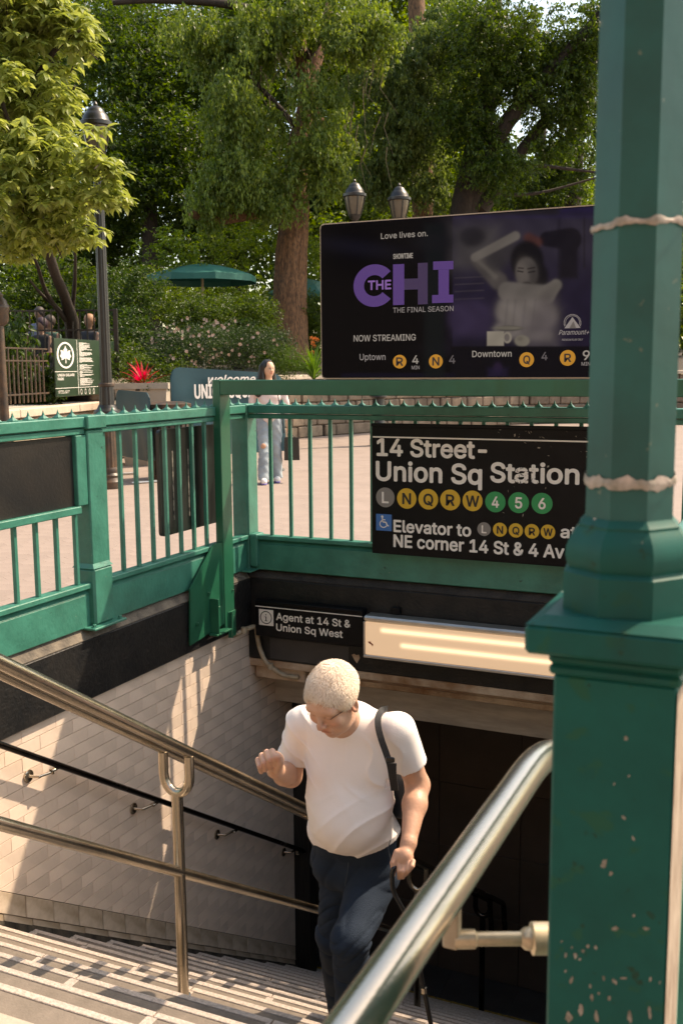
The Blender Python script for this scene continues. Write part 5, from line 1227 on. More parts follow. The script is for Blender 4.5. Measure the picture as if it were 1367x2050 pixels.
for a_ in (al, ar):
    sf = Field(a_ + V3(-.2, -.25, -.09), a_ + V3(.2, .2, .08), .007); t_ = V3(math.sin(ang), -math.cos(ang), 0); g0 = V3(a_[0], a_[1], .045)
    sf.cap(g0 - t_ * .05, g0 + t_ * .13, .046, .040, 0).cap(g0, g0 + V3(0, 0, .04), .045, .04, .02).plane((0, 0, .012), (0, 0, -1)); sh_ = fieldobj(sf, 'shoe', mat('white_trainer', (.78, .74, .72), .6), wom)
    so_ = Field(a_ + V3(-.2, -.25, -.09), a_ + V3(.2, .2, .0), .007); so_.cap(g0 - t_ * .052 - V3(0, 0, .01), g0 + t_ * .133 - V3(0, 0, .01), .049, .043, 0).plane((0, 0, .002), (0, 0, -1)).plane((0, 0, .022), (0, 0, 1)); fieldobj(so_, 'sole', mat('violet_sole', (.22, .18, .50), .6), sh_)
pb = wl[3] + V3(0, 0, -.06)
bagp = empty('paper_bag', pb - V3(0, 0, .42), 'black paper carrier bag held in the hand of the woman in jeans', 'bag')
t_ = V3(ca_, sa_, 0); f_ = V3(math.sin(ang), -math.cos(ang), 0); mb = MB(); c_ = pb + t_ * .04 - V3(0, 0, .06)
v = []
for dz, wx, wy in ((0, .095, .045), (-.30, .10, .06)):
    for a, b in ((-1, -1), (1, -1), (1, 1), (-1, 1)): v.append(c_ + t_ * wx * a + f_ * wy * b + V3(0, 0, dz))
mb.add(v, [(0, 1, 2, 3), (4, 5, 6, 7), (0, 1, 5, 4), (1, 2, 6, 5), (2, 3, 7, 6), (3, 0, 4, 7)]).build('bag_body', mat('black_paper', (.016, .014, .012), .5, color2=(.03, .022, .014), vscale=6), bagp)
for s_ in (-1, 1): MB().tube([c_ + t_ * -.045 + f_ * .04 * s_, pb + t_ * -.01 - V3(0, 0, -.005), pb + t_ * .01 - V3(0, 0, -.005), c_ + t_ * .045 + f_ * .04 * s_], .004, 6).build('bag_handle', M_web, bagp)
pu = empty('handbag_strap', wp(.15, -.1, 1.0), 'thin black bag strap hanging at the side of the woman in jeans', 'strap')
MB().tube([wp(.10, -.135, 1.28), wp(.13, -.17, 1.05), wp(.17, -.15, .82), wp(.19, -.08, .66)], .007, 6).build('strap', M_web, pu)
# ------------------------------------------------------------------ street furniture and park edge
def planept(px, py, P0, P1):
    r = ray(px, py); d = np.array(P1[:2]) - np.array(P0[:2]); n = np.array([-d[1], d[0]]); t = (n @ (np.array(P0[:2]) - CAM[:2])) / (n @ r[:2]); return CAM + r * t
M_lglass = mat('frosted_lamp_glass', (.13, .105, .075), .3, var=.15, vscale=5, trans=.3)
def lantern(t, x, y, z, s=1.0):
    """a park lantern head standing on height z"""
    L = MB().lathe((x, y, z), [(.05 * s, 0), (.075 * s, .02 * s), (.10 * s, .05 * s), (.115 * s, .09 * s), (.12 * s, .11 * s)], 16).build('lantern_cup', M_blackmetal, t, smooth=40)
    G = MB().lathe((x, y, z), [(.108 * s, .11 * s), (.150 * s, .25 * s), (.178 * s, .40 * s), (.180 * s, .43 * s)], 24).build('lantern_glass', M_lglass, t, smooth=50)
    mb = MB()
    for k in range(6):
        a = R(60 * k + 12); c, s_ = math.cos(a), math.sin(a); mb.tube([(x + r * s * c, y + r * s * s_, z + h * s) for r, h in ((.115, .10), (.158, .25), (.188, .40), (.192, .44))], .011 * s, 6)
    mb.build('lantern_ribs', M_blackmetal, t)
    MB().lathe((x, y, z), [(.19 * s, .43 * s), (.222 * s, .44 * s), (.222 * s, .485 * s), (.19 * s, .50 * s), (.175 * s, .53 * s), (.165 * s, .56 * s), (.135 * s, .60 * s), (.12 * s, .615 * s), (.115 * s, .63 * s), (.09 * s, .665 * s), (.05 * s, .69 * s), (.025 * s, .70 * s), (.03 * s, .72 * s), (.018 * s, .745 * s), (.004 * s, .76 * s)], 24).build('lantern_roof', M_blackmetal, t, smooth=35)
def lamp_post(base, hgt, label, group=None):
    x, y = base[0], base[1]; t = empty('street_lamp', (x, y, 0), label, 'street lamp', group)
    MB().lathe((x, y, 0), [(.165, 0), (.165, .09), (.15, .11), (.135, .14), (.14, .17), (.115, .20), (.12, .24), (.105, .27)], 24).build('base_drum', M_blackmetal2, t, smooth=35)
    def flute(r0, r1, z0, z1, n=12, name='shaft'):
        mb = MB(); seg = n * 4; v = []
        for z_, r_ in ((z0, r0), (z1, r1)):
            for k in range(seg): a = 2 * math.pi * k / seg; rr = r_ * (1 - .07 * (k % 4 == 2) - .035 * (k % 4 in (1, 3))); v.append((x + rr * math.cos(a), y + rr * math.sin(a), z_))
        return mb.add(v, [(k, (k + 1) % seg, seg + (k + 1) % seg, seg + k) for k in range(seg)] + [tuple(range(seg))[::-1], tuple(range(seg, 2 * seg))]).build(name, M_blackmetal2 if z0 < 1 else M_blackmetal, t)
    flute(.10, .085, .27, .88, name='lower_shaft')
    MB().lathe((x, y, 0), [(.086, .88), (.105, .90), (.15, .92), (.175, .95), (.17, .985), (.13, 1.01), (.12, 1.03), (.105, 1.06)], 24).build('shaft_collar', M_blackmetal, t, smooth=35)
    flute(.10, .088, 1.06, 1.29, name='middle_shaft')
    MB().lathe((x, y, 0), [(.092, 1.29), (.10, 1.30), (.10, 1.325), (.075, 1.34)], 20).build('shaft_ring', M_blackmetal2, t, smooth=35)
    flute(.072, .058, 1.34, hgt - .72)
    MB().lathe((x, y, hgt - .74), [(.058, 0), (.09, .01), (.09, .03), (.05, .05), (.06, .08)], 16).build('neck', M_blackmetal, t, smooth=35)
    MB().tube([(x - .22 * .91, y - .22 * .41, hgt - .80), (x + .22 * .91, y + .22 * .41, hgt - .80)], .012, 8).build('ladder_bar', M_blackmetal, t)
    lantern(t, x, y, hgt - .70, .92)
    return t
lamp_post(atz(221, 977), 4.74, 'tall black street lamp standing behind the left railing, half wrapped in bright leaves')
def twin_lamp():
    q = atd(757, 600, 19.4); x, y = q[0], q[1]; t = empty('street_lamp', (x, y, 0), 'black twin street lamp whose two lanterns rise just above the display', 'street lamp')
    MB().lathe((x, y, 0), [(.17, 0), (.17, .12), (.13, .2), (.12, .9), (.17, .95), (.11, 1.1), (.07, 1.3), (.06, 3.7), (.09, 3.74), (.05, 3.8)], 20).build('post', M_blackmetal, t, smooth=40)
    for px, py in ((711, 371), (799, 379)):
        z = 1.52 + (737 - py) / FPX * 19.4 - .76 * 1.0; L = atd(px, 600, 19.4)
        MB().tube(fillet([(x, y, 3.75), (L[0], L[1], 3.80), (L[0], L[1], z)], .25), .025, 8).build('arm', M_blackmetal, t, smooth=50); lantern(t, L[0], L[1], z, 1.0)
twin_lamp()
q = atd(-2, 640, 11.6); t = empty('bollard_lamp', (q[0], q[1], 0), 'short black domed lantern post cut by the left edge beside the park fence', 'lantern post')
MB().lathe((q[0], q[1], 0), [(.1, 0), (.1, .3), (.06, .35), (.05, 2.0), (.09, 2.03), (.105, 2.06), (.11, 2.16), (.122, 2.20), (.122, 2.225), (.105, 2.25), (.09, 2.29), (.06, 2.32), (.05, 2.33), (.055, 2.35), (.03, 2.39), (.02, 2.43), (.03, 2.45), (.005, 2.48)], 24).build('post', M_blackmetal2, t, smooth=35)

# park wall with pale cap
W0, W1 = V3(-9.69, 11.05, 0), V3(-10.78, 15.16, 0); wd_ = (W1 - W0) / np.linalg.norm(W1 - W0); wn = V3(wd_[1], -wd_[0], 0)
def wpt(s, o, z): return W0 + wd_ * s + wn * o + V3(0, 0, z)
def obox(name, m, parent, f, s0, s1, o0, o1, z0, z1, bev=.01):
    mb = MB().box((s0, o0, z0), (s1, o1, z1), bev); mb.v = [tuple(f(*v)) for v in mb.v]; return mb.build(name, m, parent)
pw = empty('park_wall', W0, 'low park wall of tan blocks with a thick pale stone cap', 'wall')
obox('core', M_soil, pw, wpt, -6, 4.15, -.9, -.06, 0, .86)
for r_ in range(3):
    s = -6 + (.3 if r_ % 2 else 0)
    while s < 4.1:
        e = min(s + .58 + .12 * math.sin(s * 5 + r_), 4.2); obox('block', M_beige, pw, wpt, s + .006, e - .006, -.40, -.03 + rng.normal(0, .006), r_ * .285 + .005, r_ * .285 + .28, .018); s = e
for r_ in range(3):
    obox('block', M_beige, pw, wpt, 4.16, 4.30, -.9, -.42, r_ * .285 + .005, r_ * .285 + .28, .018)
for a_, b_ in ((-6, -4.1), (-4.09, -2.2), (-2.19, -.3), (-.29, 1.62), (1.63, 4.34)): obox('cap_stone', M_lime, pw, wpt, a_, b_, -.92, .02, .865, .985, .012)
# park fence on the wall
pf = empty('park_fence', wpt(0, -.2, .98), 'low black iron fence standing on the pale wall cap', 'fence')
o_ = -.17
for z_, name in ((1.17, 'rail'), (1.63, 'rail'), (1.80, 'rail')): obox(name, M_blackmetal2, pf, wpt, -4, .98, o_ - .012, o_ + .012, z_ - .011, z_ + .011, .002)
k = 0; s = -3.9
while s < .95:
    obox('picket', M_blackmetal2, pf, wpt, s - .010, s + .010, o_ - .01, o_ + .01, 1.05, 1.80 if k % 2 else 1.70, .002); s += .128; k += 1
for s in (-.36, -2.4): obox('post', M_blackmetal2, pf, wpt, s - .028, s + .028, o_ - .028, o_ + .028, .985, 1.81, .004)
# tall fence turning away behind
P_a = planept(237, 790, W0, W1); P_a[2] = .98; P_dir = V3(-.912, -.41, 0)
tf_ = empty('park_fence', P_a, 'tall black iron fence behind the park notice board', 'fence')
def tpt(s, o, z): return V3(P_a[0], P_a[1], 0) + P_dir * s + V3(.41, -.912, 0) * o + V3(0, 0, z)
zt_ = 2.47
for z_ in (1.12, 2.15, zt_): obox('rail', M_blackmetal, tf_, tpt, 0, 4.2, -.015, .015, z_ - .014, z_ + .014, .002)
s = .12
while s < 4.2: obox('picket', M_blackmetal, tf_, tpt, s - .011, s + .011, -.010, .010, 1.0, zt_ + .0, .002); s += .118
for s in (0, 2.1, 4.2): obox('post', M_blackmetal, tf_, tpt, s - .035, s + .035, -.035, .035, .9, zt_ + .02, .004)
obox('bed_edge', M_soil, tf_, tpt, -.1, 5, -.15, .15, .5, 1.0, .02)

# notice board
a0 = planept(108, 676, wpt(0, -.12, 0), wpt(1, -.12, 0)); a1 = planept(231, 680, wpt(0, -.12, 0), wpt(1, -.12, 0)); b0 = planept(112, 795, wpt(0, -.12, 0), wpt(1, -.12, 0))
nb = empty('notice_board', b0, 'dark green park notice board with a white maple leaf in an oval', 'notice board')
S0 = float((a0 - W0) @ wd_); S1 = float((a1 - W0) @ wd_); Zt, Zb = a0[2], b0[2]
M_park = mat('park_board_green', (.018, .042, .022), .4, var=.15, vscale=4)
obox('board', M_park, nb, wpt, S0, S1, -.14, -.12, Zb, Zt, .003)
OB = wpt(0, -.119, 0)
def npx(x, y):  # zoomed crop units -> board coordinates
    p = planept(100 + x * .10242, 670 + y * .10242, wpt(0, -.119, 0), wpt(1, -.119, 0)); return float((p - OB) @ wd_), p[2]
def nrect(x0, y0, x1, y1, name, lift=0, m=None):
    pts = [npx(x0, y1), npx(x1, y1), npx(x1, y0), npx(x0, y0)]; s0, s1 = pts[0][0], pts[1][0]; z0, z1 = pts[0][1], pts[3][1]
    mb = MB(); return mb.add([OB + wd_ * a + wn * (.001 + lift) + V3(0, 0, b) for a, b in ((s0, z0), (s1, z0), (s1, z1), (s0, z1))], [(0, 1, 2, 3)]).build(name, m or M_signw, nb)
nrect(100, 716, 528, 727, 'rule'); nrect(110, 1045, 940, 1056, 'rule')
l0, l1 = npx(515, 70), npx(548, 1190)
MB().add([OB + wd_ * a + wn * .0014 + V3(0, 0, b) for a, b in ((l0[0], Zb + .02), (l0[0] + .012, Zb + .02), (l0[0] + .012, Zt - .01), (l0[0], Zt - .01))], [(0, 1, 2, 3)]).build('rule', M_signw, nb)
oc = npx(305, 398); ex = npx(470, 398)[0] - oc[0]; ez = npx(305, 140)[1] - oc[1]; mb = MB(); n_ = 48
for k in range(n_ + 1):
    t = 2 * math.pi * k / n_
    for f in (1, .83): mb.v.append(OB + wd_ * (oc[0] + ex * (f if f == 1 else .82) * math.cos(t)) + wn * .0012 + V3(0, 0, oc[1] + ez * (f if f == 1 else .87) * math.sin(t)))
for k in range(n_): mb.f.append((2 * k, 2 * k + 1, 2 * k + 3, 2 * k + 2))
mb.v = [tuple(v) for v in mb.v]; mb.build('oval_ring', M_white, nb)
leaf = [(0, 100), (10, 78), (20, 60), (30, 62), (24, 30), (42, 48), (74, 52), (66, 30), (68, 12), (86, -10), (60, -28), (62, -50), (36, -44), (10, -30), (5, -32), (5, -84), (-5, -84), (-5, -32), (-10, -30), (-36, -44), (-62, -50), (-60, -28), (-86, -10), (-68, 12), (-66, 30), (-74, 52), (-42, 48), (-24, 30), (-30, 62), (-20, 60), (-10, 78)]
mb = MB(); cV = tuple(OB + wd_ * oc[0] + wn * .0016 + V3(0, 0, oc[1]))
lv = [tuple(OB + wd_ * (oc[0] + ex * .0078 * a) + wn * .0016 + V3(0, 0, oc[1] + ez * .0074 * b)) for a, b in leaf]
mb.add([cV] + lv, [(0, 1 + k, 1 + (k + 1) % len(lv)) for k in range(len(lv))]).build('maple_leaf', M_white, nb)
def nt_(s, x0, x1, yb, cap, bold=.03, nm='lettering', m=None):
    a = npx(x0, yb); b = npx(x1, yb); c = npx(x0, yb - cap); return text(s, a[0], b[0], a[1], c[1] - a[1], OB + wn * .0012, wd_, (0, 0, 1), m or M_signw, nb, nm, bold, ext=0)
nt_('UNION SQUARE', 155, 480, 812, 48); nt_('PARK', 155, 272, 890, 50)
nt_('OPEN 6AM', 165, 380, 1118, 26, .02); nt_('TO 1AM DAILY', 165, 375, 1152, 22, .02)
rg = random.Random(3); y_ = 150
while y_ < 990:
    if rg.random() < .12 or 535 < y_ < 565: y_ += 18; continue
    x_ = 565 + (y_ - 150) * .03; nrect(x_, y_, x_ + rg.choice((50, 90, 150, 190, 230, 270, 250, 210)), y_ + 8, 'small_print'); y_ += 14.5
for k in range(4):
    c = npx(617 + 80 * k, 1110 - 4 * k); rx = .026; mb = MB()
    for q in range(25):
        t = 2 * math.pi * q / 24
        for f in (1, .72): mb.v.append(tuple(OB + wd_ * (c[0] + rx * 1.25 * f * math.cos(t)) + wn * .0012 + V3(0, 0, c[1] + rx * 1.7 * f * math.sin(t))))
    for q in range(24): mb.f.append((2 * q, 2 * q + 1, 2 * q + 3, 2 * q + 2))
    mb.build('rule_symbol', M_signw, nb)

# planter, red plant
qp = atd(292, 790, 16.2); pl_ = empty('planter', (qp[0], qp[1], 0), 'large pale tapered planter filled with flowers behind the blue barricade', 'planter')
a8 = R(24)
def rot8(x, y, z): return V3(qp[0] + x * math.cos(a8) - y * math.sin(a8), qp[1] + x * math.sin(a8) + y * math.cos(a8), z)
mb = MB(); v = []
for z_, h_ in ((0, .30), (1.20, .40), (1.20, .43), (1.29, .43), (1.29, .37), (1.16, .36)):
    for a, b in ((-1, -1), (1, -1), (1, 1), (-1, 1)): v.append(rot8(a * h_, b * h_, z_))
F = [(3, 2, 1, 0)] + [(r * 4 + k, r * 4 + (k + 1) % 4, r * 4 + 4 + (k + 1) % 4, r * 4 + 4 + k) for r in range(5) for k in range(4)] + [(20, 21, 22, 23)]
mb.add(v, F).build('pot', mat('pale_planter', (.40, .345, .28), .6, var=.15, vscale=3), pl_)
MB().box(tuple(rot8(-.30, -.30, 1.17)), tuple(rot8(.30, .30, 1.22))).build('soil', M_soil, pl_)
L_red = leafmat('red_leaf', (.42, .02, .03), (.62, .06, .05), .35); L_mid = leafmat('mid_green_leaf', (.018, .042, .007), (.050, .095, .015), .4)
def strapplant(name, c, n, L, wdt, m, label, cat, lean=.5, group=None):
    t = empty(name, c, label, cat, group); v = []; f = []
    for k in range(n):
        a = rng.uniform(0, 6.28); tilt = rng.uniform(.15, lean + .35); l_ = L * rng.uniform(.6, 1.1); b = len(v); d = V3(math.cos(a), math.sin(a), 0); sd = V3(-d[1], d[0], 0)
        for j in range(6):
            t_ = j / 5; p = d * l_ * t_ * math.sin(tilt) * (.6 + .7 * t_) + V3(0, 0, l_ * t_ * math.cos(tilt) * (1 - .35 * t_ * tilt)); w_ = wdt * (1 - t_ ** 2) * (.5 + t_) + .001; v += [p - sd * w_, p + sd * w_]
        f += [(b + 2 * j, b + 2 * j + 1, b + 2 * j + 3, b + 2 * j + 2) for j in range(5)]
    o = link('leaves', rawmesh('leaves', np.array(v), np.array(f)), m, t, c); o['kind'] = 'stuff'; return t
c = atd(287, 762, 16.2); strapplant('red_plant', V3(c[0], c[1], 1.22), 46, .50, .026, L_red, 'bright red spiky plant growing in the pale planter', 'plant', .8)
c = atd(310, 765, 16.1); o = crown([(V3(c[0], c[1], 1.30), V3(.35, .35, .14)), (V3(qp[0] - .1, qp[1], 1.28), V3(.35, .35, .12))], 260, 7, .035, L_mid, None, 'trailing_flowers', .05, .3)
tag(o, 'low green bedding plants spilling round the red plant in the planter', 'plant')

# blue barricades and banner
def banner(name, pA, pB, ztA, ztB, zb, label, cat, fold=.02, legs=True):
    t = empty(name, ((pA[0] + pB[0]) / 2, (pA[1] + pB[1]) / 2, 0), label, cat); L = np.linalg.norm((pB - pA)[:2]); d = (pB - pA) / L; d[2] = 0; nn_ = V3(d[1], -d[0], 0); nx = 60; nz = 24; v = []
    for side in (1, -1):
        for i in range(nx + 1):
            for j in range(nz + 1):
                s = i / nx; top = ztA + (ztB - ztA) * s; e = min(s, 1 - s) * L; r_ = .16; top -= (r_ - math.sqrt(max(0, r_ * r_ - max(0, r_ - e) ** 2))); z_ = zb + (top - zb) * j / nz
                o_ = .05 * side * (1.1 - j / nz) + fold * math.sin(s * 7 + j * .14) * .5 + fold * .4 * math.sin(s * 19 + j * .35) * (1 - j / nz); v.append(V3(pA[0], pA[1], 0) + d * s * L + nn_ * o_ + V3(0, 0, z_))
    F = []; N_ = (nx + 1) * (nz + 1)
    for sd in (0, 1):
        for i in range(nx):
            for j in range(nz): a = sd * N_ + i * (nz + 1) + j; q = (a, a + nz + 1, a + nz + 2, a + 1); F.append(q if not sd else q[::-1])
    for i in range(nx): a = i * (nz + 1) + nz; F.append((a, a + nz + 1, N_ + a + nz + 1, N_ + a))
    mb = MB().add(v, F); mb.build('cloth', M_teal, t, smooth=80)
    if legs:
        for s in (.08, .92):
            c_ = V3(pA[0], pA[1], 0) + d * s * L; MB().tube([c_ - nn_ * .25 + V3(0, 0, .02), c_ + nn_ * .25 + V3(0, 0, .02)], .017, 8).build('foot', M_alu, t); MB().tube([c_ + V3(0, 0, .02), c_ + V3(0, 0, zb + .3)], .017, 8).build('leg', M_alu, t)
    return t, d, nn_, L
pA, pB = atd(341, 770, 14.2), atd(566, 770, 15.2)
bt, bd, bn, bL = banner('barricade_banner', pA, pB, 1.535, 1.42, .28, 'long teal barricade cover printed with a welcome in white letters', 'barricade')
def bpx(px, py):
    o = pA + bn * .05; p = planept(px, py, o, o + bd); return float((p - V3(o[0], o[1], 0))[:2] @ bd[:2]), p[2]
OBn = V3(pA[0], pA[1], 0) + bn * .085
def btx(s, x0, x1, yb, cap, bold, shear=0):
    a = bpx(x0, yb); b = bpx(x1, yb); c = bpx(x0, yb - cap); text(s, a[0], b[0], a[1], c[1] - a[1], OBn, bd, (0, 0, 1), M_white, bt, 'lettering', bold, shear, ext=0)
btx('welcome to', 415, 535, 768, 17, .025, .3); btx('UNION SQUARE', 388, 528, 797, 27, .03)
pA2, pB2 = atd(232, 800, 14.6), atd(300, 800, 13.4)
banner('blue_barricade', pA2, pB2, 1.22, 1.20, .30, 'short rounded blue barricade cover beside the street lamp', 'barricade', .015)
p0 = atd(575, 770, 16.0); p1 = atd(540, 770, 15.8); 

# slatted litter bin
qb = atz(343, 958); lb = empty('litter_bin', qb, 'dark slatted round litter bin behind the left railing', 'litter bin'); rb = .27
MB().lathe(tuple(qb), [(rb * .86, .04), (rb * .9, .95)], 24).build('liner', M_blackmetal, lb, smooth=40)
slat_me = None
for k in range(22):
    a = 2 * math.pi * k / 22; c_, s_ = math.cos(a), math.sin(a); mb = MB(); w_ = .026; v = []
    for r_, z_ in ((rb * .93, .05), (rb, .5), (rb * 1.06, .98)):
        for e, th in ((-w_, 0), (w_, 0), (w_, .012), (-w_, .012)): v.append((qb[0] + (r_ + th) * c_ - e * s_, qb[1] + (r_ + th) * s_ + e * c_, z_))
    mb.add(v, [(0, 1, 5, 4), (1, 2, 6, 5), (2, 3, 7, 6), (3, 0, 4, 7), (4, 5, 9, 8), (5, 6, 10, 9), (6, 7, 11, 10), (7, 4, 8, 11), (8, 9, 10, 11), (3, 2, 1, 0)]).build('slat', mat('bin_slat', (.075, .055, .042), .6, var=.3), lb)
MB().lathe(tuple(qb), [(rb * .98, .0), (rb * 1.02, .06), (rb * .95, .07)], 24).build('base_ring', M_blackmetal2, lb, smooth=40)
MB().lathe(tuple(qb), [(rb * 1.1, .98), (rb * 1.12, 1.03), (rb * .7, 1.06)], 24).build('rim', M_blackmetal2, lb, smooth=40)

# retaining wall of stones
RW = [V3(-10.6, 13.6, 0), V3(-10.3, 16.2, 0), V3(-10.05, 18.6, 0), V3(-9.7, 20.4, 0), V3(-8.6, 23.2, 0), V3(-6.6, 26.3, 0), V3(-3.5, 28.8, 0), V3(0.8, 30.4, 0), V3(6, 31, 0)]
rt = empty('retaining_wall', RW[3], 'shaded brown stone retaining wall with a lighter cap in front of the park planting', 'wall')
for i in range(len(RW) - 1):
    A_, B_ = RW[i], RW[i + 1]; L = np.linalg.norm(B_ - A_); d = (B_ - A_) / L; n_ = V3(d[1], -d[0], 0)
    f = lambda s, o, z, A_=A_, d=d, n_=n_: A_ + d * s + n_ * o + V3(0, 0, z)
    obox('core', M_soil, rt, f, -.05, L + .05, -.5, -.05, 0, 1.2)
    if i < 7:
        for r_ in range(5):
            s = -.02 + (.18 if r_ % 2 else 0) + rng.uniform(0, .1)
            if r_ % 2: obox('stone', M_stone, rt, f, -.03, s - .008, -.2, rng.uniform(-.03, .0), r_ * .25 + .006, r_ * .25 + .244, .02)
            while s < L - .02:
                e = min(s + rng.uniform(.32, .62), L + .02); e = L + .02 if L - e < .15 else e
                obox('stone', M_stone, rt, f, s + .006, e - .006, -.2, rng.uniform(-.03, .012), r_ * .25 + .006, r_ * .25 + .244, .025); s = e
        obox('cap_stone', M_lime, rt, f, .004, L - .004, -.5, .06, 1.252, 1.35, .015)
bed = MB(); bp_ = [tuple(p[:2]) for p in RW]; v = [(p[0] + (-.2), p[1] + .1, 1.26) for p in RW] + [(30, 31, 1.26), (60, 90, 3.0), (-80, 90, 3.0), (-80, 20, 1.6), (-30, 6, 1.2), (-11.1, 9, .9)]
bed.add(v, [tuple(range(len(v)))]).build('planting_bed', M_soil); tag(bpy.data.objects['planting_bed'], kind='structure')

# far background street objects seen through the gap under the display
def small(name, m, a, b, label, cat, **k): o = MB().box(a, b, .02).build(name, m); return tag(o, label, cat, **k)

# ------------------------------------------------------------------ umbrellas
def umbrella(cpx, cpy, d, rad, htop, hrim, label):
    c = atd(cpx, cpy, d); c[2] = 0; t = empty('parasol', c, label, 'parasol'); zt = atd(cpx, htop, d)[2]; zr = atd(cpx, hrim, d)[2]; mt = mat('green_parasol_cloth', (.008, .12, .095), .6, var=.12, vscale=2)
    n_ = 8; v = [(c[0], c[1], zt)]
    for j, (f, g_) in enumerate(((.35, .22), (.7, .58), (1.0, 1.0))):
        for k in range(16):
            a = math.pi * k / 8; r_ = rad * f * (1 if k % 2 == 0 else .965); v.append((c[0] + r_ * math.cos(a), c[1] + r_ * math.sin(a), zt - (zt - zr) * g_ - (0 if k % 2 == 0 else .02 * f)))
    for k in range(16): a = math.pi * k / 8; r_ = rad * (1.0 if k % 2 == 0 else .965); v.append((c[0] + r_ * math.cos(a), c[1] + r_ * math.sin(a), zr - .14))
    F = [(0, 1 + k, 1 + (k + 1) % 16) for k in range(16)] + [(1 + 16 * j + k, 17 + 16 * j + k, 17 + 16 * j + (k + 1) % 16, 1 + 16 * j + (k + 1) % 16) for j in range(3) for k in range(16)]
    MB().add(v, F).build('canopy', mt, t)
    MB().tube([(c[0], c[1], .9), (c[0], c[1], zt + .06)], .028, 10).build('pole', mat('parasol_pole', (.42, .36, .24), .5), t)
    for k in range(8): a = math.pi * k / 4; MB().tube([(c[0], c[1], zr - .05), (c[0] + rad * .6 * math.cos(a), c[1] + rad * .6 * math.sin(a), zt - (zt - zr) * .52)], .010, 5).build('rib', M_blackmetal, t)
umbrella(405, 560, 22.5, 1.22, 527, 553, 'broad dark green parasol open above the rose bushes')
umbrella(612, 580, 26.5, 1.05, 556, 588, 'green parasol half hidden between the elm trunk and the display')

# ------------------------------------------------------------------ trees
M_bark = mat('elm_bark', (.23, .115, .055), .9, color2=(.065, .035, .02), vscale=9, stretch=(3, 3, .8), bump=1.0, bscale=30)
M_bark2 = mat('dark_bark', (.042, .029, .020), .9, color2=(.018, .013, .010), vscale=8, stretch=(3, 3, .8), bump=.8, bscale=25)
L_bright = leafmat('bright_young_leaf', (.165, .215, .050), (.31, .355, .115), .42, .42)
L_elm = leafmat('elm_leaf', (.052, .098, .016), (.19, .255, .055), .48, .42)
L_dark = leafmat('deep_green_leaf', (.018, .042, .008), (.078, .128, .018), .48, .45)
L_yel = leafmat('yellow_green_leaf', (.050, .098, .011), (.15, .21, .03), .5, .5)
L_olive = leafmat('grey_green_leaf', (.045, .080, .020), (.155, .215, .058), .45, .45)
def pxblob(px, py, rx, ry, d, rd=None):
    s = d / FPX; return (atd(px, py, d), V3(rx * s, (rd if rd else max(rx, ry) * s), ry * s))
def limb(tr, pts, radii, m, seg=12, rough=0.01, name='limb'): return wtube(pts, radii, seg, rough, 14).build(name, m, tr, smooth=60)
# left bright tree
lt = empty('tree', atd(105, 760, 14.5) * V3(1, 1, 0) + V3(0, 0, .95), 'young tree with bright yellow green leaves leaning over the street lamp at the left', 'tree')

limb(lt, [atd(150, 740, 17.5), atd(146, 660, 17.3), atd(132, 600, 16.5), atd(108, 540, 15.2), atd(85, 450, 13.6), atd(68, 330, 12.3), atd(55, 150, 11.6)], [.16, .12, .085, .07, .06, .045, .02], M_bark2, 14, .012, 'trunk')
for P in ([(142, 640, 17.2), (150, 560, 16.2), (150, 480, 14.5)], [(140, 650, 17.2), (95, 590, 16), (70, 520, 14.8), (30, 470, 13)], [(85, 450, 13.6), (150, 400, 12), (190, 350, 11.2), (240, 330, 10.9)], [(68, 330, 12.3), (120, 240, 11.5), (150, 170, 11.2)], [(146, 660, 17.3), (118, 620, 16.8), (84, 590, 16), (60, 560, 15)], [(70, 330, 12), (20, 250, 11), (0, 180, 10.8)], [(60, 180, 11.5), (110, 100, 11.2), (160, 60, 11)]):
    limb(lt, [atd(*q) for q in P], list(np.linspace(.045, .012, len(P))), M_bark2, 8, .004)
TB = [pxblob(160, 60, 42, 26, 11.2, .3), pxblob(215, 385, 36, 28, 10.8, .3), pxblob(175, 450, 44, 30, 11.1, .3), pxblob(30, 20, 130, 50, 11.4, .9), pxblob(40, 60, 110, 90, 11.3, .9), pxblob(30, 190, 110, 90, 11.2, .9), pxblob(95, 300, 110, 62, 11.0, .8), pxblob(40, 400, 120, 70, 11.1, .9), pxblob(150, 395, 62, 55, 10.9, .5), pxblob(205, 325, 52, 34, 10.6, .3), pxblob(190, 245, 30, 22, 10.7, .2), pxblob(120, 470, 62, 34, 11.3, .4), pxblob(165, 90, 26, 26, 11.2, .3), pxblob(150, 190, 28, 26, 11.1, .3), pxblob(20, 480, 70, 40, 11.6, .4), pxblob(200, 270, 22, 16, 10.7, .2), pxblob(120, 30, 60, 34, 11.2, .4)]
nc = 1350; P0, D = blobpts(TB, nc, shell=.5)
_q = (P0 - CAM) @ CR; _x = 683.5 + FPX * _q[:, 0] / -_q[:, 2]; _y = 1025 - FPX * _q[:, 1] / -_q[:, 2]
_k = ~((_x > 150) & (_x < 232) & (_y > 188) & (_y < 322) & (rng.uniform(0, 1, nc) < .72)) & ~((_x > 180) & (_x < 225) & (_y > 330) & (_y < 800) & (rng.uniform(0, 1, nc) < .6)); P0, D = P0[_k], D[_k]; nc = len(P0); ang0 = rng.uniform(0, 6.28, nc); LP = []; LY = []; LPi = []; LR_ = []; LS = []
for j in range(8):
    LP.append(P0 + rng.normal(0, .012, (nc, 3))); LY.append(ang0 + j * 6.283 / 7 + rng.normal(0, .18, nc)); LPi.append(rng.normal(-.38, .22, nc) + (.5 if j == 7 else 0)); LR_.append(rng.normal(0, .3, nc)); LS.append(rng.uniform(.115, .175, nc))
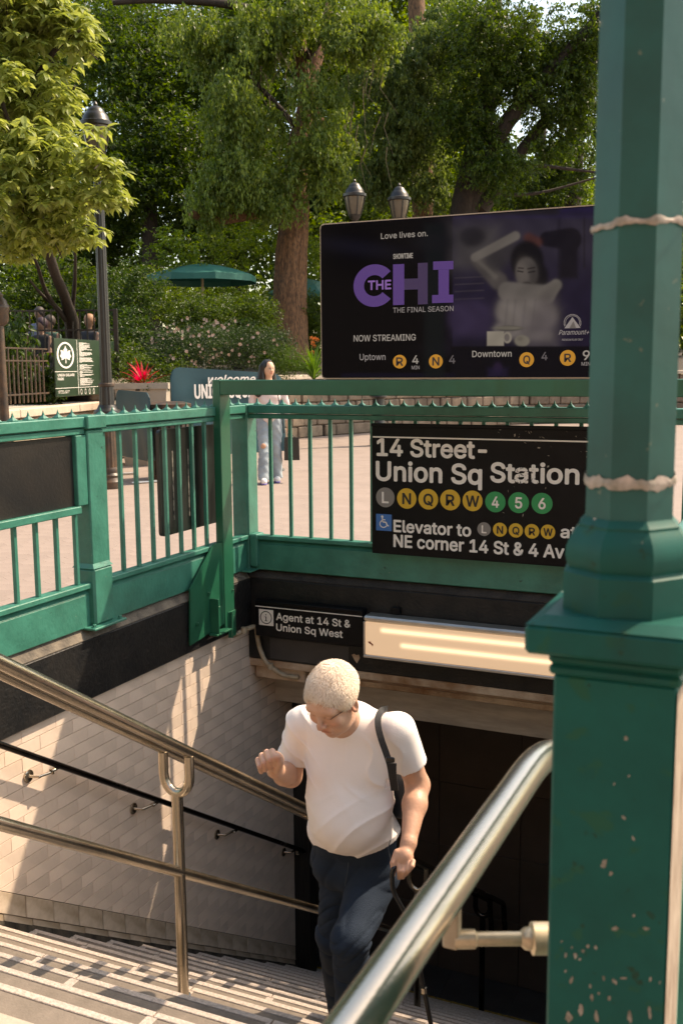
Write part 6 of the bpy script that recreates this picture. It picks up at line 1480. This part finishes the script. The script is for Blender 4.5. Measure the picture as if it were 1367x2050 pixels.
LP, LY, LPi, LR_, LS = [np.concatenate(a) for a in (LP, LY, LPi, LR_, LS)]; Ms = eul(LY, LPi, LR_)
qq = (LP - CAM) @ CR; dep = -qq[:, 2]; pxx = 683.5 + FPX * qq[:, 0] / dep; pyy = 1025 - FPX * qq[:, 1] / dep
order = np.argsort(dep + 100 * ((pxx < 0) | (pyy < 0))); top = order[:300]; oth = order[300:]
lme = rawmesh('leaf', LEAF8[0], LEAF8[1]); lme.materials.append(L_bright)
for i in top:
    o = link('leaf', lme, None, lt, LP[i]); o.rotation_euler = Matrix(Ms[i].tolist()).to_euler(); o.scale = (LS[i],) * 3
scatter('foliage', LEAF8, LP[oth], Ms[oth], LS[oth], L_bright, lt, 'stuff')
# twigs of the bright tree
mb = MB()
for k in range(100):
    a = P0[k * 8]; b = a - D[k * 8] * .35 + V3(0, 0, -.12); mb.tube([a, (a + b) / 2 + V3(0, 0, .03), b], [.003, .005, .007], 4)
tag(mb.build('twigs', M_bark2, lt), kind='stuff')
# elm in the middle
el_ = empty('tree', atd(575, 700, 24) * V3(1, 1, 0) + V3(0, 0, 1.26), 'big elm with a thick furrowed reddish trunk and hanging sprays of leaves', 'tree')
tp = [(575, 735), (578, 690), (580, 600), (584, 500), (592, 400), (594, 300), (612, 200), (600, 90), (585, -20), (580, -140)]
limb(el_, [atd(x, y, 24) for x, y in tp], [.60, .45, .38, .35, .30, .21, .17, .13, .11, .09], M_bark, 72, .035, 'trunk')
for P, r_ in (([(600, 330, 24), (640, 250, 24.4), (612, 190, 24)], .16), ([(612, 200, 24), (650, 60, 24.5), (670, -80, 25)], .15), ([(590, 430, 24), (520, 425, 23.5), (430, 440, 23), (380, 425, 22.5)], .17), ([(600, 60, 24), (480, 12, 23), (330, -2, 22.5), (225, 4, 22.3)], .119), ([(600, 130, 24), (680, 40, 23.4), (745, 70, 23)], .10), ([(600, 260, 24), (545, 200, 23.4), (500, 150, 23)], .08)):
    limb(el_, [atd(*q) for q in P], list(np.linspace(r_, r_ * .45, len(P))), M_bark if r_ > .12 else M_bark2, 14, .012)
EB = [pxblob(500, 90, 90, 90, 23, 1.3), pxblob(480, 220, 75, 80, 22.8, 1.1), pxblob(450, 320, 60, 70, 22.6, .9), pxblob(520, 350, 60, 55, 22.7, .9), pxblob(620, 330, 70, 60, 22.8, .8), pxblob(640, 190, 50, 80, 22.6, .6), pxblob(590, 20, 110, 60, 23, 1.2), pxblob(720, 50, 80, 70, 22.8, 1.2), pxblob(400, 60, 60, 60, 23, 1.), pxblob(545, 400, 40, 22, 22.8, .4), pxblob(660, 300, 40, 40, 22.6, .5), pxblob(430, 395, 50, 26, 22.7, .5)]

mb = MB()
for k in range(60):
    x = rng.uniform(420, 780); y = rng.uniform(30, 300); a = atd(x, y, 22.9); mb.tube([a, a + V3(rng.normal(0, .12), 0, -.3), a + V3(rng.normal(0, .3), 0, -.9)], [.012, .008, .003], 4)
tag(mb.build('hanging_twigs', mat('pale_twig', (.16, .12, .07), .8), el_), kind='stuff')
def sprout(B, k=5, f=.42, g=1.0):
    out = list(B)
    for c, r in B:
        for i in range(k):
            d = rng.normal(size=3); d /= np.linalg.norm(d); out.append((c + d * r * g, r * f * rng.uniform(.6, 1.2)))
    return out
def lobes(B, n, r0, r1, skip=None):
    P, D_ = blobpts(B, n, shell=.62); out = []
    for p in P:
        if skip is not None:
            q = (p - CAM) @ CR; x_ = 683.5 + FPX * q[0] / -q[2]; y_ = 1025 - FPX * q[1] / -q[2]
            if skip(x_, y_): continue
        r = rng.uniform(r0, r1); out.append((p, V3(r, r, r * rng.uniform(.7, 1.5))))
    return out
def tree(base, tpts, radii, blobs, label, lm, ncl, per, size, bark=M_bark2, limbs=(), spread=.25, droop=.4, seg=28, rough=.02, shell=.6, group=None, lob=22, lsz=1.0):
    t = empty('tree', np.array(atd(*base)) * V3(1, 1, 0) + V3(0, 0, 1.3), label, 'tree', group)
    limb(t, [atd(*q) for q in tpts], radii, bark, seg, rough, 'trunk')
    for P, r_ in limbs: limb(t, [atd(*q) for q in P], list(np.linspace(r_, r_ * .35, len(P))), bark, 12, .01)
    if blobs: crown(lobes([pxblob(*b) for b in blobs], int(len(blobs) * lob), .20 * lsz, .50 * lsz), ncl, per, size, lm, t, spread=spread * .6, droop=droop, shell=.5)
    return t
crown(lobes(EB, 230, .16, .42, lambda x, y: 572 < x < 640 and 40 < y < 420 and rng.uniform() < .42), 2600, 22, .105, L_elm, el_, spread=.13, droop=1.0, shell=.5)
tree((848, 740, 27), [(850, 740, 27), (848, 600, 27), (847, 430, 27), (845, 300, 27), (838, 120, 27), (830, -80, 27)], [.36, .31, .29, .27, .24, .18],
     [(800, 260, 90, 90, 25.5, 1.2), (780, 130, 90, 90, 25.5, 1.3), (870, 350, 55, 55, 25.5, .7), (760, 350, 50, 60, 25.6, .7), (880, 60, 90, 80, 25.5, 1.3), (830, 180, 80, 80, 25.2, 1.)], 'elm with a straight grey trunk rising just right of the two lamps', L_olive, 2100, 20, .11, M_bark, spread=.2, droop=.9, shell=.75)
tree((920, 740, 25), [(900, 740, 25), (912, 560, 25), (925, 430, 25), (945, 330, 25), (972, 220, 25), (990, 90, 25), (985, -60, 25)], [.42, .36, .30, .27, .24, .2, .15],
     [(960, 90, 90, 90, 24, 1.3), (930, 230, 60, 70, 24.3, .8), (1050, 60, 70, 60, 24, 1.1), (1000, 330, 60, 60, 24.2, .6), (1060, 180, 60, 50, 24.4, .7), (1130, 120, 60, 50, 24.3, .7), (1190, 60, 60, 50, 24.2, .7), (1160, 200, 50, 36, 24.5, .6), (1120, 290, 50, 30, 25, .6)], 'forked tree with dark leaning limbs between the display and the green column', L_dark, 2500, 18, .10, M_bark2,
     limbs=[([(930, 440, 25), (965, 340, 25), (1000, 265, 24.6), (1060, 190, 24.4), (1130, 110, 24.2), (1230, 0, 24), (1300, -70, 24)], .26), ([(962, 420, 25), (1010, 350, 25), (1060, 280, 25), (1120, 215, 25), (1240, 160, 25)], .20), ([(1010, 280, 24.8), (1040, 320, 24.6), (1080, 330, 24.4), (1200, 345, 24.4)], .07), ([(985, 390, 25), (1080, 385, 25.2), (1210, 350, 25.3)], .05), ([(1130, 120, 24.3), (1190, 130, 24.3), (1260, 60, 24.3)], .13)])
tree((960, 740, 25.8), [(965, 740, 25.8), (962, 520, 25.8), (958, 400, 25.8), (975, 330, 25.8), (1010, 240, 26)], [.33, .28, .26, .22, .12], [], 'second dark trunk close beside the forked tree', L_dark, 0, 0, 0)
tree((1150, 700, 29), [(1150, 740, 29), (1140, 500, 29), (1150, 350, 29), (1160, 100, 29)], [.3, .25, .22, .15],
     [(1120, 330, 110, 70, 28, 1.6), (1180, 240, 70, 60, 28, 1.2), (1090, 120, 70, 60, 28, 1.), (1190, 90, 60, 60, 28, 1.2), (1060, 400, 100, 40, 28.5, 1.2), (1290, 300, 80, 200, 28, 1.5)], 'dark leafy tree with sky showing through it beside the green column', L_dark, 1500, 16, .12, M_bark2, shell=.7, spread=.3, droop=.2)
# filling trees behind
back = [((300, 700, 30), [(300, 740, 30), (300, 400, 30), (290, 100, 30)], [(280, 150, 130, 110, 30, 2.), (230, 330, 120, 110, 29, 1.8), (350, 300, 110, 110, 30, 2.), (330, 60, 50, 40, 31, 1.2), (200, 60, 90, 70, 31, 1.5), (420, 150, 80, 110, 31, 1.6)], 'dense dark tree beyond the street lamp, left of the elm', L_dark, 3300, .14),
        ((120, 700, 31), [(120, 740, 31), (120, 400, 31), (100, 100, 31)], [(90, 500, 150, 90, 32, 2.), (40, 300, 120, 200, 33, 2.), (90, 100, 140, 110, 33, 2.), (200, 470, 90, 90, 31, 1.6)], 'leafy tree behind the young bright tree at the left edge', L_dark, 2600, .15),
        ((480, 700, 34), [(480, 740, 34), (480, 400, 34), (470, 100, 34)], [(480, 130, 120, 150, 34, 2.), (500, 330, 120, 100, 33, 2.), (430, 450, 120, 70, 31, 1.6), (640, 420, 90, 80, 33, 1.8)], 'tall dark tree directly behind the elm', L_dark, 3300, .15),
        ((690, 700, 35), [(690, 740, 35), (690, 400, 35), (700, 100, 35)], [(690, 130, 110, 150, 35, 2.), (700, 330, 90, 100, 33, 1.6), (760, 420, 90, 60, 32, 1.4), (660, 480, 60, 60, 31, 1.2)], 'yellow green tree catching the sun behind the two lamps', L_yel, 3000, .13),
        ((880, 700, 37), [(880, 740, 37), (880, 400, 37), (880, 100, 37)], [(870, 130, 120, 130, 37, 2.2), (880, 330, 120, 90, 36, 2.), (960, 430, 120, 60, 34, 1.6), (840, 430, 80, 60, 34, 1.2)], 'sunlit tree seen between the straight elm and the forked tree', L_yel, 2800, .14),
        ((1080, 700, 40), [(1080, 740, 40), (1080, 420, 40), (1090, 200, 40)], [(1060, 440, 140, 50, 38, 2.), (1170, 420, 110, 70, 38, 2.), (1280, 500, 120, 200, 38, 2.), (990, 100, 50, 100, 40, 1.6)], 'far tree low behind the display near the green column', L_yel, 1500, .15)]
for b_, tp_, bl, lab, lm, nc_, sz in back: tree(b_, tp_, list(np.linspace(.3, .1, len(tp_))), bl, lab, lm, nc_, 15, sz, spread=.40, droop=.15, seg=12, shell=.8, lob=60, lsz=1.35)
FB = []
for x0, x1, y0, y1 in ((-150, 1000, -120, 760), (1000, 1450, 330, 760)):
    y_ = y0
    while y_ < y1:
        x_ = x0
        while x_ < x1:
            if not (325 < x_ < 395 and -10 < y_ < 60): FB.append(pxblob(x_ + rng.uniform(-30, 30), y_ + rng.uniform(-30, 30), 62, 55, rng.uniform(46, 52), 1.5))
            x_ += 85
        y_ += 75
fw_ = crown(FB, 11000, 12, .28, leafmat('far_leaf', (.014, .034, .006), (.085, .13, .017), .48), None, 'far_woods', spread=.45, droop=.1, shell=.6); tag(fw_, 'mass of far trees closing the view across the park', 'trees', None, 'stuff')
FB2 = [pxblob(x_ + rng.uniform(-30, 30), y_ + rng.uniform(-30, 30), 75, 65, rng.uniform(60, 66), 1.5) for x_ in range(-150, 1451, 105) for y_ in range(-100, 781, 90) if not (325 < x_ < 400 and y_ < 70) and not (x_ > 960 and y_ < 340)]
fw2 = crown(FB2, 5200, 8, .55, leafmat('far_leaf_b', (.012, .028, .005), (.045, .08, .011), .4), None, 'far_woods', spread=.7, droop=.1, shell=.6); tag(fw2, 'deepest mass of far trees behind the rest of the park', 'trees', None, 'stuff')
# shrubs
def shrub(px, py, rx, ry, d, label, lm, n, per, sz, name='shrub', cat='shrub', group=None, extra=()):
    c = atd(px, py, d); t = empty(name, V3(c[0], c[1], 1.27), label, cat, group)
    crown([pxblob(px, py, rx, ry, d)] + [pxblob(*e) for e in extra], n, per, sz, lm, t, 'foliage', spread=.12, droop=.1, shell=.6); return t
shrub(270, 590, 60, 70, 20, 'pale green bushy shrub right of the tall park fence', L_mid, 600, 14, .07, extra=[(250, 680, 50, 60, 19)])
shrub(340, 500, 70, 45, 22, 'sunlit low bough of yellow green leaves over the parasol', L_yel, 420, 14, .08, 'small_tree', 'tree', extra=[(450, 490, 70, 45, 24), (530, 470, 60, 40, 25), (620, 510, 40, 60, 26)])
shrub(330, 590, 120, 60, 26, 'airy yellow green shrub standing behind the broad parasol', L_yel, 700, 12, .08, extra=[(480, 590, 110, 60, 26)])
shrub(410, 625, 75, 34, 20.5, 'dark rounded evergreen bush under the broad parasol', L_dark, 560, 16, .055)
shrub(500, 630, 55, 40, 21, 'dark evergreen bush left of the elm trunk', L_dark, 480, 16, .055)
shrub(625, 640, 34, 60, 24.5, 'dark shrub right of the elm trunk beside the display', L_dark, 420, 14, .07)
shrub(565, 722, 42, 26, 19.5, 'small clipped green bush at the foot of the elm', leafmat('clipped_leaf', (.03, .07, .009), (.065, .12, .02), .4), 460, 16, .035)
rb_ = shrub(400, 690, 90, 42, 18.8, 'wide rose bush dotted with small pale pink blooms', leafmat('rose_leaf', (.012, .032, .009), (.038, .072, .018), .35), 1900, 14, .045, 'rose_bush', extra=[(480, 690, 80, 44, 19.4), (350, 700, 50, 50, 18.4), (540, 690, 40, 34, 20), (330, 730, 40, 40, 18)])
bl = [pxblob(400, 680, 90, 46, 18.6), pxblob(480, 680, 85, 46, 19.2), pxblob(370, 700, 80, 50, 18.2)]
P0, D = blobpts(bl, 150, shell=.2); P0 -= CAM[None] * 0; fm = []; v = []; f = []
for k in range(len(P0)):
    r_ = rng.uniform(.018, .036); c = P0[k] + (CAM - P0[k]) / np.linalg.norm(CAM - P0[k]) * .12; b = len(v); v.append(c)
    for j in range(6): a = j * math.pi / 3; v.append(c + V3(math.cos(a) * r_, rng.uniform(-.5, .5) * r_, math.sin(a) * r_) + V3(0, -.01, 0))
    f += [(b, b + 1 + j, b + 1 + (j + 1) % 6) for j in range(6)]
o = link('roses', rawmesh('roses', np.array(v), np.array(f)), mat('pale_rose', (.62, .44, .34), .7, island=.25), rb_); o['kind'] = 'stuff'
strapplant('grass_clump', V3(*(atd(628, 745, 19.5)[:2]), 1.27), 140, .75, .011, leafmat('blade_green', (.05, .12, .02), (.10, .19, .03), .4), 'clump of long arching green blades against the display edge', 'plant', .7)
fl = empty('orange_flowers', atd(628, 690, 20.5), 'tall orange flowers beside the display edge', 'flowers'); mb = MB(); mo = mat('orange_petal', (.75, .22, .04), .6)
for k in range(9):
    p = atd(618 + rng.uniform(0, 18), 672 + rng.uniform(0, 40), 20.3); pt = MB()
    for j in range(6): a = j * 1.047; pt.add([p, p + V3(.04 * math.cos(a), 0, .04 * math.sin(a)), p + V3(.05 * math.cos(a + .5), -.02, .05 * math.sin(a + .5))], [(0, 1, 2)])
    pt.build('bloom', mo, fl); mb.tube([p, (p[0], p[1], 1.3)], .006, 4)
mb.build('stems', L_mid, fl)
# vines behind the low fence
vn = empty('vine', atd(60, 720, 13.2), 'broad leaved green creeper behind the low black fence', 'creeper')
crown([pxblob(40, 735, 60, 45, 15.6, .25), pxblob(10, 680, 40, 60, 15.2, .25), pxblob(85, 765, 40, 20, 15.6, .2)], 260, 7, .12, L_mid, vn, 'foliage', spread=.12, droop=.5, tmpl=LEAF8)
shrub(300, 740, 80, 30, 17.8, 'dark low ground planting behind the planter', L_dark, 500, 12, .06, extra=[(240, 730, 40, 50, 17.2)])

# ------------------------------------------------------------------ people resting beyond the tall fence
def sitter(px, py, d, hgt, top, hair, label, skin=(.22, .12, .075)):
    c = atd(px, py, d); s = 1.0; t = empty('person', V3(c[0], c[1], c[2] - .75), label, 'person')
    F = Field(c + V3(-.3, -.3, -.75), c + V3(.3, .3, .18), .014); F.ell(c, (.08, .09, .11), 0).cap(c, c + V3(0, 0, -.16), .05, None, .03).cap(c + V3(-.12, 0, -.22), c + V3(.12, 0, -.22), .05, None, .03)
    F.cap(c + V3(-.2, -.02, -.24), c + V3(-.25, -.1, -.5), .042, .035, .02).cap(c + V3(.2, -.02, -.24), c + V3(.25, -.1, -.5), .042, .035, .02).cap(c + V3(-.25, -.1, -.5), c + V3(-.1, -.25, -.55), .034, .028, .01).cap(c + V3(.25, -.1, -.5), c + V3(.1, -.25, -.55), .034, .028, .01)
    fieldobj(F, 'body', mat('skin_' + top[0], skin, .6), t)
    G = Field(c + V3(-.35, -.3, -.85), c + V3(.35, .3, -.1), .016); G.cap(c + V3(-.15, 0, -.25), c + V3(.15, 0, -.25), .075, None, 0).ell(c + V3(0, 0, -.45), (.2, .13, .28), .05).cap(c + V3(-.19, 0, -.26), c + V3(-.23, -.05, -.40), .058, .055, .02).cap(c + V3(.19, 0, -.26), c + V3(.23, -.05, -.40), .058, .055, .02)
    fieldobj(G, 'top', mat('cloth_' + top[0], top[1], .85), t)
    Hh = Field(c - .2, c + .2, .014); Hh.ell(c + V3(0, .02, .03), (.098, .11, .115), 0).plane(c + V3(0, -.05, -.02), (0, -1, -.5)); fieldobj(Hh, 'hair', mat('hair_' + top[0], hair, .6), t)
shrub(110, 600, 130, 90, 25, 'dark leafy thicket behind the people beyond the tall fence', L_dark, 1500, 16, .10, extra=[(20, 650, 70, 70, 24), (200, 640, 60, 60, 23)])
sitter(78, 628, 19.5, 1, ('navy', (.12, .14, .2)), (.02, .012, .01), 'person with dark hair standing beyond the tall fence, farthest left of the group')
sitter(83, 650, 18.3, 1, ('black', (.012, .012, .013)), (.03, .012, .02), 'person in a black top sitting beyond the tall fence')
sitter(99, 645, 18.8, 1, ('sage', (.05, .10, .07)), (.04, .025, .018), 'person in a green top sitting beyond the tall fence beside the one in black')
sitter(178, 643, 18.6, 1, ('slate', (.02, .022, .028)), (.30, .15, .08), 'fair haired person in dark clothes sitting beyond the fence near the lamp post')

# ------------------------------------------------------------------ buildings round the square
def block(name, a, b, label, m, storeys, bays, face='y-', cat='building'):
    t = empty(name, ((a[0] + b[0]) / 2, (a[1] + b[1]) / 2, 0), label, cat); MB().box(a, b).build('wall', m, t); mg = mat('window_glass', (.02, .022, .025), .12, spec=.6); ms = mat('stone_sill', (.35, .31, .26), .8)
    H = b[2] - 4.5
    if face in ('y+', 'y-'):
        yy = b[1] if face == 'y+' else a[1]; sg_ = 1 if face == 'y+' else -1; bw = (b[0] - a[0]) / bays
        for i in range(bays):
            for j in range(storeys):
                x0 = a[0] + bw * (i + .28); z0 = 4.5 + H / storeys * (j + .25)
                w_ = MB().box((x0, yy - .05, z0), (x0 + bw * .44, yy + .06 * sg_, z0 + H / storeys * .55)).build('window', mg, t)
                MB().box((x0 - .1, yy, z0 - .15), (x0 + bw * .44 + .1, yy + .16 * sg_, z0 - .01)).build('sill', ms, w_)
    return t
M_bri = mat('red_brown_brick', (.36, .22, .16), .9, var=.2, vscale=3); M_bst = mat('tan_stone_facade', (.48, .42, .35), .9, var=.15, vscale=2)
block('apartment_building', (-34, -32, 0), (-6, -20, 15), 'tan stone building across the street behind the viewer', M_bst, 6, 9, 'y+')
block('apartment_building', (-5.9, -33, 0), (16, -20, 18), 'red brown brick building across the street behind the viewer', M_bri, 8, 8, 'y+')
block('apartment_building', (16.1, -32, 0), (44, -20, 13), 'tan stone corner building across the street behind the viewer', M_bst, 5, 9, 'y+')
